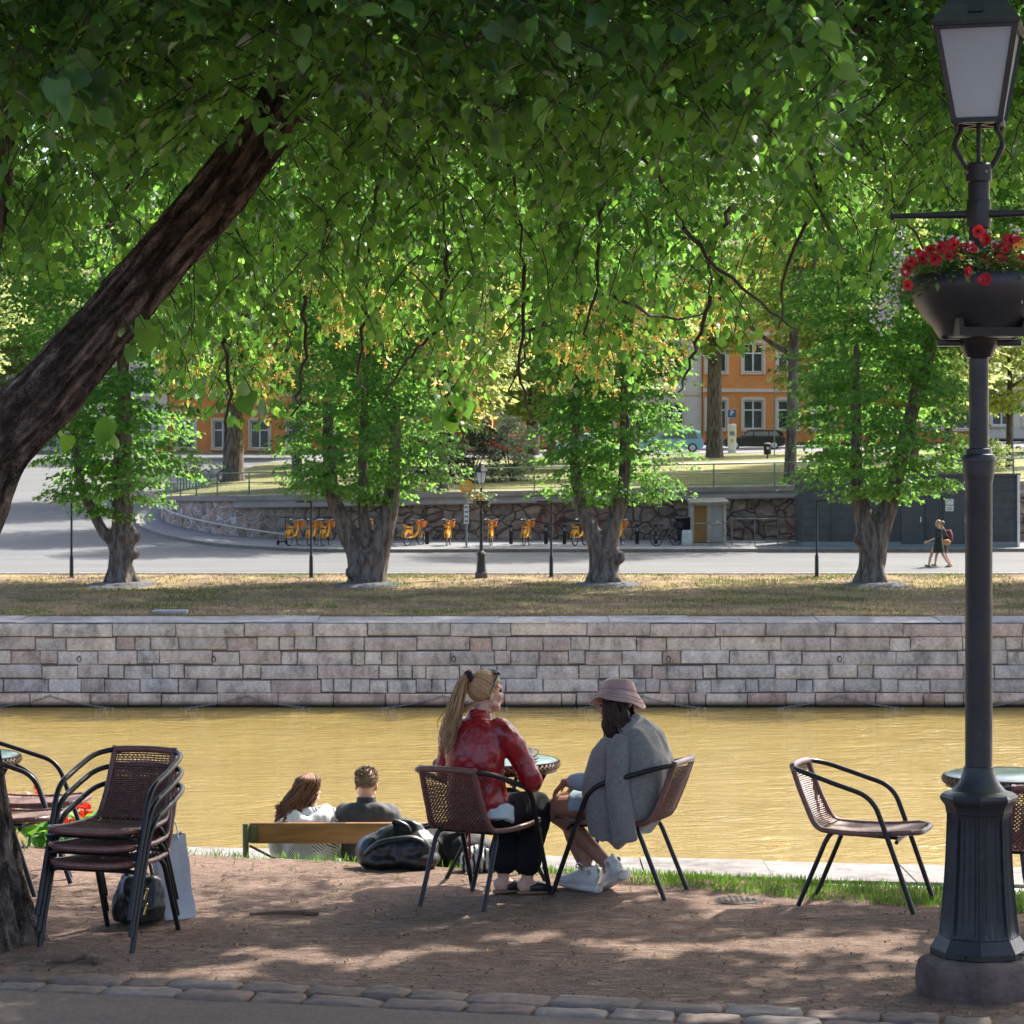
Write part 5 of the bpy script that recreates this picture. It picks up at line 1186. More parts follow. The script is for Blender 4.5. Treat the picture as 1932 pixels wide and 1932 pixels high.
for px, py, s in ((1846, 437, 1), (1860, 452, 1), (1798, 460, 1.1), (1835, 468, .9), (1825, 466, .9), (1812, 477, 1.0), (1775, 467, 1), (1790, 482, .9), (1755, 471, .8), (1765, 490, 1), (1742, 488, .95), (1718, 492, .8), (1712, 505, .85), (1708, 515, .8), (1713, 538, .85), (1724, 500, .7), (1901, 452, .9), (1884, 465, .95), (1879, 476, .9), (1858, 490, 1), (1888, 489, 1), (1909, 452, .9), (1905, 470, .8), (1827, 513, .9), (1859, 527, 1), (1852, 528, .7), (1733, 475, .6), (1896, 470, .7), (1918, 450, .8), (1925, 490, .8)):
    dy = rnd.uniform(-.26, -.10) if py > 500 or px < 1740 else rnd.uniform(-.30, -.12)
    if py > 505 and px > 1760: dy = -.325
    d = LY_ + dy; p = at(px, py, d); petunia(p, (rnd.gauss(0, .35), -1, rnd.gauss(.15, .3)), .030 * s, REDP, 'red_flower')
for px, py, s in ((1918, 466, .8), (1930, 458, .8), (1914, 485, .75), (1815, 487, .5), (1945, 470, .8)): petunia(at(px, py, LY_ - .25), (rnd.gauss(0, .3), -1, rnd.gauss(.1, .3)), .024 * s, YELP, 'yellow_flower')
P = []
for cx_, cy_, sx_, sy_, n in ((1716, 478, 22, 22, 60), (1680, 570, 22, 40, 200), (1660, 600, 14, 24, 70), (1790, 455, 35, 8, 60), (1700, 500, 16, 26, 90), (1700, 440, 15, 8, 26), (1870, 455, 10, 12, 34), (1915, 438, 14, 8, 30), (1925, 558, 9, 9, 22), (1825, 475, 16, 8, 26)):
    for i in range(int(n * .6)): P.append(tuple(at(rnd.gauss(cx_, sx_ * .7), rnd.gauss(cy_, sy_ * .7), LY_ - rnd.uniform(.05, .28) if cx_ > 1730 else LY_ - rnd.uniform(-.1, .2))))
n = len(P); v, f = leaves(P, sphere_rand(n), sphere_rand(n) + np.array([0, -1, .3]), nr.uniform(.012, .022, n), KITE, KITEF)
tag(npmesh('white_flowers', v - o_, f, 4, [WHP], fl), kind='stuff')

# ================================================================ ground details
edge_y = lambda x: interp((x / 1), [(-9, 0), (9, 0)])
def row_line(py0, py1): return (at(0, py0, gd(py0)), at(1500, py1, gd(py1)))
cob = island_mat('cobble', [(.16, .11, .088), (.20, .165, .14), (.18, .12, .10), (.22, .19, .165)], dark=.7, sc=18, bsc=50, bs=.6, bd=.008)
ga, gb_ = V(-2.40, 12.02, 0), V(1.01, 11.24, 0); dd = (gb_ - ga).normalized(); nn_ = V(-dd.y, dd.x, 0)
g = G()
for r_ in range(2):
    s = -5 + rnd.random() * .2
    while s < 9:
        l = rnd.uniform(.20, .40); wd = .21; c = ga + dd * (s + l / 2) + nn_ * (.11 - .235 * r_ + rnd.gauss(0, .006)); c.z = -.012 + rnd.gauss(0, .004)
        bm = bmesh.new(); bmesh.ops.create_cube(bm, size=1); bmesh.ops.subdivide_edges(bm, edges=bm.edges[:], cuts=3, use_grid_fill=True)
        rot = Matrix.Rotation(math.atan2(dd.y, dd.x) + rnd.gauss(0, .025), 3, 'Z'); sd = rnd.random() * 50
        for v in bm.verts:
            q = v.co * 2; k = 1 / (abs(q.x) ** 9 + abs(q.y) ** 9 + abs(q.z) ** 9) ** (1 / 9) * max(abs(q.x), abs(q.y), abs(q.z)); q *= (.25 + .75 * k)
            p = V(q.x * (l - .016) / 2, q.y * (wd - .012) / 2, q.z * .030); p += V(*[noise.noise(V(p.x * 9, p.y * 9, p.z * 9 + sd + j * 7)) * .014 for j in range(3)]); v.co = rot @ p + c
        bm.verts.index_update(); g.add([v.co for v in bm.verts], [[v.index for v in f_.verts] for f_ in bm.faces]); bm.free(); s += l
tag(obj('cobble_edging', g, cob, ang=0), kind='structure')
g = G(); g.add([ga + dd * -8 - nn_ * .24 + V(0, 0, .016), ga + dd * 12 - nn_ * .24 + V(0, 0, .016), ga + dd * 12 - nn_ * 6 + V(0, 0, .018), ga + dd * -8 - nn_ * 6 + V(0, 0, .018)], [(3, 2, 1, 0)])
tag(obj('path', g, asphalt('near_asphalt', (.115, .082, .065), (.165, .122, .098)), smooth=False), kind='structure')
# grass along the top of the bank
def blades(n, fx, dens, hmin, hmax):
    P, Y, Z, S = [], [], [], []
    while len(P) < n:
        x = rnd.uniform(-6, 6); t = rnd.uniform(-.75, .75); dn = dens(x, t)
        if rnd.random() > dn: continue
        y = yedge(x) + t; z = znear(x, y) - .005; P.append((x, y, z)); Y.append((rnd.gauss(0, .35), rnd.gauss(-.1, .35), 1)); Z.append((rnd.gauss(0, 1), rnd.gauss(-1, .6), .2)); S.append(rnd.uniform(hmin, hmax))
    return leaves(P, Y, Z, S, np.array([(-.05, 0, 0), (.05, 0, 0), (.035, .6, -.05), (0, 1, -.18), (-.035, .6, -.05)], np.float32), np.array([(0, 1, 2, 3, 4)], np.int32))
def dens(x, t):
    inner = interp(x, [(-6, -.05), (-2.5, -.10), (-.8, -.12), (.2, -.22), (1.2, -.50), (2.4, -.62), (6, -.65)]) + .06 * noise.noise(V(x * 3, 0, 2)) + .05 * noise.noise(V(x * 11, 0, 5))
    return (interp(x, [(-6, .3), (-2, .14), (-.5, .3), (.6, .8), (6, .85)]) * (.6 + .8 * (noise.noise(V(x * 5, t * 5, 1)) + .3)) if t > inner else .004)
v, f = blades(30000, None, dens, .018, .062)
tag(npmesh('grass', v, f, 5, [leaf_mat('grass_blade', (.045, .11, .015), (.11, .20, .035), (.16, .34, .03), tmix=.4, under=1.0)]), kind='stuff')
# crumbs of bark, chips and dry leaves lying on the dirt
P, Y, Z, S = [], [], [], []
for i in range(5200):
    py = rnd.uniform(1630, 1930); d = gd(py); px = rnd.uniform(-60, 2000); p = at(px, py, d)
    if p.y > yedge(p.x) - .1 or (p - ga).dot(nn_) < .24: continue
    P.append((p.x, p.y, znear(p.x, p.y) + .004)); a = rnd.uniform(0, 6.28); Y.append((math.cos(a), math.sin(a) * .8, rnd.gauss(0, .12))); Z.append((rnd.gauss(0, .25), rnd.gauss(0, .25), 1)); S.append(rnd.choice((.012, .016, .02, .028, .045)))
v, f = leaves(P, Y, Z, S, KITE * np.array([.30, 1, 2.0], np.float32), KITEF)
tag(npmesh('ground_litter', v, f, 4, [island_mat('bark_chip', [(.05, .03, .022), (.12, .075, .05), (.07, .045, .035), (.26, .17, .10), (.06, .04, .03), (.42, .28, .07)], dark=.8)]), kind='stuff')
def stick(pts, r0, r1, label):
    g = G(); P = smooth_path(pts, 5); n = len(P); P = [p + V(rnd.gauss(0, .003), rnd.gauss(0, .003), 0) for p in P]; g.tube(P, [r0 + (r1 - r0) * i / (n - 1) for i in range(n)], 7)
    o = obj('stick', g, M('dead_wood', (.085, .055, .040), (.19, .13, .095), rough=.9, sc=20, bsc=50, bs=.6)); tag(o, label, 'stick', 'dead sticks lying on the dirt')
def gp(px, py, h=.012): p = at(px, py, gd(py)); p.z = znear(p.x, p.y) + h; return p
stick([gp(470, 1729), gp(510, 1728, .016), gp(560, 1729, .018), gp(602, 1727)], .008, .016, 'longer dead stick on the dirt between the stacked chairs and the seated women')
stick([gp(98, 1817), gp(130, 1818, .016), gp(160, 1814, .022), gp(188, 1820)], .008, .017, 'short thick dead stick on the dirt in front of the stacked chairs')
g = G(); p = gp(1382, 1693, .002)
g = G(); c = gp(1390, 1698, .0); g.lathe([(.001, .012), (.12, .012), (.13, .008), (.135, -.02)], 36, c=(c.x, c.y, c.z - .004), cap=False)
for i in range(-4, 5):
    for j in range(-4, 5):
        if i * i + j * j < 11: g.box((c.x + i * .032, c.y + j * .032, c.z + .009), (.018, .018, .004))
tag(obj('manhole_cover', g, M('cast_iron', (.075, .054, .043), (.14, .10, .08), rough=.8, sc=30), ang=30), 'small round iron cover set in the dirt right of the seated women', 'cover')
# red cannas at the left
CAN = leaf_mat('canna_leaf', (.05, .20, .03), (.09, .28, .04), (.2, .5, .05), tmix=.35, under=1.0); CFL = leaf_mat('canna_petal', (.62, .02, .012), (.75, .05, .02), (.7, .05, .02), tmix=.3, under=1.0)
for i, (px, py, lab) in enumerate(((160, 1525, 'red canna just left of the stacked chair back, rightmost of the clump'), (128, 1548, 'low red canna between the chair legs, second from right of the clump'), (78, 1518, 'tall red canna behind the left edge chairs, middle of the clump'), (55, 1515, 'red canna behind the left edge chairs, second from left of the clump'), (25, 1525, 'red canna behind the trunk, leftmost of the clump'), (105, 1530, 'red canna behind the near left chair arm, third from right of the clump'))):
    d = 16.5 + .12 * (i % 3); top = at(px, py, d); yb = d; zb = znear(top.x, yb); t = thing('canna', lab, 'plant', (top.x, yb, zb), group='red cannas on the bank'); h = top.z - zb
    g = G(); g.tube([(0, 0, -.03), (.01, 0, h * .5), (0, 0, h)], [.011, .009, .006], 7); obj('stem', g, M('canna_stem', (.09, .16, .05), rough=.6), t, world=False)
    g = G()
    for k in range(6):
        a = k * 2.4 + i; ln = rnd.uniform(.22, .36); z = h * (.08 + .10 * k); o = V(math.cos(a), math.sin(a), 0); s_ = V(-o.y, o.x, 0); n = 8; vs = []
        for j in range(n + 1):
            q = j / n; w_ = ln * .24 * math.sin(math.pi * min(1, q * .94 + .06)) ** .8; c = o * (ln * q * .62) + V(0, 0, z + ln * (.85 * q - .55 * q * q)); vs += [c - s_ * w_ + V(0, 0, w_ * .35), c, c + s_ * w_ + V(0, 0, w_ * .35)]
        g.add(vs, [(3 * j + m, 3 * j + m + 1, 3 * j + m + 4, 3 * j + m + 3) for j in range(n) for m in (0, 1)])
    obj('leaf_rosette', g, CAN, t, world=False)
    n = 16; P = nr.normal(size=(n, 3)) * np.array([.03, .03, .035]) + np.array([0, 0, h - .01]); v, f = leaves(P, nr.normal(size=(n, 3)) * .8 + np.array([0, 0, .5]), sphere_rand(n), nr.uniform(.035, .055, n), HEART, HEARTF); npmesh('flower', v, f, 4, [CFL], t, smooth=True)
# ================================================================ things along the far street
def ground_far(px, py):
    p = on_street(px, py); return p
def text_mesh(name, body, size, loc, mat, parent, rot=(R(90), 0, 0), extr=.002, align='CENTER'):
    cu = bpy.data.curves.new('t', 'FONT'); cu.body = body; cu.size = size; cu.align_x = align; cu.align_y = 'CENTER'; cu.extrude = extr
    o = bpy.data.objects.new('t', cu); COL.objects.link(o); dg = bpy.context.evaluated_depsgraph_get(); dg.update()
    me = bpy.data.meshes.new_from_object(o.evaluated_get(dg)); bpy.data.objects.remove(o); bpy.data.curves.remove(cu)
    me.name = name; me.materials.clear(); me.materials.append(mat); q = bpy.data.objects.new(name, me); q.location = loc; q.rotation_euler = rot; return link(q, parent)
YEL = M('bike_yellow', (.72, .30, .015), (.78, .34, .02), rough=.4, sc=8); ORG = M('basket_orange', (.70, .20, .03), rough=.5)
BLKP = M('black_plastic', (.015, .015, .016), rough=.6); GRYM = M('bike_grey', (.30, .31, .32), rough=.4, metal=.4)
def wheel_part(name, c, r, parent, tm, rm, w=.035):
    g = G(); n = 26; g.tube([c + V(0, r * math.cos(a), r * math.sin(a)) for a in [6.2832 * i / n for i in range(n)]], w / 2, 6, closed=True); o = obj(name, g, tm, parent, world=False)
    g = G(); g.tube([c + V(0, (r - .03) * math.cos(a), (r - .03) * math.sin(a)) for a in [6.2832 * i / n for i in range(n)]], .011, 5, closed=True)
    for k in range(9): a = 6.2832 * k / 9; g.tube([c + V(.01, 0, 0), c + V(0, (r - .03) * math.cos(a), (r - .03) * math.sin(a))], .004, 4)
    g.tube([c - V(.05, 0, 0), c + V(.05, 0, 0)], .02, 6); obj('rim', g, rm, o, world=False); return o
def make_city_bike():
    t = thing('city_bike', '', 'bicycle'); r = .33; fw, rw_ = V(0, .55, r), V(0, -.52, r)
    wheel_part('wheel', fw, r, t, MT['dark_rubber'], MT['chrome']); wheel_part('wheel', rw_, r, t, MT['dark_rubber'], MT['chrome'])
    g = G(); g.tube(smooth_path([V(0, .42, .86), V(0, .36, .62), V(0, .12, .40), V(0, -.08, .36), V(0, -.15, .40)], 4), .045, 8); g.tube([V(0, -.12, .36), V(0, -.20, .80)], .034, 8)
    for s in (-1, 1):
        g.tube([V(s * .05, .43, .70), fw + V(s * .06, 0, 0)], .022, 6); g.tube([V(s * .04, -.14, .36), rw_ + V(s * .06, 0, 0)], .02, 6)
    g.tube([V(0, .44, .66), V(0, .39, 1.0)], .03, 8); obj('frame', g, YEL, t, world=False)
    g = G(); g.prism([(-.84, .32), (-.80, .52), (-.62, .68), (-.40, .66), (-.30, .50), (-.52, .56), (-.72, .44)], lambda u, z: V(-.07, u, z), lambda u, z: V(.07, u, z)); obj('rear_guard', g, YEL, t, smooth=False, world=False)
    g = G(); g.box((0, -.50, .76), (.17, .34, .035)); g.tube([V(-.06, -.6, .74), V(-.06, -.72, .86), V(.06, -.72, .86), V(.06, -.6, .74)], .012, 5); obj('rack', g, YEL, t, smooth=False, world=False)
    g = G(); g.add([V(-.15, .48, .74), V(.15, .48, .74), V(.15, .68, .76), V(-.15, .68, .76), V(-.20, .44, 1.0), V(.20, .44, 1.0), V(.20, .76, 1.0), V(-.20, .76, 1.0)], [(3, 2, 1, 0), (0, 1, 5, 4), (1, 2, 6, 5), (2, 3, 7, 6), (3, 0, 4, 7)]); obj('basket', g, ORG, t, smooth=False, world=False)
    g = G(); g.tube(smooth_path([V(-.30, .26, 1.06), V(-.22, .36, 1.08), V(0, .40, 1.03), V(.22, .36, 1.08), V(.30, .26, 1.06)], 4), .014, 6); obj('handlebar', g, MT['chrome'], t, world=False)
    g = G(); g.ball((0, -.24, .90), (.09, .15, .045), 10, 6); g.tube([V(0, -.20, .78), V(0, -.23, .88)], .016, 6); obj('saddle', g, BLKP, t, world=False)
    g = G(); g.tube([V(-.09, -.05, .36), V(.09, -.05, .36)], .02, 6); g.tube([V(.09, -.05, .36), V(.09, .06, .22)], .014, 5); g.tube([V(-.09, -.05, .36), V(-.09, -.16, .50)], .014, 5); g.box((.13, .06, .21), (.09, .09, .025)); g.box((-.13, -.16, .51), (.09, .09, .025)); obj('pedals', g, BLKP, t, world=False)
    return t
b0 = make_city_bike(); first = True
bikes = [(555, 1030, 'leftmost yellow city bike, next to the black kick scooter'), (590, 1029, 'second yellow city bike from the left'), (616, 1029, 'yellow city bike cut by the left branch of the second quay tree'), (687, 1028, 'yellow city bike seen through the fork of the second quay tree'), (781, 1031, 'yellow city bike just right of the second quay tree'), (846, 1031, 'yellow city bike left of the round yellow sign'), (927, 1031, 'yellow city bike right of the small street lamp with flowers'), (994, 1031, 'yellow city bike left of the thin black lamp post in the middle'), (1094, 1032, 'yellow city bike touching the left of the third quay tree'), (1168, 1030, 'rightmost yellow city bike, right of the third quay tree')]
def pave_z(p): return zs(p.y) + .13
for px, py, lab in bikes:
    d = 104.6; x = (px - 966) / F * d; yaw = rz_of(.30, .95)
    loc = V(x, d, zs(d) + .13)
    if first: b0.location = loc; b0.rotation_euler = (0, 0, yaw); tag(b0, lab, 'bicycle', 'yellow share bikes at the docking row'); first = False
    else: dup(b0, loc, yaw + rnd.gauss(0, .14), lab, 'yellow share bikes at the docking row')
# docking posts
def make_dock():
    t = thing('docking_post', '', 'post'); g = G(); g.box((0, 0, .42), (.16, .12, .84), b=.03); obj('column', g, BLKP, t, world=False); g = G(); g.box((0, -.065, .62), (.10, .012, .14)); obj('lock_panel', g, MT['steel_grey'], t, world=False); return t
dk = make_dock(); first = True
for px, lab in ((806, 'black docking post right of the bike beside the second quay tree'), (964, 'black docking post between two yellow bikes, right of the small lamp'), (1030, 'black docking post just left of the thin middle lamp post'), (1065, 'empty black docking post left of the third quay tree'), (1202, 'empty black docking post right of the third quay tree'), (1237, 'black docking post left of the parked grey bicycle')):
    d = 105.6; loc = V((px - 966) / F * d, d, zs(d) + .13)
    if first: dk.location = loc; tag(dk, lab, 'post', 'black bike docking posts'); first = False
    else: dup(dk, loc, 0, lab, 'black bike docking posts')
# ordinary bicycles
def plain_bike(name, lab, x, y, z, yaw, col):
    t = thing(name, lab, 'bicycle', (x, y, z), yaw); r = .34; fw, rw_ = V(0, .53, r), V(0, -.53, r)
    wheel_part('wheel', fw, r, t, MT['dark_rubber'], MT['steel_grey'], .04); wheel_part('wheel', rw_, r, t, MT['dark_rubber'], MT['steel_grey'], .04)
    g = G(); a, b, c = V(0, .34, .86), V(0, -.20, .80), V(0, -.06, .30)
    for p, q in ((a + V(0, .02, -.12), b + V(0, .04, -.1)), (a + V(0, .03, -.15), c), (b, c), (b + V(0, 0, -.08), rw_), (c, rw_)): g.tube([p, q], .018, 6)
    g.tube([a + V(0, 0, .06), a + V(0, .06, -.2), fw], .018, 6); obj('frame', g, col, t, world=False)
    g = G(); g.tube(smooth_path([V(-.28, .22, .98), V(-.2, .34, 1.0), V(0, .36, .96), V(.2, .34, 1.0), V(.28, .22, .98)], 3), .014, 6); obj('handlebar', g, BLKP, t, world=False)
    g = G(); g.ball((0, -.24, .88), (.08, .14, .04), 10, 6); g.tube([b, b + V(0, -.02, .06)], .014, 6); obj('saddle', g, BLKP, t, world=False)
    g = G(); g.box((.04, .60, .84), (.34, .24, .22)); obj('basket', g, BLKP, t, smooth=False, world=False) if px_basket else None
    return t
px_basket = True
d = 104.4; plain_bike('parked_bicycle', 'dark grey bicycle with black front basket leaning beside the black bin', (1257 - 966) / F * d, d, zs(d) + .13, rz_of(.80, .6), M('bike_dark', (.05, .055, .06), rough=.4))
px_basket = False
d = 136.3; plain_bike('parked_bicycle', 'dark bicycle at the railing end beside the thick pale tree trunk', (405 - 966) / F * d, d, zu(-15.8, d), rz_of(.9, .4), M('bike_black', (.02, .02, .022), rough=.4))
# kick scooter
d = 105; t = thing('kick_scooter', 'black electric kick scooter left of the row of yellow bikes', 'scooter', ((532 - 966) / F * d, d, zs(d) + .13), rz_of(.3, .95))
g = G(); g.box((0, 0, .14), (.16, .75, .06), b=.02); obj('deck', g, BLKP, t, world=False)
g = G(); g.tube([V(0, .38, .16), V(0, .48, .3), V(0, .38, 1.15)], .03, 8); obj('stem', g, M('scooter_red', (.10, .03, .025), rough=.5), t, world=False)
g = G(); g.tube([V(-.25, .36, 1.15), V(.25, .36, 1.15)], .02, 6); obj('handlebar', g, BLKP, t, world=False)
for y in (.48, -.42): g = G(); g.tube([V(0, y + .08 * math.cos(a), .11 + .08 * math.sin(a)) for a in [6.2832 * i / 16 for i in range(16)]], .028, 6, closed=True); g.tube([V(-.03, y, .11), V(.03, y, .11)], .05, 8); obj('wheel', g, MT['dark_rubber'], t, world=False)
# wheelie bin and the sack beside it
d = 106.2; t = thing('wheeled_bin', 'black wheeled rubbish bin standing left of the small white shed', 'bin', ((1290 - 966) / F * d, d, zs(d) + .13)); g = G()
g.add([V(s * w_, q * w2, z) for z, w_, w2 in ((.10, .26, .28), (1.0, .34, .38)) for s, q in ((-1, -1), (1, -1), (1, 1), (-1, 1))], [(3, 2, 1, 0), (0, 1, 5, 4), (1, 2, 6, 5), (2, 3, 7, 6), (3, 0, 4, 7)]); obj('body', g, BLKP, t, smooth=False, world=False)
g = G(); g.box((0, 0, 1.05), (.72, .80, .09), b=.03); g.tube([V(-.3, .42, 1.02), V(.3, .42, 1.02)], .025, 6); obj('lid', g, M('bin_lid', (.03, .035, .04), rough=.45), t, world=False)
for s in (-1, 1): g = G(); g.tube([V(s * .30, .30, .11), V(s * .36, .30, .11)], .11, 12); obj('wheel', g, MT['dark_rubber'], t, world=False)
d = 104.9; o_ = V((1296 - 966) / F * d, d, zs(d) + .13); g = G(); bm = [(.0, .20, .13), (.1, .22, .14), (.5, .20, .10), (.62, .19, .05)]
g.add([o_ + V(s * w_, q * w2, z) for z, w_, w2 in bm for s, q in ((-1, -1), (1, -1), (1, 1), (-1, 1))], [(3, 2, 1, 0), (12, 13, 14, 15)] + [(4 * i + a, 4 * i + (a + 1) % 4, 4 * i + 4 + (a + 1) % 4, 4 * i + 4 + a) for i in range(3) for a in range(4)]); tag(obj('paper_sack', g, M('sack_white', (.62, .63, .66), (.5, .5, .52), rough=.8, sc=6), smooth=False), 'upright white paper sack leaning at the bin beside the shed', 'sack')
# white shed with two mesh doors
d = 104.9; x0, x1 = (1306 - 966) / F * d, (1368 - 966) / F * d; zg = zs(d) + .13; H = 1.72; t = thing('shed', 'small weathered white shed with two mesh doors against the rubble wall', 'shed', ((x0 + x1) / 2, d, zg)); W = (x1 - x0)
OWH = M('old_white_paint', (.50, .47, .42), (.30, .25, .20), rough=.8, sc=9)
g = G()
for s in (-1, 1):
    g.box((s * W / 2, 0, H / 2), (.09, .09, H)); g.box((s * W / 2, 1.9, H / 2), (.09, .09, H)); g.box((s * W / 2, .95, H / 2), (.03, 1.8, H - .1))
g.box((0, 0, H - .05), (W - .09, .08, .10)); g.box((0, 0, .04), (W - .09, .08, .08)); g.box((0, .01, H / 2), (.07, .07, H - .2)); g.box((0, 1.88, H / 2), (W - .1, .03, H - .1)); obj('wall', g, OWH, t, smooth=False, world=False)
for s, m_ in ((-1, M('rusty_mesh', (.20, .10, .035), (.30, .17, .07), rough=.9, sc=30)), (1, M('grey_mesh', (.26, .24, .24), (.34, .32, .32), rough=.9, sc=30))):
    g = G(); g.box((s * W / 4, .03, H / 2), (W / 2 - .10, .02, H - .22)); o = obj('door', g, m_, t, smooth=False, world=False)
    g = G(); g.box((s * W / 4, .005, H * .52), (W / 2 - .10, .035, .05))
    for q in (-1, 1): g.box((s * W / 4 + q * (W / 4 - .07), .005, H / 2), (.04, .035, H - .24))
    obj('door_frame', g, M('rail_wood', (.34, .24, .13), (.42, .34, .24), rough=.85, sc=12) if s < 0 else OWH, o, smooth=False, world=False)
g = G(); g.box((.04, .95, H + .06), (W + .30, 2.3, .07), rot=Euler((R(4), R(-1.5), 0)).to_matrix()); g.box((.04, .95, H + .115), (W + .24, 2.2, .03), rot=Euler((R(4), R(-1.5), 0)).to_matrix()); obj('roof', g, M('mossy_roof', (.16, .14, .10), (.27, .25, .22), rough=.95, sc=6), t, smooth=False, world=False)
g = G(); g.box((W * .27, -.005, .95), (.16, .01, .12)); obj('notice', g, M('pale_notice', (.55, .45, .42), rough=.7), t, smooth=False, world=False)
# steel guard rail right of the shed
d = 105; xa, xb = (1381 - 966) / F * d, (1511 - 966) / F * d; t = thing('guard_rail', 'thin grey tube railing between the white shed and the grey cabin', 'fence', ((xa + xb) / 2, d, zs(d) + .13))
g = G()
for z in (1.08, .12): g.tube([V(xa, d, zs(d) + .13 + z), V(xb, d, zs(d) + .13 + z)], .025, 6)
obj('rail', g, MT['steel_grey'], t)
for k in range(4): x = xa + (xb - xa) * k / 3; g = G(); g.tube([V(x, d, zs(d) + .1), V(x, d, zs(d) + 1.21)], .025, 6); obj('post', g, MT['steel_grey'], t)
# dark grey cabin with doors and notices
d = 103.4; xa, xb = (1515 - 966) / F * d, (1922 - 966) / F * d; zg = zs(d) + .10; zt = CAMZ - (897 - HZ) / F * d; H = zt - zg; t = thing('cabin', 'long dark grey flat roofed cabin behind the rightmost quay tree', 'cabin', ((xa + xb) / 2, d, zg))
CAB = M('cabin_grey', (.050, .058, .066), (.068, .076, .085), rough=.6, sc=2); W = xb - xa
g = G(); g.box((0, 1.5, H / 2 + .12), (W, 3.0, H - .24)); 
for k in range(8): g.box((0, -.006, .5 + k * .36), (W, .014, .008))
obj('wall', g, CAB, t, smooth=False, world=False)
g = G(); g.box((0, 1.46, .12), (W - .04, 3.0, .24)); obj('skirting', g, M('cabin_skirt', (.20, .23, .25), rough=.7), t, smooth=False, world=False)
g = G(); g.box((0, 1.5, H + .04), (W + .12, 3.2, .09)); obj('roof', g, M('cabin_roof', (.075, .08, .09), rough=.5), t, smooth=False, world=False)
def cx(px): return (px - 966) / F * d - (xa + xb) / 2
for pa, pb in ((1779, 1826), (1700, 1742)):
    g = G(); a, b = cx(pa), cx(pb); g.box(((a + b) / 2, -.02, 1.32), (b - a, .05, 2.35)); o = obj('door', g, M('cabin_door', (.060, .068, .076), rough=.55, sc=3), t, smooth=False, world=False)
    g = G(); g.box((b - .12, -.07, 1.15), (.05, .06, .22)); obj('handle', g, MT['chrome'], o, smooth=False, world=False)
for k, px in enumerate((1570, 1690, 1748, 1775, 1828)): g = G(); g.box((cx(px), -.012, H / 2 + .1), (.06, .03, H - .3)); obj('wall_batten', g, CAB, t, smooth=False, world=False)
for pz, tx in ((947, 'i  Info'), (959, 'ma-pe 8-16')):
    z = CAMZ - (pz - HZ) / F * d - zg; g = G(); g.box((cx(1791), -.055, z), (.33, .02, .23), b=.008); o = obj('notice', g, MT['white_paint'], t, smooth=False, world=False)
    g = G()
    for k in range(4 if pz > 950 else 1): g.box((cx(1791) + (.02 if pz < 950 else 0), -.068, z + .06 - .04 * k), (.22 if k else .12, .004, .014 if pz > 950 else .03))
    if pz < 950: g.box((cx(1791) - .09, -.068, z + .02), (.04, .004, .09))
    obj('print', g, M('print_grey', (.12, .12, .13), rough=.7), o, smooth=False, world=False)
g = G(); g.box((cx(1921), 1.4, H / 2), (.10, 3.05, H + .05)); obj('corner_trim', g, MT['white_paint'], t, smooth=False, world=False)
# thin black lamp posts with a flat arm
def make_arm_lamp():
    t = thing('path_lamp', '', 'street lamp'); g = G(); g.tube([V(0, 0, 0), V(0, 0, .05), V(0, 0, .06), V(0, 0, .75), V(0, 0, .80), V(0, 0, 2.65)], [.11, .11, .07, .065, .042, .038], 10); obj('pole', g, MT['black_metal'], t, world=False)
    g = G(); g.box((.24, 0, 2.62), (.52, .12, .055), b=.01); obj('arm', g, MT['black_metal'], t, world=False); g = G(); g.box((.30, 0, 2.588), (.34, .09, .012)); obj('light_panel', g, MT['steel_grey'], t, smooth=False, world=False); return t
al = make_arm_lamp(); first = True
for px, yaw, lab in ((135, math.pi, 'thin black lamp post with flat arm left of the leftmost quay tree'), (587, math.pi, 'thin black lamp post left of the second quay tree'), (1040, math.pi, 'thin black lamp post with flat arm left of the third quay tree'), (1541, 0, 'thin black lamp post with flat arm in front of the grey cabin')):
    d = 86.5; x = (px - 966) / F * d; loc = V(x, d, zbank(x, d) - .03)
    if first: al.location = loc; al.rotation_euler = (0, 0, yaw); tag(al, lab, 'street lamp', 'thin path lamps on the far bank'); first = False
    else: dup(al, loc, yaw, lab, 'thin path lamps on the far bank')
# old style lamp on the far bank with its flower basket
d = 86.3; x = (908 - 966) / F * d; t = thing('street_lamp', 'small old style black lantern lamp across the river beside the round yellow sign', 'street lamp', (x, d, zbank(x, d) - .05)); LK = MT['lamp_iron']
g = G(); g.box((0, 0, .12), (.42, .42, .24), b=.03); obj('stone_base', g, stone, t, world=False)
g = G(); g.lathe([(.19, .24), (.17, .30), (.13, .8), (.16, .86), (.13, .92), (.06, .98), (.058, 2.2), (.075, 2.25), (.045, 2.3), (.042, 3.1)], 8, cap=True); obj('post', g, LK, t, ang=30, world=False)
g = G()
for a in range(4): q = V(math.cos(a * math.pi / 2), math.sin(a * math.pi / 2), 0); g.tube([V(0, 0, 3.1), q * .10 + V(0, 0, 3.18), q * .085 + V(0, 0, 3.26)], .012, 5); g.tube([q * .11 + V(0, 0, 3.26), q * .18 + V(0, 0, 3.64)], .014, 4)
obj('lantern_frame', g, LK, t, world=False)
g = G(); g.lathe([(.10, 3.27), (.165, 3.63)], 4, cap=False); obj('pane', g, OP, t, smooth=False, world=False)
g = G(); g.lathe([(.20, 3.64), (.21, 3.67), (.10, 3.86), (.08, 3.88), (.10, 3.92), (.03, 3.99), (.001, 4.03)], 4, cap=True); obj('roof', g, LK, t, smooth=False, world=False)
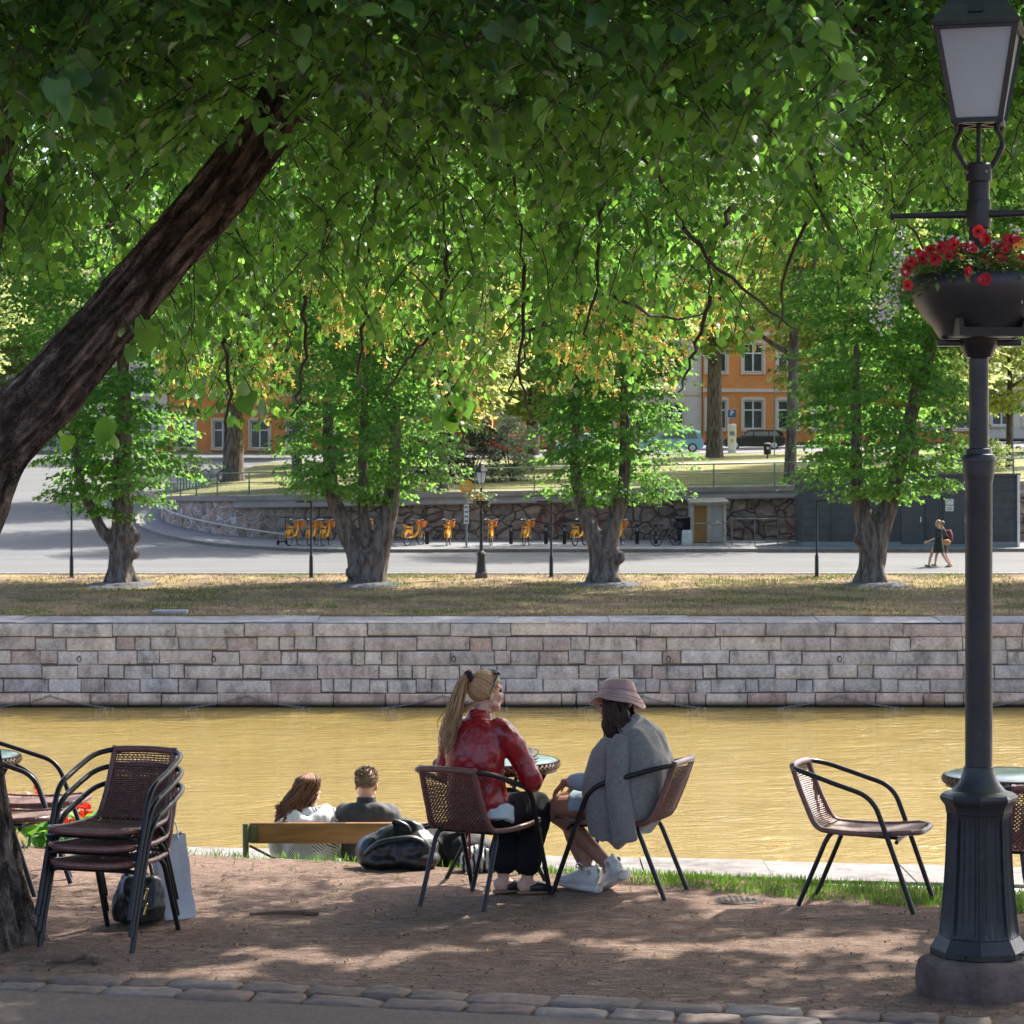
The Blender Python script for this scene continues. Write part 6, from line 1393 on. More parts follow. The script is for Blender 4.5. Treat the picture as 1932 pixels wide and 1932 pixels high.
tb_ = thing('flower_basket', 'yellow and white flower basket on the small lantern lamp across the river', 'planter', (x, d - .0, zbank(x, d) + 2.42)); g = G(); g.lathe([(.05, -.02), (.16, 0), (.27, .12), (.29, .20), (.27, .20), (.05, .15)], 16, cap=False); obj('bowl', g, MT['black_metal'], tb_, world=False)
P = nr.normal(size=(260, 3)) * np.array([.20, .18, .10]) + np.array([0, 0, .30]); v, f = leaves(P, sphere_rand(260), sphere_rand(260), nr.uniform(.05, .10, 260), KITE, KITEF); npmesh('foliage', v, f, 4, [leaf_mat('basket_leaf', (.12, .18, .05), (.35, .4, .25), (.2, .3, .1), tmix=.3)], tb_)
P = nr.normal(size=(34, 3)) * np.array([.10, .10, .07]) + np.array([-.13, -.12, .30]); v, f = leaves(P, sphere_rand(34), sphere_rand(34), nr.uniform(.07, .11, 34), KITE, KITEF); npmesh('yellow_flowers', v, f, 4, [YELP], tb_)
# round yellow share bike sign
d = 103.0; x = (880 - 966) / F * d; zg = zs(d) + .13; t = thing('bike_sign', 'round yellow bike station sign on a grey pole with a white panel', 'sign', (x, d, zg))
zc = CAMZ - (918 - HZ) / F * d - zg; g = G(); g.tube([V(0, 0, 0), V(0, 0, .03), V(0, 0, .04), V(0, 0, zc)], [.14, .14, .045, .04], 10); obj('pole', g, MT['steel_grey'], t, world=False)
g = G(); g.tube([V(0, -.05, zc), V(0, -.09, zc)], .285, 32); obj('disc', g, M('sign_yellow', (.72, .34, .02), rough=.45), t, ang=30, world=False)
WHS = M('sign_white', (.8, .8, .78), rough=.5); text_mesh('lettering', 'FÖLI', .17, (0, -.095, zc - .075), WHS, t)
g = G()
for k, (u, h_) in enumerate(((-.07, .07), (-.02, .11), (.03, .08), (.075, .10))): g.box((u, -.095, zc + .06 + h_ / 2), (.035, .008, h_))
obj('emblem', g, M('sign_pale', (.80, .62, .30), rough=.5), t, smooth=False, world=False)
z1_ = CAMZ - (952 - HZ) / F * d - zg; z2_ = CAMZ - (988 - HZ) / F * d - zg; g = G(); g.box((0, -.07, (z1_ + z2_) / 2), (.20, .03, z1_ - z2_)); o = obj('info_panel', g, MT['white_paint'], t, smooth=False, world=False)
g = G(); 
for k in range(4): g.box((0, -.088, z2_ + .10 + .19 * k), (.14, .004, .07))
obj('print', g, M('print_dark', (.15, .15, .16), rough=.7), o, smooth=False, world=False)
# slot drain in the grass
p = at(325, 1160, 73.0); g = G(); g.box((p.x, 72.6, zs(72.6) + .05), (1.0, .5, .12), b=.03); tag(obj('drain_cover', g, M('drain_concrete', (.33, .33, .35), (.25, .25, .26), rough=.9, sc=6)), 'flat grey concrete drain cover in the dry grass above the quay wall', 'drain')

# ================================================================ buildings across the park
GL = M('window_glass', (.03, .04, .045), (.06, .075, .07), rough=.08, spec=.8, sc=.8)
def facade(name, label, px0, px1, y, zb, H, wall, plinth, trim, wins, floors, fh, depth=12, first_z=1.9):
    xa, xb = lx(px0, y), lx(px1, y); t = thing(name, label, 'building', ((xa + xb) / 2, y, zb), group='houses across the park'); t.location = ((xa + xb) / 2, y, zb); cx0 = (xa + xb) / 2
    W = xb - xa; ww, wh = 1.55, 2.25; xsw = [lx(p, y) - cx0 for p in wins]
    g = G(); edges = [-W / 2] + [v for c in xsw for v in (c - ww / 2, c + ww / 2)] + [W / 2]
    zr = [0.9]
    for fl_ in range(floors): zr += [first_z + fl_ * fh, first_z + fl_ * fh + wh]
    zr.append(H)
    for i in range(len(zr) - 1):
        if i % 2 == 0: g.box((0, .2, (zr[i] + zr[i + 1]) / 2), (W, .4, zr[i + 1] - zr[i]))
        else:
            for a, b in zip(edges[::2], edges[1::2]): g.box(((a + b) / 2, .2, (zr[i] + zr[i + 1]) / 2), (b - a, .4, zr[i + 1] - zr[i]))
    g.box((0, depth / 2 + .4, H / 2 + .4), (W, depth, H - .8)); obj('wall', g, wall, t, smooth=False, world=False)
    g = G(); g.box((0, depth / 2 - .08, .0), (W, depth, .8)); obj('plinth', g, plinth, t, smooth=False, world=False)
    g = G()
    for fl_ in range(floors - 1): gg = G(); gg.box((0, -.06, first_z + fl_ * fh + wh + .75), (W, .14, .28)); obj('string_course', gg, trim, t, smooth=False, world=False)
    g.box((0, -.15, H + .1), (W + .1, .5, .35)); obj('cornice', g, trim, t, smooth=False, world=False)
    g = G(); g.add([V(-W / 2, -.3, H + .27), V(W / 2, -.3, H + .27), V(W / 2, depth / 2, H + 3), V(-W / 2, depth / 2, H + 3), V(-W / 2, depth + .5, H + .27), V(W / 2, depth + .5, H + .27)], [(0, 1, 2, 3), (3, 2, 5, 4), (0, 3, 4), (1, 5, 2), (0, 4, 5, 1)]); obj('roof', g, M('roof_tin', (.10, .05, .04), rough=.6), t, smooth=False, world=False)
    for fl_ in range(floors):
        for c in xsw:
            z0 = first_z + fl_ * fh; w_ = obj('window', (lambda gg: ([gg.box((c + s * (ww / 2 + .09), -.03, z0 + wh / 2), (.16, .10, wh + .30)) for s in (-1, 1)], gg.box((c, -.03, z0 + wh + .12), (ww + .02, .10, .22)), gg.box((c, -.07, z0 - .10), (ww + .42, .22, .12)), gg)[-1])(G()), trim, t, smooth=False, world=False)
            g = G()
            for u in (-ww / 2 + .06, 0, ww / 2 - .06): g.box((c + u, .14, z0 + wh / 2), (.11, .08, wh))
            for q in (.06, wh * .66, wh - .06): g.box((c, .142, z0 + q), (ww, .07, .10))
            obj('frame', g, MT['white_paint'], w_, smooth=False, world=False)
            g = G(); g.box((c, .22, z0 + wh / 2), (ww, .03, wh)); obj('pane', g, GL, w_, smooth=False, world=False)
    return t
ORW = M('orange_render', (.62, .235, .065), (.68, .27, .085), rough=.9, sc=1.2); CRW = M('cream_render', (.60, .54, .46), (.66, .60, .52), rough=.9, sc=1.2); GPL = M('grey_plinth', (.16, .15, .15), (.21, .20, .20), rough=.9, sc=3); TRM = M('cream_trim', (.62, .50, .38), rough=.8)
YB = 197.0
def zb_at(px): return zu(lx(px, YB), 180) - .1
facade('apartment_house', 'orange rendered house with white windows behind the black estate car', 1326, 1850, YB, zb_at(1400) + .1, 15, ORW, GPL, TRM, [1352, 1421, 1486, 1552, 1620, 1690, 1760, 1822], 3, 4.4)
facade('apartment_house', 'cream rendered house left of the orange one behind the teal car', 1195, 1324, YB + .3, zb_at(1260), 14, CRW, GPL, TRM, [1215, 1271], 3, 4.4)
facade('apartment_house', 'orange house behind the trees above the red and white cars', 930, 1193, YB, zb_at(1060), 15, ORW, GPL, TRM, [960, 1022, 1080, 1140], 3, 4.4)
facade('apartment_house', 'long orange house at the top of the side street behind the left trees', 318, 928, YB + 10, zs(YB + 10) - 1.6, 15, ORW, GPL, TRM, [350, 420, 490, 560, 630, 700, 770, 840, 900], 3, 4.4)
facade('apartment_house', 'pale house at the top of the side street, left of the long orange house', 60, 316, YB + 10, zs(YB + 10) - 1.6, 14, CRW, GPL, MT['white_paint'], [90, 150, 210, 270], 3, 4.4)
facade('apartment_house', 'pale house at the far left edge seen through the leaves', -260, 56, YB + 16, zs(YB + 16) - 1.6, 14, CRW, GPL, MT['white_paint'], [-210, -140, -70, -5], 3, 4.4)
facade('apartment_house', 'cream house behind the lamp post at the right edge', 1856, 2150, YB, zb_at(1900), 14, CRW, GPL, TRM, [1890, 1950, 2020, 2090], 3, 4.4)

# ================================================================ cars on the upper street
MT['rim_silver'] = M('rim_silver', (.55, .56, .58), rough=.4)
GLC = M('car_glass', (.10, .12, .12), (.16, .17, .16), rough=.1, spec=.8, sc=1.2)
def car(lab, px, y, z, L_, Hc, paint, facing, wagon=True, hatch=False, group='cars parked in front of the houses'):
    t = thing('parked_car', lab, 'car', (lx(px, y), y, z), 0 if facing > 0 else math.pi, group)   # local: front +X
    W = 1.78; h = L_ / 2
    if wagon: roof = [(-h + .22, Hc - .10), (-h + .55, Hc - .02), (.05, Hc), (.45, Hc - .05)]
    else: roof = [(-h + .55, Hc - .12), (-h + .9, Hc - .02), (.0, Hc), (.45, Hc - .06)]
    tail = [(-h + .04, .95), (-h, .75), (-h + .02, .42), (-h + .12, .26)]
    nose = [(h - 1.25, .98), (h - .45, .90), (h - .12, .78), (h, .60), (h - .02, .40), (h - .12, .26)]
    low = [p for p in reversed(nose)]
    # body below the belt line: profile in x,z swept over the width with tumblehome sections
    belt = [(-h + .04, .95), (-h + .6, .98), (0, .97), (h - 1.25, .96), (h - .45, .90), (h - .12, .78), (h, .60), (h - .02, .40), (h - .12, .27)]
    under = [(h - .42, .22), (-h + .42, .22)]; back = [(-h + .12, .27), (-h + .02, .42), (-h, .75)]
    prof = belt + under + back; g = G(); secs = [(-W / 2 + .0, .90), (-W / 2 + .06, 1), (W / 2 - .06, 1), (W / 2, .90)]
    vs = []
    for yy, k in secs:
        for x_, z_ in prof: vs.append(V(x_ * (1 - (1 - k) * .12), yy, .55 + (z_ - .55) * (1 if k == 1 else .92)))
    n = len(prof); fs = [tuple(range(n)), tuple(3 * n + i for i in range(n - 1, -1, -1))]
    for s in range(3):
        for i in range(n): fs.append((s * n + i, (s + 1) * n + i, (s + 1) * n + (i + 1) % n, s * n + (i + 1) % n))
    g.add(vs, fs)
    cab = [(-h + .08, .94)] + roof + [(h - 1.22, .95)]
    vs = []
    for yy, k in ((-W / 2 + .10, 0), (-W / 2 + .30, 1), (W / 2 - .30, 1), (W / 2 - .10, 0)):
        for i, (x_, z_) in enumerate(cab): vs.append(V(x_, yy if z_ < 1 else (yy * (.86 if k == 0 else 1)), z_ - (.03 if k == 0 and z_ > 1 else 0)))
    n = len(cab); fs = [tuple(range(n)), tuple(3 * n + i for i in range(n - 1, -1, -1))]
    for s in range(3):
        for i in range(n): fs.append((s * n + i, (s + 1) * n + i, (s + 1) * n + (i + 1) % n, s * n + (i + 1) % n))
    g.add(vs, fs); obj('body', g, paint, t, ang=30, world=False)
    for s in (-1, 1):
        yb, yt = s * (W / 2 - .088), s * (W / 2 - .10) * .872
        for a0, a1, b0, b1 in ((-h + .42, -h + 1.15, -h + .62, -h + 1.2), (-h + 1.22, .02, -h + 1.27, .0), (.10, h - 1.42, .07, .40)):
            g = G(); zt_ = Hc - .14; pts = [V(a0, yb, 1.0), V(a1, yb, 1.0), V(b1, yt, zt_), V(b0, yt, zt_)]; off_ = V(0, s * .012, 0)
            g.add([p + off_ for p in pts] + [p - off_ * 3 for p in pts], [(0, 1, 2, 3), (7, 6, 5, 4), (0, 4, 5, 1), (1, 5, 6, 2), (2, 6, 7, 3), (3, 7, 4, 0)]); obj('window', g, GLC, t, smooth=False, world=False)
        for x_ in (-h + .82, h - .88):
            g = G(); g.tube([V(x_, s * (W / 2 - .22), .32), V(x_, s * (W / 2 + .01), .32)], .325, 22); o = obj('wheel', g, MT['dark_rubber'], t, ang=30, world=False)
            g = G(); g.tube([V(x_, s * (W / 2 + .0), .32), V(x_, s * (W / 2 + .022), .32)], .215, 18)
            for k in range(5): a = k * 1.2566; g.tube([V(x_, s * (W / 2 + .024), .32), V(x_ + .2 * math.cos(a), s * (W / 2 + .024), .32 + .2 * math.sin(a))], .022, 4)
            obj('rim', g, MT['rim_silver'], o, ang=30, world=False)
        g = G(); g.box((h - .22, s * (W / 2 - .20), .70), (.30, .34, .13), b=.03); obj('headlight', g, MT['chrome'], t, world=False)
        g = G(); g.box((-h + .075, s * (W / 2 - .12), .86), (.16, .20, .30), b=.03); obj('taillight', g, M('tail_red', (.5, .02, .015), rough=.3), t, world=False)
        g = G(); g.ball((h - 1.45, s * (W / 2 + .06), 1.02), (.06, .11, .07), 8, 6); obj('mirror', g, paint, t, world=False)
    for x0_, x1_, z0_, z1_ in ((h - 1.24, .47, .98, Hc - .09), (-h + .11, -h + .27, 1.0, Hc - .16)):
        g = G(); k = W / 2 - .26; sgn = .015 if x0_ > 0 else -.015
        g.quad(V(x0_ + sgn, -k - .06, z0_), V(x0_ + sgn, k + .06, z0_), V(x1_ + sgn, k - .04, z1_), V(x1_ + sgn, -k + .04, z1_)); obj('windscreen' if x0_ > 0 else 'rear_window', g, GLC, t, smooth=False, world=False)
    return t
def paintm(n, c): return M(n, c, rough=.25, spec=.5, coat=.6)
zc_ = lambda px, y: zu(lx(px, y), y) + .035
car('black estate car parked before the orange house', 1421, 186, zc_(1421, 186), 4.55, 1.46, paintm('paint_black', (.010, .011, .013)), -1)
car('teal blue car parked left of the thick tree trunk', 1266, 183, zc_(1266, 183), 4.6, 1.62, paintm('paint_teal', (.17, .36, .44)), -1)
car('white car parked behind the third quay tree', 1090, 184, zc_(1090, 184), 4.5, 1.5, paintm('paint_white', (.62, .63, .65)), -1, wagon=False)
car('red car half hidden behind the bushes', 968, 185, zc_(968, 185), 4.1, 1.45, paintm('paint_red', (.48, .035, .025)), -1, wagon=False)
# litter bin, parking machine and poles on the upper pavement
x, y = lx(1448, 160), 160.0; t = thing('litter_bin', 'small black litter bin on a post in front of the black estate car', 'bin', (x, y, zu(x, y))); g = G(); g.tube([V(0, 0, .25), V(0, 0, .9)], .23, 14); g.tube([V(0, 0, 0), V(0, 0, .3)], .05, 8); obj('body', g, BLKP, t, ang=30, world=False)
g = G(); g.box((0, -.22, .66), (.16, .03, .14)); obj('sticker', g, MT['white_paint'], t, smooth=False, world=False); g = G(); g.lathe([(.25, .9), (.25, .94), (.1, 1.0), (.001, 1.0)], 14); obj('lid', g, MT['steel_grey'], t, ang=30, world=False)
x, y = lx(1381, 178), 178.0; t = thing('parking_machine', 'white parking ticket machine left of the black estate car', 'machine', (x, y, zc_(1381, 178))); g = G(); g.box((0, 0, 1.0), (.55, .35, 2.0), b=.03); obj('case', g, MT['white_paint'], t, world=False)
g = G(); g.box((0, -.18, 1.35), (.36, .02, .3)); obj('screen', g, M('grey_screen', (.2, .22, .24), rough=.3), t, smooth=False, world=False); g = G(); g.box((0, -.18, .85), (.2, .02, .25)); obj('panel', g, M('yellow_panel', (.6, .4, .1), rough=.5), t, smooth=False, world=False)
g = G(); g.box((0, -.0, 2.75), (.55, .04, .55), b=.02); g.tube([V(0, .03, 1.9), V(0, .03, 3.0)], .03, 8); obj('parking_sign', g, M('sign_blue', (.02, .10, .35), rough=.4), t, smooth=False, world=False)
text_mesh('letter', 'P', .5, (0, -.025, 2.75), WHS, t)
for px, y, h_, lab in ((1461, 170, 5.2, 'thin grey pole right of the litter bin before the black estate car'), (424, 140, 5.0, 'thin grey pole beside the thick pale tree at the railing end'), (1005, 168, 2.0, 'short grey pole between the red and white cars')):
    x = lx(px, y); z = zu(x, y); t = thing('sign_pole', lab, 'pole', (x, y, z), group='grey poles in the park'); g = G(); g.tube([V(0, 0, -.1), V(0, 0, h_)], .04, 8); obj('shaft', g, MT['steel_grey'], t, world=False); g = G(); g.ball((0, 0, h_), .05, 8, 5); obj('cap', g, MT['steel_grey'], t, world=False)
# ================================================================ people
def limb(g, pts, rad, n=12, k=4, xdir=None):
    P = smooth_path(pts, k); m = len(P); tab = [(i / (len(rad) - 1), r) for i, r in enumerate(rad)]
    def rr(t):
        if isinstance(rad[0], tuple): return (interp(t, [(a, b[0]) for a, b in tab]), interp(t, [(a, b[1]) for a, b in tab]))
        return interp(t, tab)
    g.tube(P, [rr(i / (m - 1)) for i in range(m)], n, xdir=xdir)
    for p, r in ((P[0], rr(0)), (P[-1], rr(1))):
        if not isinstance(r, tuple): g.ball(p, r * .98, 10, 7)
def headgeo(g, c, yaw, pitch=0.0, s=1.0, roll=0.0):
    """head about its centre; faces local +Y turned by yaw (clockwise from above positive)"""
    Rm = Matrix.Rotation(-yaw, 3, 'Z') @ Matrix.Rotation(pitch, 3, 'X') @ Matrix.Rotation(roll, 3, 'Y')
    T = lambda p: Vector(c) + Rm @ (Vector(p) * s)
    g.ball(T((0, -.012, .028)), (.074 * s, .092 * s, .086 * s), 20, 14, Rm)
    g.ball(T((0, .030, -.040)), (.056 * s, .060 * s, .075 * s), 16, 12, Rm)
    g.ball(T((0, .066, -.098)), (.024 * s, .020 * s, .018 * s), 10, 8, Rm)
    g.ball(T((0, .078, -.064)), (.024 * s, .013 * s, .013 * s), 10, 8, Rm)
    g.tube([T((0, .080, .012)), T((0, .094, -.012)), T((0, .104, -.030)), T((0, .088, -.042))], [.008 * s, .010 * s, .013 * s, .008 * s], 8)
    g.ball(T((0, .082, .020)), (.042 * s, .012 * s, .010 * s), 10, 6, Rm)
    for q in (-1, 1):
        g.ball(T((q * .040, .062, -.030)), (.020 * s, .018 * s, .020 * s), 8, 6, Rm)
        g.ball(T((q * .075, -.012, -.018)), (.010 * s, .020 * s, .031 * s), 10, 8, Rm @ Matrix.Rotation(q * .35, 3, 'Z'))
        g.tube([T((q * .045, .050, -.085)), T((q * .056, .0, -.055))], [.018 * s, .016 * s], 8)
    return T, Rm
def facebits(T, Rm, s, parent):
    for q in (-1, 1): g = G(); g.ball(T((q * .030, .0745, .003)), .0095 * s, 10, 7); obj('eye', g, MT['eye'], parent, world=False)
    g = G(); g.ball(T((0, .088, -.064)), (.021 * s, .007 * s, .0075 * s), 10, 6, Rm); obj('lips', g, MT['lips'], parent, world=False)
def handgeo(g, wrist, d, nrm, s=1.0, curl=.5, side=1):
    """palm, four unequal bent fingers and a thumb; d points along the palm, nrm out of its back, side=+1 thumb on +X"""
    d = Vector(d).normalized(); nrm = Vector(nrm); nrm = (nrm - d * nrm.dot(d)).normalized(); x = d.cross(nrm) * side
    w = Vector(wrist)
    g.tube([w - d * .02, w + d * .02 * s, w + d * .055 * s, w + d * .085 * s], [(.023 * s, .019 * s), (.030 * s, .017 * s), (.038 * s, .015 * s), (.036 * s, .012 * s)], 10, xdir=x)
    for k, (u, L_) in enumerate(((.030, .066), (.0105, .075), (-.010, .070), (-.029, .055))):
        p = w + d * .078 * s + x * (u * s); dd_ = (d + x * u * 3).normalized(); P = [w + d * .05 * s + x * (u * s * .8), p]; a = .25 * curl
        for j, fr in enumerate((.42, .32, .26)):
            a += curl * (.45 + .25 * j) ; p = p + (dd_ * math.cos(a) - nrm * math.sin(a)) * (L_ * fr * s); P.append(p)
        g.tube(P, [.0095 * s, .0095 * s, .0085 * s, .008 * s, .0065 * s], 8); g.ball(P[-1], .0065 * s, 8, 6)
    P = [w + d * .018 * s + x * .022 * s, w + d * .045 * s + x * .048 * s - nrm * .008, w + d * .070 * s + x * .056 * s - nrm * .018, w + d * .092 * s + x * .052 * s - nrm * .028]
    g.tube(P, [.013 * s, .0115 * s, .010 * s, .0075 * s], 8); g.ball(P[-1], .0075 * s, 8, 6)
def strands(g, starts, fn, r=.0055, n=5, steps=8):
    for st in starts:
        P = fn(st, steps); g.tube(P, [r * (1 - .55 * (i / (len(P) - 1)) ** 2) for i in range(len(P))], n)
def hair_mat(name, a, b):
    m, nt, out = _nt(name); gg = N(nt, 'NewGeometry'); vec = texco(nt, (60, 60, 6))
    col = ramp(nt, gg.outputs['Random Per Island'], [(0, a), (1, b)])
    col = mixc(nt, .6, col, ramp(nt, noise_n(nt, vec, 2, 3), [(.3, .6), (.7, 1.3)]), 'MULTIPLY')
    p = N(nt, 'BsdfPrincipled'); p.inputs['Roughness'].default_value = .5; p.inputs['Specular IOR Level'].default_value = .22; L(nt, col, p.inputs['Base Color']); L(nt, p.outputs[0], out.inputs['Surface']); return m
def wrinkle(a, sc, seed=0, st=(1, 1, .6), fine=.35):
    def f(p, n):
        q = V(p.x * st[0], p.y * st[1], p.z * st[2]) * sc + V(seed, seed * .7, 0)
        w_ = V(*[noise.noise(q * .5 + V(k * 9, 0, 0)) for k in range(3)]) * 1.1
        return a * ((1 - 2.2 * abs(noise.noise(q + w_))) * .75) + a * fine * noise.noise(q * 3.1)
    return f

# ---------------------------------------------------------------- the woman in the red jacket (sits on the first chair, seen from behind)
def person(name_label, loc, rz): return thing('person', name_label, 'person', loc, rz)
pr = person('ponytailed blonde woman in glossy red snakeskin jacket and black trousers seated at the table', RED_O, rz_of(RED_F.x, RED_F.y))
g = G(); HC = V(.015, -.045, 1.172)
T, Rm = headgeo(g, HC, R(32), pitch=R(2))
limb(g, [V(0, -.10, .50), V(0, -.135, .66), V(0, -.135, .84), V(0, -.115, .98)], [(.165, .12), (.135, .10), (.155, .105), (.14, .085)], 16, xdir=V(1, 0, 0))
limb(g, [V(0, -.105, .98), V(.0, -.088, 1.05), V(.008, -.065, 1.11)], [.062, .050, .052])
SH = {1: V(.165, -.105, .975), -1: V(-.165, -.105, .975)}; EL = {1: V(.268, .0, .70), -1: V(-.262, .02, .70)}; WR = {1: V(.165, .225, .655), -1: V(-.12, .27, .66)}
for s in (-1, 1):
    limb(g, [SH[s], SH[s].lerp(EL[s], .5), EL[s], EL[s].lerp(WR[s], .5), WR[s]], [.052, .044, .038, .034, .025]); handgeo(g, WR[s], (WR[s] - EL[s]).normalized() + V(-.35 * s, .1, -.15), V(0, 0, 1), .95, .55, side=-s)
HIP = {1: V(.095, -.09, .50), -1: V(-.095, -.09, .50)}; KN = {1: V(.13, .33, .50), -1: V(-.06, .36, .50)}; AN = {1: V(.12, .24, .105), -1: V(-.015, .20, .105)}
for s in (-1, 1):
    limb(g, [HIP[s], KN[s], KN[s] + V(0, .0, -.05), AN[s] + V(0, .0, .1), AN[s], AN[s] + V(0, 0, -.04)], [.085, .062, .055, .05, .036, .036])
fd_ = {1: V(.75, .65, 0).normalized(), -1: V(.55, .8, 0).normalized()}
for s in (-1, 1):
    a = AN[s]; f_ = fd_[s]; g.ball(a - f_ * .03 + V(0, 0, -.052), (.034, .034, .036), 10, 8)
    g.tube([a - f_ * .045 + V(0, 0, -.07), a + f_ * .03 + V(0, 0, -.055), a + f_ * .10 + V(0, 0, -.070), a + f_ * .165 + V(0, 0, -.078)], [(.030, .024), (.034, .034), (.040, .024), (.034, .014)], 10, xdir=V(f_.y, -f_.x, 0))
fuse('body', g, [MT['skin']], pr, voxel=.0075, it=3); facebits(T, Rm, 1, pr)
# jacket
def snake():
    m, nt, out = _nt('red_snakeskin'); vec = texco(nt, (1, 1, .8))
    ns = N(nt, 'TexNoise'); ns.inputs['Scale'].default_value = 7; L(nt, vec, ns.inputs['Vector']); mx = N(nt, 'Mix'); mx.data_type = 'VECTOR'; mx.inputs[0].default_value = .16; L(nt, vec, mx.inputs[4]); L(nt, ns.outputs['Color'], mx.inputs[5])
    vd = N(nt, 'TexVoronoi'); vd.feature = 'DISTANCE_TO_EDGE'; vd.inputs['Scale'].default_value = 15; L(nt, mx.outputs[1], vd.inputs['Vector'])
    v2 = N(nt, 'TexVoronoi'); v2.feature = 'DISTANCE_TO_EDGE'; v2.inputs['Scale'].default_value = 85; L(nt, mx.outputs[1], v2.inputs['Vector'])
    base = ramp(nt, noise_n(nt, vec, 9, 5), [(.3, (.24, .007, .010)), (.7, (.40, .016, .022))])
    col = mixc(nt, ramp(nt, vd.outputs['Distance'], [(.0, .5), (.14, 0.0)]), base, (.045, .006, .012))
    col = mixc(nt, ramp(nt, v2.outputs['Distance'], [(.0, .3), (.1, 0.0)]), col, (.06, .005, .01))
    p = N(nt, 'BsdfPrincipled'); p.inputs['Roughness'].default_value = .27; p.inputs['Specular IOR Level'].default_value = .5; p.inputs['Coat Weight'].default_value = .12; p.inputs['Coat Roughness'].default_value = .15
    L(nt, col, p.inputs['Base Color']); L(nt, bump(nt, noise_n(nt, texco(nt, (1, 1, .6)), 16, 4, .55, 2.5), .6, .014), p.inputs['Normal']); L(nt, p.outputs[0], out.inputs['Surface']); return m
RJ = snake(); g = G()
limb(g, [V(.005, -.10, .485), V(.0, -.125, .58), V(0, -.14, .70), V(0, -.145, .84), V(0, -.125, .95), V(0, -.108, 1.005)], [(.190, .150), (.182, .148), (.168, .132), (.180, .132), (.165, .108), (.105, .082)], 24, xdir=V(1, 0, 0))
g.tube([V(0, -.11, .99), V(.002, -.100, 1.03), V(.004, -.090, 1.068)], [.088, .072, .066], 18)
for s in (-1, 1): limb(g, [SH[s] + V(-.03 * s, 0, 0), SH[s] + V(.020 * s, .0, -.045), SH[s].lerp(EL[s], .55) + V(.012 * s, 0, 0), EL[s] + V(.012 * s, -.01, -.01), EL[s].lerp(WR[s], .5), WR[s].lerp(EL[s], .08)], [.066, .070, .064, .064, .058, .046], 16)
fuse('jacket', g, [RJ], pr, voxel=.010, it=5, disp=wrinkle(.0065, 12, 3, (1, 1, .7)))
g = G(); g.tube(smooth_path([V(.02, -.262, .55), V(.025, -.272, .50), V(.03, -.26, .42), V(.028, -.25, .34), V(.03, -.25, .275)], 4), [(.007, .0025)] * 17, 6); g.ball((.03, -.25, .268), (.010, .008, .014), 8, 6); obj('belt_strap', g, RJ, pr, world=False)
g = G(); limb(g, [V(.03, -.10, .515), V(.05, -.125, .435)], [(.180, .140), (.172, .135)], 20, xdir=V(1, 0, 0)); fuse('shirt', g, [M('pale_blue_shirt', (.42, .48, .52), (.50, .56, .60), rough=.8, sc=9)], pr, voxel=.010, it=3, disp=wrinkle(.006, 12, 5))
g = G(); limb(g, [V(0, -.16, .485), V(0, -.06, .49), V(0, .02, .50)], [(.17, .075), (.18, .09), (.16, .075)], 16, xdir=V(1, 0, 0))
for s in (-1, 1):
    limb(g, [HIP[s], HIP[s].lerp(KN[s], .55), KN[s] + V(0, .01, .0), KN[s] + V(0, .0, -.10), AN[s] + V(0, 0, .14), AN[s] + V(0, 0, .075)], [.105, .092, .078, .074, .076, .080], 14)
fuse('trousers', g, [M('black_cloth', (.010, .010, .012), (.014, .014, .016), rough=.9, spec=.15, sc=9)], pr, voxel=.011, it=4, disp=wrinkle(.007, 9, 8))
for s in (-1, 1):
    a, f_ = AN[s], fd_[s]; r_ = V(f_.y, -f_.x, 0); g = G(); c = a + V(0, 0, -.094) + f_ * .055
    g.tube([c - f_ * .115 + V(0, 0, -.002), c - f_ * .09, c, c + f_ * .09, c + f_ * .125], [(.025, .010), (.036, .012), (.040, .012), (.042, .011), (.025, .008)], 14, xdir=r_); o = obj('sandal', g, M('cork_sole', (.20, .12, .065), (.28, .18, .10), rough=.9, sc=60) , pr, world=False)
    g = G(); g.tube([c - f_ * .045 + V(0, 0, .026), c + f_ * .0 + V(0, 0, .032), c + f_ * .05 + V(0, 0, .028), c + f_ * .095 + V(0, 0, .016), c + f_ * .12 + V(0, 0, .006)], [(.040, .024), (.046, .032), (.048, .028), (.044, .021), (.032, .011)], 14, xdir=r_); obj('strap', g, M('black_leather', (.014, .014, .015), (.03, .03, .032), rough=.4, sc=20), o, world=False)
# hair: strands swept back to the scrunchie, then the ponytail
BL = hair_mat('blonde_hair', (.31, .165, .072), (.58, .365, .20)); g = G(); PT = (-.02, -.085, .085)
def onhead(p, k=1.0):
    q = Vector(p) - V(0, -.012, .028); e = V(q.x / .0765, q.y / .0945, q.z / .0885); return V(0, -.012, .028) + q / max(1e-4, e.length) * k
def sweep(st, steps):
    A = Vector(st); B = Vector(PT); return [T(onhead(A.lerp(B, t) * 1.0 + V(0, 0, .0), 1.0 + .05 * math.sin(t * 3.14) + .02) if t < .97 else B) for t in [i / steps for i in range(steps + 1)]]
st = []
for i in range(320):
    a = rnd.uniform(-1.0, 1.0) * math.pi; e = rnd.random()
    # hairline ring: forehead, temples, behind the ears, nape
    y = .068 * math.cos(a) - .012; x = .074 * math.sin(a); z = .075 * max(0, math.cos(a)) - .065 * max(0, -math.cos(a)) - .01 * (1 - abs(math.cos(a)))
    st.append(V(x, y, z) + V(rnd.gauss(0, .010), rnd.gauss(0, .008), rnd.gauss(0, .010)))
strands(g, st, sweep, r=.0045, steps=10)
g.ball(T((0, -.024, .038)), (.0745, .083, .083), 18, 12, Rm)
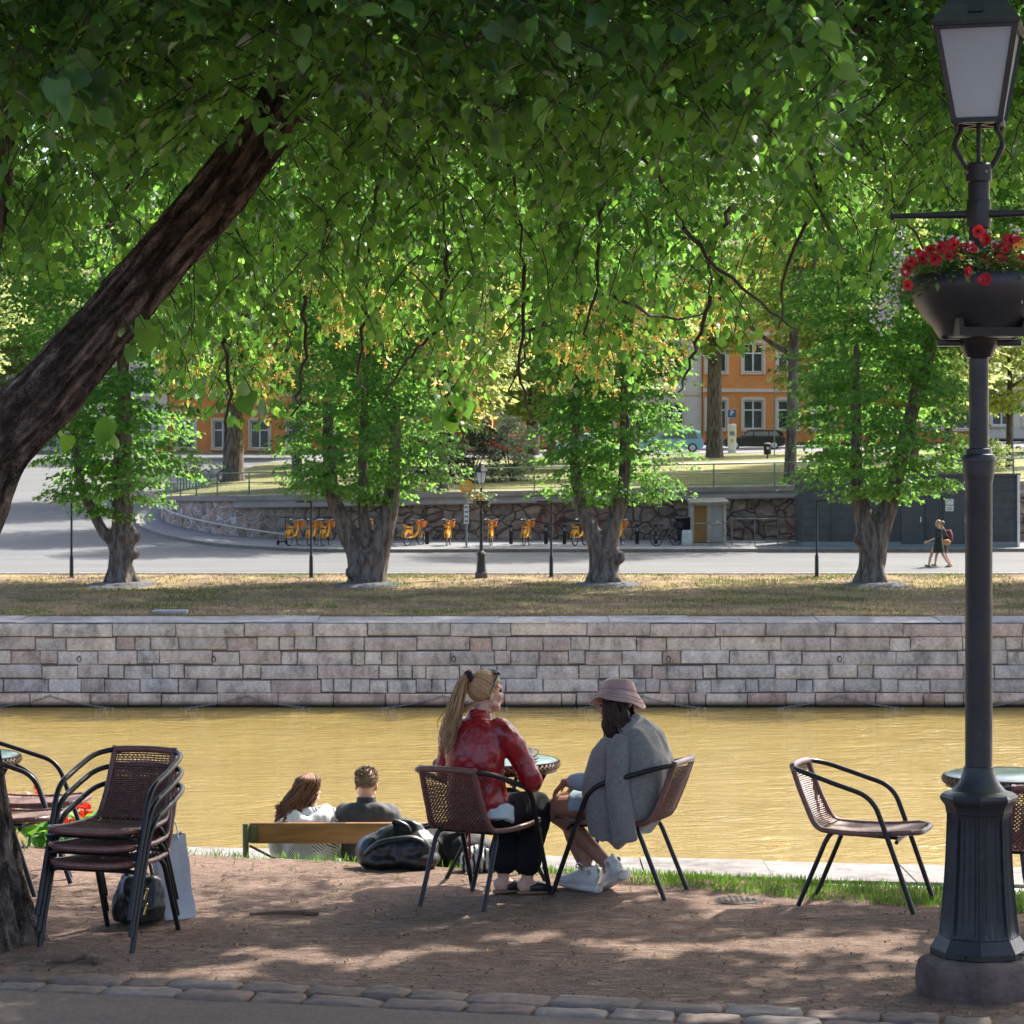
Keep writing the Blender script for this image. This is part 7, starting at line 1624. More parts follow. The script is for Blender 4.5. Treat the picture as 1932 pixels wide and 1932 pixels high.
pt = T(PT); tail_end = V(-.105, -.275, .925)
for i in range(230):
    o = V(rnd.gauss(0, .010), rnd.gauss(0, .010), rnd.gauss(0, .010)); e = V(rnd.gauss(0, .018), rnd.gauss(0, .008), rnd.gauss(0, .05))
    m1 = pt + V(-.020, -.045, -.020) + o; m2 = pt.lerp(tail_end, .5) + V(-.005, -.02, .01) + o * 1.6 + V(rnd.gauss(0, .008), 0, 0); m3 = pt.lerp(tail_end, .8) + o * 1.8 + e * .5 + V(rnd.gauss(0, .01), 0, 0)
    g.tube(smooth_path([pt + o * .4, m1, m2, m3, tail_end + o + e], 5), [.0036 * (1 - .6 * (k / 20) ** 2) for k in range(21)], 4)
for i in range(14):
    a = V(.02 + rnd.gauss(0, .02), -.088, -.05); p = T(a); g.tube(smooth_path([p, p + V(-.05, -.045, -.05), p + V(-.10, -.10, -.10 + rnd.gauss(0, .02))], 4), [.004, .004, .0038, .0035, .003, .0025, .002, .0015, .001], 4)
obj('hair', g, BL, pr, ang=0, world=False)
g = G(); d0 = (T((PT[0], PT[1] - .03, PT[2] - .005)) - T(PT)).normalized(); X = d0.orthogonal().normalized(); Y_ = d0.cross(X); P = []
for k in range(40): a = 6.2832 * k / 40; P.append(pt + d0 * (.012 + .006 * math.sin(9 * a)) + X * ((.030 + .006 * math.sin(7 * a)) * math.cos(a)) + Y_ * ((.030 + .006 * math.sin(7 * a)) * math.sin(a)))
g.tube(P, [.0155 + .004 * math.sin(k * 2.1) for k in range(40)], 8, closed=True); obj('scrunchie', g, M('scrunchie_cloth', (.02, .012, .02), (.16, .012, .025), rough=.7, sc=30, lo=.45, hi=.6), pr, world=False)
g = G()
for s in (-1, 1): g.tube([T((s * .075, .035, .095)), T((s * .082, -.005, .03)), T((s * .082, -.03, -.035))], [(.006, .004), (.005, .004), (.0035, .003)], 6)
g.tube([T((-.07, .030, .108)), T((-.035, .040, .122)), T((0, .042, .120)), T((.035, .040, .122)), T((.07, .030, .108))], [.007] * 5, 7)
for s in (-1, 1): g.ball(T((s * .038, .052, .108)), (.031, .006, .024), 12, 8, Rm @ Matrix.Rotation(.7, 3, 'X'))
obj('sunglasses', g, M('black_gloss', (.008, .008, .008), rough=.12, spec=.7), pr, world=False)

# ---------------------------------------------------------------- the woman in the bucket hat
pg = person('woman in mauve bucket hat with grey wool coat over her shoulders and white chunky sneakers', GREY_O, rz_of(GREY_F.x, GREY_F.y))
g = G(); HC = V(0, -.03, 1.075); T, Rm = headgeo(g, HC, R(8), pitch=R(-6))
limb(g, [V(0, -.12, .50), V(0, -.19, .66), V(0, -.20, .80), V(0, -.14, .92)], [(.17, .12), (.14, .10), (.15, .10), (.13, .08)], 16, xdir=V(1, 0, 0))
limb(g, [V(0, -.13, .91), V(0, -.085, .975), V(0, -.05, 1.02)], [.06, .050, .05])
# left arm comes out of the coat and rests on the left knee; right arm lies in the lap
limb(g, [V(-.13, -.12, .86), V(-.165, .0, .68), V(-.17, .11, .645), V(-.150, .225, .635)], [.046, .042, .036, .026]); handgeo(g, V(-.150, .225, .632), V(.18, .62, -.55), V(-.25, .5, .8), 1.0, .62, side=1)
limb(g, [V(.155, -.12, .88), V(.20, .02, .70), V(.12, .2, .60)], [.048, .040, .027]); handgeo(g, V(.12, .2, .60), V(-.4, .7, -.25), V(0, .2, 1), 1.0, .5, side=-1)
HIP = {1: V(.09, -.11, .50), -1: V(-.09, -.11, .50)}; KN = {-1: V(-.10, .315, .475), 1: V(.05, .325, .485)}
AN = {-1: V(-.02, .005, .155), 1: V(-.075, .115, .13)}
for s in (-1, 1): limb(g, [HIP[s], HIP[s].lerp(KN[s], .55), KN[s], KN[s].lerp(AN[s], .25) + V(0, -.012, 0), KN[s].lerp(AN[s], .6), AN[s], AN[s] + V(0, .0, -.03)], [.092, .080, .061, .056, .050, .036, .036], 16)
fuse('body', g, [MT['skin_tan']], pg, voxel=.0075, it=3); facebits(T, Rm, 1, pg)
# blue dress
DRS = M('blue_cotton', (.23, .33, .38), (.32, .42, .46), rough=.85, sc=7); g = G()
limb(g, [V(0, -.14, .48), V(0, -.05, .50), V(-.01, .08, .515), V(-.015, .20, .505)], [(.18, .085), (.185, .105), (.175, .095), (.165, .080)], 18, xdir=V(1, 0, 0))
limb(g, [V(0, -.12, .50), V(0, -.18, .66), V(0, -.185, .80), V(0, -.14, .90)], [(.175, .128), (.15, .108), (.16, .108), (.135, .085)], 16, xdir=V(1, 0, 0))
limb(g, [V(-.13, -.12, .86), V(-.165, .0, .68), V(-.172, .10, .648), V(-.160, .165, .64)], [.052, .052, .050, .046])
fuse('dress', g, [DRS], pg, voxel=.010, it=4, disp=wrinkle(.009, 10, 2))
# grey wool coat hung over the shoulders, sleeves empty
def wool():
    m, nt, out = _nt('grey_wool'); vec = texco(nt)
    n1 = noise_n(nt, vec, 24, 8, .8, 2.5); col = ramp(nt, n1, [(.3, (.115, .108, .102)), (.7, (.27, .258, .245))])
    p = N(nt, 'BsdfPrincipled'); p.inputs['Roughness'].default_value = .95; p.inputs['Sheen Weight'].default_value = .4; p.inputs['Specular IOR Level'].default_value = .1
    L(nt, col, p.inputs['Base Color']); L(nt, bump(nt, n1, .7, .006), p.inputs['Normal']); L(nt, p.outputs[0], out.inputs['Surface']); return m
WO = wool(); g = G()
limb(g, [V(-.005, -.12, .40), V(-.005, -.175, .50), V(0, -.215, .62), V(0, -.225, .75), V(0, -.195, .87), V(0, -.135, .945), V(0, -.10, .975)], [(.235, .120), (.245, .135), (.232, .135), (.222, .132), (.198, .115), (.130, .088), (.072, .06)], 24, xdir=V(1, 0, 0))
SLV = G(); limb(SLV, [V(-.140, -.135, .895), V(-.205, -.118, .80), V(-.250, -.135, .62), V(-.272, -.17, .45), V(-.278, -.19, .335)], [(.050, .055), (.062, .070), (.052, .066), (.047, .068), (.044, .072)], 16, xdir=V(1, 0, 0))
limb(g, [V(.165, -.125, .89), V(.225, -.10, .80), V(.255, -.12, .62), V(.262, -.15, .45)], [(.062, .062), (.066, .072), (.058, .07), (.05, .07)], 16, xdir=V(1, 0, 0))
limb(g, [V(-.14, -.07, .88), V(-.185, -.02, .76), V(-.20, .005, .64), V(-.215, -.02, .52), V(-.215, -.03, .43), V(-.19, -.02, .33)], [(.055, .07), (.055, .085), (.052, .095), (.04, .10), (.035, .11), (.03, .085)], 14, xdir=V(1, 0, 0))
limb(g, [V(-.10, -.16, .45), V(-.12, -.10, .38), V(-.14, -.05, .30)], [(.10, .09), (.09, .08), (.04, .06)], 14, xdir=V(1, 0, 0))
COAT = fuse('coat', g, [WO], pg, voxel=.011, it=6, disp=wrinkle(.013, 6.5, 6, (1, 1, .45), .2))
so__ = fuse('sleeve', SLV, [WO], pg, voxel=.009, it=4, disp=wrinkle(.010, 8, 12, (1, 1, .5), .2)); so__.parent = COAT
DH = hair_mat('dark_hair', (.018, .011, .009), (.05, .030, .022)); g = G()
g.ball(T((0, -.022, .03)), (.078, .088, .083), 18, 12, Rm)
for i in range(150):
    a = rnd.uniform(-2.6, 2.6); a = a if abs(a) > .75 else math.copysign(.75 + rnd.random() * .3, a); q = a + math.pi / 2
    x, y = .076 * math.sin(a), .088 * math.cos(a) - .015; p0 = T((x, y, .01 + rnd.uniform(-.02, .03))); p1 = T((x * 1.12, y * 1.08, -.06)); blow = V(0, -.05, 0) if abs(a) > 1.6 else V(0, -.01, 0)
    p2 = T((x * 1.18 + rnd.gauss(0, .008), y * 1.15 + rnd.gauss(0, .01), -.12)) + blow; p3 = p2 + V(rnd.gauss(0, .015), -.02 + rnd.gauss(0, .015), -.03 - .05 * rnd.random() - (.05 if abs(a) < 1.2 else 0)) + blow
    g.tube(smooth_path([p0, p1, p2, p3], 4), [.0065 * (1 - .65 * (k / 12) ** 2) for k in range(13)], 5)
obj('hair', g, DH, pg, ang=0, world=False)
HAT = M('mauve_cotton', (.33, .215, .205), (.42, .28, .27), rough=.9, sc=6, bsc=90, bs=.35, bd=.003); g = G(); n = 64; vs = []
prof = [(.050, .128), (.068, .125), (.081, .115), (.092, .088), (.100, .062), (.101, .056), (.116, .038), (.136, .010), (.152, -.016), (.153, -.020), (.149, -.019), (.132, .004), (.112, .036), (.097, .050)]
Rh = Rm @ Matrix.Rotation(R(14), 3, 'Y') @ Matrix.Rotation(R(4), 3, 'X'); hc = T((0, -.018, .018))
vs.append(hc + Rh @ V(0, 0, .130))
for i, (r_, z) in enumerate(prof):
    for k in range(n):
        a = 6.2832 * k / n; w_ = max(0, (r_ - .10) / .065); rr = r_ * (1 + .025 * math.sin(2 * a + 1) * (1 if i < 5 else .5)); zz = z + w_ * (.016 * math.cos(2 * a + .4) + .007 * math.sin(5 * a)) + .003 * noise.noise(V(math.cos(a) * 3, math.sin(a) * 3, z * 30)); vs.append(hc + Rh @ V(rr * math.cos(a), rr * 1.10 * math.sin(a), zz))
g.add(vs, [(0, 1 + k, 1 + (k + 1) % n) for k in range(n)] + [(1 + i * n + k, 1 + (i + 1) * n + k, 1 + (i + 1) * n + (k + 1) % n, 1 + i * n + (k + 1) % n) for i in range(len(prof) - 1) for k in range(n)])
ho = obj('bucket_hat', g, HAT, pg, ang=45, world=False); g = G()
for rz_, zz in ((.1025, .060), (.126, .0245), (.139, .0055)): g.tube([hc + Rh @ V(rz_ * math.cos(a), rz_ * 1.10 * math.sin(a), zz + max(0, (rz_ - .1) / .065) * (.016 * math.cos(2 * a + .4) + .007 * math.sin(5 * a)) + .001) for a in [6.2832 * k / n for k in range(n)]], .0016, 4, closed=True)
obj('stitching', g, M('mauve_thread', (.20, .14, .14), rough=.9), ho, world=False)
def sneaker(parent, a, f_, up, name='sneaker'):
    f_ = Vector(f_).normalized(); up = Vector(up); up = (up - f_ * up.dot(f_)).normalized(); r_ = f_.cross(up); S_ = lambda x, y, z: a + f_ * x + r_ * y + up * z
    SW = M('white_leather', (.62, .60, .57), (.52, .50, .47), rough=.5, sc=14, bsc=30, bs=.2); g = G()
    g.tube([S_(-.075, 0, -.045), S_(-.05, 0, -.035), S_(.0, 0, -.032), S_(.06, 0, -.046), S_(.12, 0, -.060), S_(.165, 0, -.066), S_(.185, 0, -.07)], [(.022, .035), (.038, .050), (.042, .055), (.043, .044), (.046, .034), (.040, .026), (.018, .012)], 16, xdir=r_)
    g.tube([S_(-.028, 0, -.02), S_(-.024, 0, .015), S_(-.022, 0, .030)], [.043, .042, .045], 14); g.tube([S_(-.06, 0, .0), S_(-.068, 0, .045)], [(.016, .010), (.012, .006)], 8, xdir=r_)
    o = fuse(name, g, [SW], parent, voxel=.006, it=3)
    g = G(); g.tube([S_(-.095, 0, -.098), S_(-.085, 0, -.096), S_(.0, 0, -.094), S_(.09, 0, -.094), S_(.165, 0, -.088), S_(.198, 0, -.078)], [(.028, .020), (.044, .028), (.046, .026), (.050, .024), (.045, .018), (.018, .010)], 16, xdir=r_)
    obj('sole', g, M('rubber_white', (.60, .57, .52), (.48, .45, .40), rough=.7, sc=16), o, world=False)
    g = G(); g.tube(smooth_path([S_(.03, -.02, .0), S_(.04, -.05, .03), S_(.02, -.05, .05), S_(.01, -.02, .03), S_(.03, .03, .045), S_(.05, .045, .02), S_(.03, .02, .0)], 4), .004, 5)
    for k in range(4): g.tube([S_(.02 + .025 * k, -.030, .012 - .018 * k), S_(.03 + .025 * k, 0, .020 - .018 * k), S_(.02 + .025 * k, .030, .012 - .018 * k)], .004, 5)
    obj('laces', g, MT['white_paint'], o, world=False)
    g = G(); g.tube([S_(-.045, -.042, .0), S_(-.045, -.047, .0)], .015, 14); g.tube([S_(-.045, .042, .0), S_(-.045, .047, .0)], .015, 14); obj('badge', g, M('tan_badge', (.40, .33, .27), rough=.6), o, world=False)
sneaker(pg, AN[1] + V(-.005, 0, -.005), V(.25, .95, .02), V(0, 0, 1)); sneaker(pg, AN[-1] + V(0, -.005, 0.005), V(-.55, -.25, .0) * -1 + V(-.25, .2, -.28), V(-.12, .28, 1))

# ---------------------------------------------------------------- the bench pair on the lower walk
GZ = -1.03
bench = thing('park_bench', 'park bench with wide brown back plank and green iron ends by the water', 'bench', (-1.22, 18.4, GZ))
WOOD = M('bench_wood', (.17, .075, .022), (.27, .13, .045), rough=.45, sc=5, stretch=(.6, 6, 6), bsc=20, bs=.15); IRG = M('bench_iron', (.045, .055, .02), (.07, .08, .035), rough=.6, sc=14)
xa, xb = lx(466, 18.4), lx(858, 18.4); xc = -1.22
g = G(); g.box(((xa + xb) / 2 - xc, -.055, .845), (xb - xa - .05, .032, .155), rot=Euler((R(10), 0, 0)).to_matrix(), b=.008); obj('back_plank', g, WOOD, bench, world=False)
g = G()
for k in range(3): g.box(((xa + xb) / 2 - xc, .10 + .15 * k, .44), (xb - xa - .04, .135, .035), b=.006)
obj('seat', g, WOOD, bench, world=False)
for x in (xa, xb):
    g = G(); q = x - xc; g.tube([V(q, -.12, 0), V(q, -.06, .42), V(q, -.10, .92)], [(.022, .03)] * 3, 8, xdir=V(1, 0, 0)); g.tube([V(q, -.06, .42), V(q, .45, .42), V(q, .48, 0)], [(.02, .025)] * 3, 8, xdir=V(1, 0, 0)); g.box((q + (.035 if x == xa else -.035), -.078, .84), (.09, .035, .12), b=.01); obj('iron_end', g, IRG, bench, world=False)
g = G(); q0, q1 = xa - xc, xb - xc
g.tube([V(q0 + .03, -.11, .76), V((q0 + q1) / 2 - .05, -.04, .40)], .010, 6); g.tube([V(q1 - .03, -.11, .76), V((q0 + q1) / 2 + .05, -.04, .40)], .010, 6); g.tube([V(q0 + .02, -.1, .36), V((q0 + q1) / 2, -.04, .40), V(q1 - .02, -.1, .36)], .010, 6); obj('brace', g, MT['black_metal'], bench, world=False)
def sitter(label, x, hair_fn, jacket, jm_disp, yaw, top, wsh, hs=1.0):
    t = person(label, (x, 18.55, GZ), 0.0); hz = top - .125 * hs - GZ; g = G(); T, Rm = headgeo(g, V(0, .06, hz), yaw, R(-4), hs)
    sz = hz - .112; limb(g, [V(0, .14, .52), V(0, .08, .75), V(0, .05, sz - .05)], [(.16, .12), (.14, .10), (.14, .09)], 14, xdir=V(1, 0, 0)); limb(g, [V(0, .05, sz - .10), V(0, .055, hz - .05)], [.060, .052])
    for s in (-1, 1):
        sh = V(s * (wsh - .035), .06, sz - .12); el = V(s * (wsh + .05), .14, sz - .34); wr = V(s * .10, .40, sz - .38); limb(g, [sh, el, wr], [.050, .040, .027]); handgeo(g, wr, V(-s * .5, .8, -.1), V(0, 0, 1), 1.0, .5, side=-s)
        limb(g, [V(s * .09, .16, .53), V(s * .11, .58, .50), V(s * .11, .60, .45), V(s * .11, .56, .10)], [.085, .062, .055, .04]); limb(g, [V(s * .11, .53, .06), V(s * .12, .72, .04)], [.04, .035])
    fuse('body', g, [MT['skin']], t, voxel=.010, it=3); facebits(T, Rm, hs, t)
    g = G(); limb(g, [V(0, .13, .47), V(0, .09, .62), V(0, .06, .80), V(0, .045, sz - .09), V(0, .05, sz - .025)], [(.20, .155), (.185, .140), (.195, .135), (wsh + .055, .120), (.115, .085)], 20, xdir=V(1, 0, 0))
    for s in (-1, 1):
        sh = V(s * (wsh - .02), .055, sz - .095); el = V(s * (wsh + .065), .13, sz - .34); wr = V(s * .13, .36, sz - .38); limb(g, [sh, sh.lerp(el, .5) + V(s * .02, 0, 0), el, wr], [.070, .068, .062, .05], 14)
    jacket(t, g, sz); 
    g = G(); 
    for s in (-1, 1): limb(g, [V(s * .09, .14, .52), V(s * .11, .58, .50), V(s * .11, .60, .44), V(s * .11, .56, .12)], [.10, .08, .075, .065])
    fuse('trousers', g, [M('dark_denim', (.03, .035, .05), rough=.9)], t, voxel=.014, it=3)
    for s in (-1, 1): g = G(); g.tube([V(s * .11, .47, .055), V(s * .115, .58, .06), V(s * .12, .72, .035)], [(.035, .045), (.045, .055), (.035, .025)], 12, xdir=V(1, 0, 0)); obj('shoe', g, BLKP, t, world=False)
    hair_fn(t, T, Rm); return t
def pattern():
    m, nt, out = _nt('printed_jacket'); vec = texco(nt, (1, 1, 1), rot=(.3, .7, .4))
    vo = N(nt, 'TexVoronoi'); vo.inputs['Scale'].default_value = 9; L(nt, vec, vo.inputs['Vector']); sx = N(nt, 'SeparateXYZ'); L(nt, vo.outputs['Color'], sx.inputs[0])
    wv = N(nt, 'TexWave'); wv.inputs['Scale'].default_value = 18; wv.inputs['Distortion'].default_value = 1.0; L(nt, vec, wv.inputs['Vector']); mk = ramp(nt, wv.outputs['Fac'], [(.50, 0.0), (.56, 1.0)])
    pick = ramp(nt, sx.outputs[0], [(.50, 0.0), (.52, 1.0)]); mm = N(nt, 'Math'); mm.operation = 'MULTIPLY'; L(nt, mk, mm.inputs[0]); L(nt, pick, mm.inputs[1])
    tone = ramp(nt, sx.outputs[1], [(0, (.62, .62, .60)), (.6, (.52, .54, .56)), (.75, (.26, .29, .33)), (1, (.62, .60, .55))]); col = mixc(nt, mm.outputs[0], tone, (.03, .03, .035))
    p = N(nt, 'BsdfPrincipled'); p.inputs['Roughness'].default_value = .7; L(nt, col, p.inputs['Base Color']); L(nt, p.outputs[0], out.inputs['Surface']); return m
def jk_w(t, g, sz):
    o = fuse('jacket', g, [pattern()], t, voxel=.012, it=4, disp=wrinkle(.012, 9, 4)); g = G()
    limb(g, [V(-.13, .02, sz - .02), V(-.10, -.06, sz - .085), V(0, -.09, sz - .15), V(.10, -.05, sz - .09), V(.13, .03, sz - .03)], [(.045, .05), (.06, .06), (.075, .055), (.06, .055), (.04, .045)], 14); fuse('hood', g, [M('white_nylon', (.66, .67, .68), (.56, .57, .58), rough=.6, sc=8)], t, voxel=.012, it=3, disp=wrinkle(.012, 11, 9))
def jk_m(t, g, sz):
    fuse('jacket', g, [M('washed_black_denim', (.028, .028, .031), (.055, .055, .06), rough=.75, sc=10, bsc=60, bs=.2)], t, voxel=.012, it=4, disp=wrinkle(.010, 8, 7))
    g = G(); g.tube([V(0, .05, sz - .05), V(0, .055, sz + .02)], [.078, .070], 18); obj('collar', g, M('denim_collar', (.03, .03, .034), (.05, .05, .055), rough=.75, sc=20), t, world=False)
    g = G(); g.tube([V(x_, .045 - .125 * math.cos(x_ * 5.2), sz - .165 - .06 * abs(x_)) for x_ in [-.19 + .02 * i for i in range(20)]], .004, 5); obj('yoke_seam', g, M('seam_grey', (.10, .10, .11), rough=.8), t, world=False)
AUB = hair_mat('auburn_hair', (.075, .030, .017), (.21, .095, .05)); BRN = hair_mat('brown_hair', (.10, .058, .034), (.25, .16, .10))
def hw(t, T, Rm):
    g = G(); g.ball(T((0, -.02, .033)), (.077, .088, .083), 16, 12, Rm)
    for i in range(330):
        a = rnd.uniform(-3.1, 3.1); a = a if abs(a) > .9 else math.copysign(.9 + rnd.random() * .4, a); x, y = .08 * math.sin(a), .09 * math.cos(a) - .015; p = T((x * .6, y * .6, .105)); P = [p]; q0 = rnd.uniform(0, 6.28); L_ = rnd.uniform(.22, .34)
        for k in range(1, 11):
            u = k / 10; pos = T((x * (1.0 + .25 * u), y * (1.0 + .22 * u), .09 - L_ * u)) + V(-.10 * u * u - .03 * u, -.02 * u, 0) + V(math.sin(q0 + k * 1.5), math.cos(q0 + k * 1.5), 0) * .011; P.append(pos)
        g.tube(P, [.0056 * (1 - .5 * k / 10) for k in range(11)], 4)
    obj('hair', g, AUB, t, ang=0, world=False)
def hm(t, T, Rm):
    g = G(); g.ball(T((0, -.026, .038)), (.078, .088, .084), 16, 12, Rm)
    for i in range(700):
        u = sphere_rand(1)[0]; 
        if u[2] < -.55 or u[1] > .75 or (u[2] < 0 and u[1] > .1): continue
        b = V(u[0] * .076, u[1] * .088 - .022, u[2] * .084 + .036); l = .018 if u[2] > .3 else .010; d_ = V(u[0] * .5 + rnd.gauss(0, .3), u[1] * .4 + rnd.gauss(.1, .3), u[2] * .6 + (.35 if u[2] > .3 else -.7)).normalized(); g.tube([T(b), T(b + V(*u) * l * .5 + d_ * l * .4), T(b + V(*u) * l * .5 + d_ * l)], [.0050, .004, .0012], 4)
    obj('hair', g, BRN, t, ang=0, world=False)
sitter('woman with long wavy auburn hair in white patterned hooded jacket on the park bench', lx(582, 18.5), hw, jk_w, None, R(30), CAMZ - (1456 - HZ) / F * 18.6, .175, .98)
sitter('short haired man in washed black denim jacket on the park bench', lx(690, 18.5), hm, jk_m, None, R(4), CAMZ - (1448 - HZ) / F * 18.6, .185, 1.0)

# ---------------------------------------------------------------- walkers on the far street
def walker(label, x, y, rz, h, dress, hairm, skirt=True, top=None, stride=.30, extra=None, armsw=.5):
    t = person(label, (x, y, zs(y)), rz); k = h / 1.68; Vk = lambda a, b, c: V(a * k, b * k, c * k); g = G()
    T, Rm = headgeo(g, Vk(0, .03, 1.57), 0, R(-4), k); limb(g, [Vk(0, 0, .88), Vk(0, .0, 1.08), Vk(0, .0, 1.32)], [(.15 * k, .11 * k), (.125 * k, .10 * k), (.15 * k, .10 * k)], 12, xdir=V(1, 0, 0)); limb(g, [Vk(0, .0, 1.33), Vk(0, .02, 1.50)], [.055 * k, .05 * k])
    for s in (-1, 1):
        f_ = s * stride; knee = Vk(s * .08, f_ * .62 + .05, .47); ank = Vk(s * .075, f_ * 1.05 - (.06 if s < 0 else -.02), .09); limb(g, [Vk(s * .085, 0, .88), knee, ank], [.085 * k, .055 * k, .035 * k]); limb(g, [ank + Vk(0, -.03, -.045), ank + Vk(0, .13, -.055 if s < 0 else -.02)], [.036 * k, .026 * k])
        sh = Vk(s * .165, 0, 1.34); el = Vk(s * .215, -.10 * s * armsw * 1.5 + .03, 1.07); wr = Vk(s * .19, -.42 * s * armsw + .12, .92); limb(g, [sh, el, wr], [.046 * k, .037 * k, .026 * k]); handgeo(g, wr, (wr - el).normalized(), V(s, 0, .2), k, .4, side=1)
    fuse('body', g, [MT['skin']], t, voxel=.012, it=2); facebits(T, Rm, k, t)
    g = G()
    if skirt: limb(g, [Vk(0, 0, .52), Vk(0, 0, .70), Vk(0, 0, .90), Vk(0, 0, 1.08), Vk(0, .0, 1.30), Vk(0, 0, 1.40)], [(.20 * k, .21 * k), (.20 * k, .18 * k), (.185 * k, .145 * k), (.15 * k, .12 * k), (.175 * k, .12 * k), (.09 * k, .075 * k)], 16, xdir=V(1, 0, 0))
    else: limb(g, [Vk(0, 0, .85), Vk(0, 0, 1.08), Vk(0, .0, 1.30), Vk(0, 0, 1.42)], [(.18 * k, .14 * k), (.17 * k, .13 * k), (.185 * k, .13 * k), (.09 * k, .075 * k)], 16, xdir=V(1, 0, 0))
    for s in (-1, 1): sh = Vk(s * .15, 0, 1.33); el = Vk(s * .22, -.10 * s * armsw * 1.5 + .03, 1.06); limb(g, [sh, el], [.075 * k, .06 * k])
    fuse('dress' if skirt else 'jacket', g, [dress], t, voxel=.016, it=3, disp=wrinkle(.012, 9, 1))
    if not skirt:
        g = G()
        for s in (-1, 1): f_ = s * stride; limb(g, [Vk(s * .085, 0, .90), Vk(s * .08, f_ * .62 + .05, .47), Vk(s * .075, f_ * 1.05, .13)], [.11 * k, .075 * k, .06 * k])
        fuse('trousers', g, [M('dark_trousers', (.03, .03, .04), rough=.9)], t, voxel=.02, it=2)
    g = G(); g.ball(T((0, -.024, .036)), (.082 * k, .090 * k, .086 * k), 14, 10, Rm); g.ball(T((0, -.095, .06)), .030 * k, 10, 8)
    for i in range(40): a = rnd.uniform(-2.4, 2.4); g.tube([T((.074 * math.sin(a), .085 * math.cos(a) - .015, rnd.uniform(-.03, .07))), T((.06 * math.sin(a), .05 * math.cos(a) - .06, .08)), T((0, -.10, .07))], .007 * k, 4)
    obj('hair', g, hairm, t, ang=0, world=False)
    for s in (-1, 1):
        f_ = s * stride; a = Vk(s * .075, f_ * 1.05 - (.06 if s < 0 else -.02), .09); g = G(); tilt = -.075 if s < 0 else -.04; g.tube([a + Vk(0, -.07, -.080), a + Vk(0, .05, -.08), a + Vk(0, .17, tilt - .005)], [(.035, .012), (.042, .014), (.035, .010)], 10, xdir=V(1, 0, 0)); obj('sandal', g, BLKP, t, world=False)
    return t
BLONDE2 = hair_mat('fair_hair', (.22, .13, .06), (.42, .28, .15))
d = 92.0; dz_ = rz_of(-1, -.05)
wk = walker('woman walking left in a dark green knee length dress with a blonde bun', lx(1771, d), d, dz_, 1.70, M('dark_green_cloth', (.018, .028, .026), (.03, .042, .038), rough=.9, sc=8), BLONDE2, armsw=.75)
wk2 = walker('woman walking left half hidden behind the blonde woman, in a dark skirt', lx(1778, d + .6), d + .6, dz_, 1.64, M('navy_cloth', (.03, .035, .05), (.045, .05, .07), rough=.9, sc=8), BRN, armsw=.2, stride=.22)
hb = thing('handbag', 'small tan leather handbag on the hip of the walking blonde woman', 'handbag', (lx(1786, d - .24), d - .25, zs(d) + .92)); g = G(); g.ball((0, 0, -.02), (.15, .06, .11), 14, 9); obj('pouch', g, M('tan_leather', (.42, .20, .07), (.5, .26, .10), rough=.5, sc=9), hb, world=False)
g = G(); g.tube(smooth_path([V(.12, 0, .08), V(-.02, .0, .35), V(-.12, .10, .52), V(-.05, .28, .45), V(.05, .2, .2)], 4), .012, 6); obj('strap', g, M('brown_strap', (.12, .06, .03), rough=.6), hb, world=False)
bp = thing('backpack', 'maroon backpack on the half hidden walking woman', 'backpack', (lx(1789, d + .6), d + .58, zs(d) + 1.12)); g = G(); limb(g, [V(.03, 0, -.20), V(.05, 0, 0), V(.0, 0, .20)], [(.11, .14), (.125, .155), (.09, .12)], 14, xdir=V(1, 0, 0)); obj('pack', g, M('maroon_nylon', (.10, .018, .035), (.14, .03, .05), rough=.6, sc=8), bp, world=False)
g = G(); 
for s in (-1, 1): g.tube(smooth_path([V(-.04, s * .10, .18), V(-.16, s * .12, .20), V(-.25, s * .12, .05), V(-.12, s * .12, -.15)], 4), .018, 6)
obj('strap', g, BLKP, bp, world=False)
d = 176.0; walker('small distant person in an orange jacket at the top of the side street', lx(303, d), d, 0, 1.72, M('orange_jacket', (.75, .13, .03), rough=.8), BRN, skirt=False, stride=.12, armsw=.2)

# ================================================================ bags
BLKL = M('black_shiny_leather', (.010, .011, .012), (.020, .021, .022), rough=.36, spec=.5, sc=9)
def bag_mesh(name, secs, mat, parent, seed, amp=.02, sc=6, voxel=.012, it=4):
    g = G(); limb(g, [s[0] for s in secs], [s[1] for s in secs], 18, xdir=V(1, 0, 0)); return fuse(name, g, [mat], parent, voxel=voxel, it=it, disp=wrinkle(amp, sc, seed))
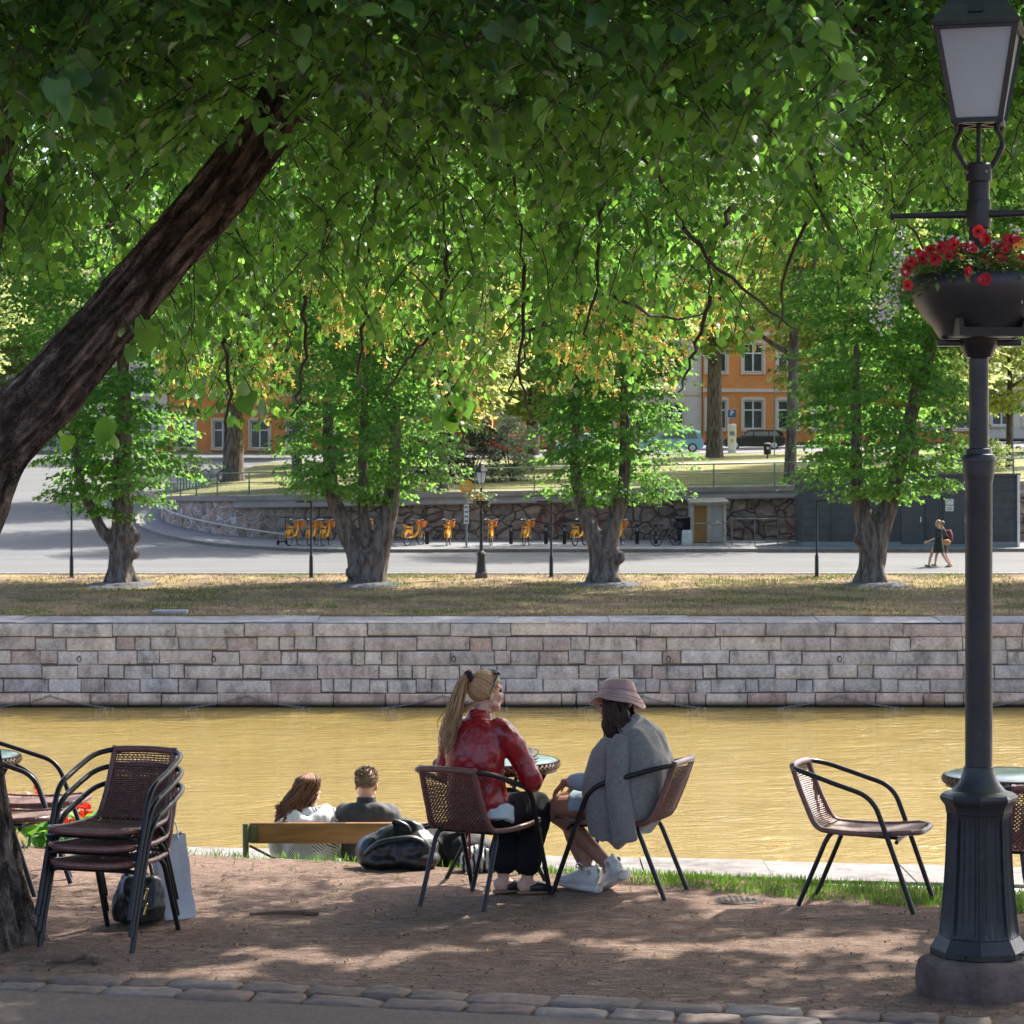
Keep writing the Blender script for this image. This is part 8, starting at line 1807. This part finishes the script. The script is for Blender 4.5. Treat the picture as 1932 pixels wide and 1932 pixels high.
# slouchy bag at the bank edge
d = 15.55; x = lx(750, d); t = thing('leather_bag', 'big slouchy glossy black leather bag on the grass behind the wooden bench', 'bag', (x, d, znear(x, d)))
g = G()
for c_, r_ in (((-.10, 0, .10), (.15, .12, .11)), ((.07, 0, .12), (.18, .14, .13)), ((.0, 0, .14), (.17, .12, .12)), ((.06, .0, .21), (.10, .08, .09)), ((.10, -.02, .06), (.16, .14, .07)), ((-.08, -.02, .05), (.15, .13, .06))): g.ball(c_, r_)
fuse('pouch', g, [BLKL], t, voxel=.011, it=5, disp=wrinkle(.016, 10, 5, (1, 1, .35), .2))
g = G(); g.tube(smooth_path([V(-.20, -.10, .10), V(-.12, -.15, .17), V(.0, -.15, .20), V(.12, -.13, .20), V(.22, -.08, .13)], 5), [(.016, .005)] * 21, 8); g.tube(smooth_path([V(.02, -.03, .26), V(.12, -.05, .22), V(.20, -.08, .16), V(.23, -.06, .08)], 5), [(.018, .006)] * 16, 8); g.tube(smooth_path([V(.0, -.02, .25), V(-.02, -.08, .30), V(.06, -.08, .27), V(.10, -.06, .20)], 5), [(.014, .006)] * 16, 8); obj('strap', g, BLKL, t, world=False)
x = lx(832, d + .25); t = thing('duffel_bag', 'matt black duffel bag with arched handles behind the red jacketed woman\'s chair', 'bag', (x, d + .25, znear(x, d + .25)))
BN = M('black_nylon', (.009, .009, .010), (.016, .016, .018), rough=.75, sc=9)
g = G(); limb(g, [V(-.26, 0, .11), V(-.20, 0, .12), V(.0, 0, .125), (.24, 0, .115), V(.30, 0, .105)], [(.09, .08), (.115, .115), (.12, .125), (.115, .11), (.08, .075)], 18, xdir=V(0, 1, 0)); fuse('holdall', g, [BN], t, voxel=.012, it=4, disp=wrinkle(.014, 8, 3))
for y in (-.06, .05): g = G(); g.tube(smooth_path([V(-.17, y, .20), V(-.14, y, .255), V(-.02, y - .02, .285), V(.10, y, .25), V(.13, y, .19)], 5), .012, 8); obj('handle', g, BN, t, world=False)
g = G(); g.box((-.10, -.115, .15), (.10, .02, .06), rot=Euler((R(12), 0, 0)).to_matrix(), b=.008); obj('buckle', g, BLKL, t, world=False)
x = lx(905, 15.4); t = thing('striped_scarf', 'crumpled black and white striped cloth on the grass beside the black duffel bag', 'cloth', (x, 15.4, znear(x, 15.4)))
m, nt, out = _nt('striped_cloth'); wv = N(nt, 'TexWave'); wv.inputs['Scale'].default_value = 14; wv.inputs['Distortion'].default_value = 2.2; L(nt, texco(nt, (.7, 1, 1.6)), wv.inputs['Vector']); p_ = N(nt, 'BsdfPrincipled'); p_.inputs['Roughness'].default_value = .9; L(nt, ramp(nt, wv.outputs['Fac'], [(.46, (.02, .02, .022)), (.54, (.55, .55, .54))]), p_.inputs['Base Color']); L(nt, p_.outputs[0], out.inputs['Surface'])
g = G(); limb(g, [V(-.10, 0, .04), V(0, 0, .07), V(.10, 0, .04)], [(.06, .05), (.075, .075), (.04, .03)], 14, xdir=V(0, 1, 0)); fuse('cloth', g, [m], t, voxel=.009, it=3, disp=wrinkle(.025, 12, 8))
# bundle under the bench
x = lx(528, 17.9); t = thing('rucksack', 'dark navy rucksack slumped under the left end of the park bench', 'bag', (x, 18.05, GZ)); NV = M('navy_nylon', (.016, .020, .03), (.03, .036, .05), rough=.6, sc=8)
g = G(); limb(g, [V(-.16, .1, .50), V(0, .08, .52), V(.2, .1, .50)], [(.09, .08), (.12, .10), (.08, .08)], 16, xdir=V(0, 1, 0)); limb(g, [V(0, .1, .25), V(0, .1, .5)], [(.14, .10), (.16, .11)], 14, xdir=V(1, 0, 0)); g.ball((0, .1, .12), (.15, .12, .13)); fuse('pack', g, [NV], t, voxel=.014, it=3, disp=wrinkle(.02, 8, 2))
g = G(); g.tube(smooth_path([V(-.15, .02, .56), V(-.22, 0, .62), V(-.24, .0, .70)], 4), .010, 6); obj('strap', g, NV, t, world=False)
# handbag and paper bag by the stacked chairs
d = 13.55; x = lx(262, d); t = thing('handbag', 'black leather handbag with gold zip pulls on the dirt under the stacked chairs', 'handbag', (x, d, 0))
bag_mesh('pouch', [(V(0, 0, .03), (.125, .10)), (V(0, 0, .11), (.138, .11)), (V(.01, 0, .20), (.115, .085)), (V(.015, 0, .27), (.085, .05))], BLKL, t, 11, .017, 11)
g = G(); g.tube(smooth_path([V(-.09, 0, .22), V(-.115, -.03, .16), V(-.12, -.05, .08)], 4), [(.016, .006)] * 9, 8); g.tube(smooth_path([V(-.07, 0, .25), V(-.04, -.01, .37), V(.04, -.01, .37), V(.075, 0, .25)], 5), .009, 8); obj('strap', g, BLKL, t, world=False)
for u, z in ((.06, .20), (.058, .12)): g = G(); g.tube([V(u, -.115, z), V(u - .012, -.12, z - .045)], [(.007, .004), (.009, .004)], 8); g.ball((u, -.112, z + .008), .009, 8, 6); obj('zip_pull', g, MT['gold'], t, world=False)
d = 13.75; x = lx(334, d); t = thing('paper_bag', 'tall creased white paper carrier bag beside the stacked chairs', 'bag', (x, d, 0), R(28)); g = G(); nz = 12; vs = []
for i in range(nz + 1):
    z = .44 * i / nz; w_ = .085 + .01 * noise.noise(V(z * 9, 1, 0)); dpt = .06 * (1 - .35 * i / nz); lean_ = -.05 * i / nz
    ring = [(-w_, -dpt), (-w_ * .3, -dpt - .008), (w_ * .4, -dpt), (w_, -dpt), (w_ * .9, 0), (w_, dpt), (0, dpt), (-w_, dpt), (-w_ * .88, 0)]
    for x_, y_ in ring: vs.append(V(x_ + lean_ + .006 * noise.noise(V(x_ * 30, y_ * 30, z * 16)), y_ + .007 * noise.noise(V(x_ * 30, y_ * 30, z * 16 + 9)), z + (.02 * (x_ / .08) if i == nz else 0)))
k = 9; g.add(vs, [(i * k + j, i * k + (j + 1) % k, (i + 1) * k + (j + 1) % k, (i + 1) * k + j) for i in range(nz) for j in range(k)] + [tuple(range(k - 1, -1, -1))]); obj('bag_body', g, M('white_paper', (.46, .47, .50), (.55, .56, .58), rough=.75, sc=6), t, smooth=False, world=False)
g = G(); g.tube(smooth_path([V(-.10, -.045, .42), V(-.09, -.05, .52), V(-.03, -.05, .53), V(-.01, -.045, .43)], 4), .004, 6); obj('handle', g, MT['white_paint'], t, world=False)
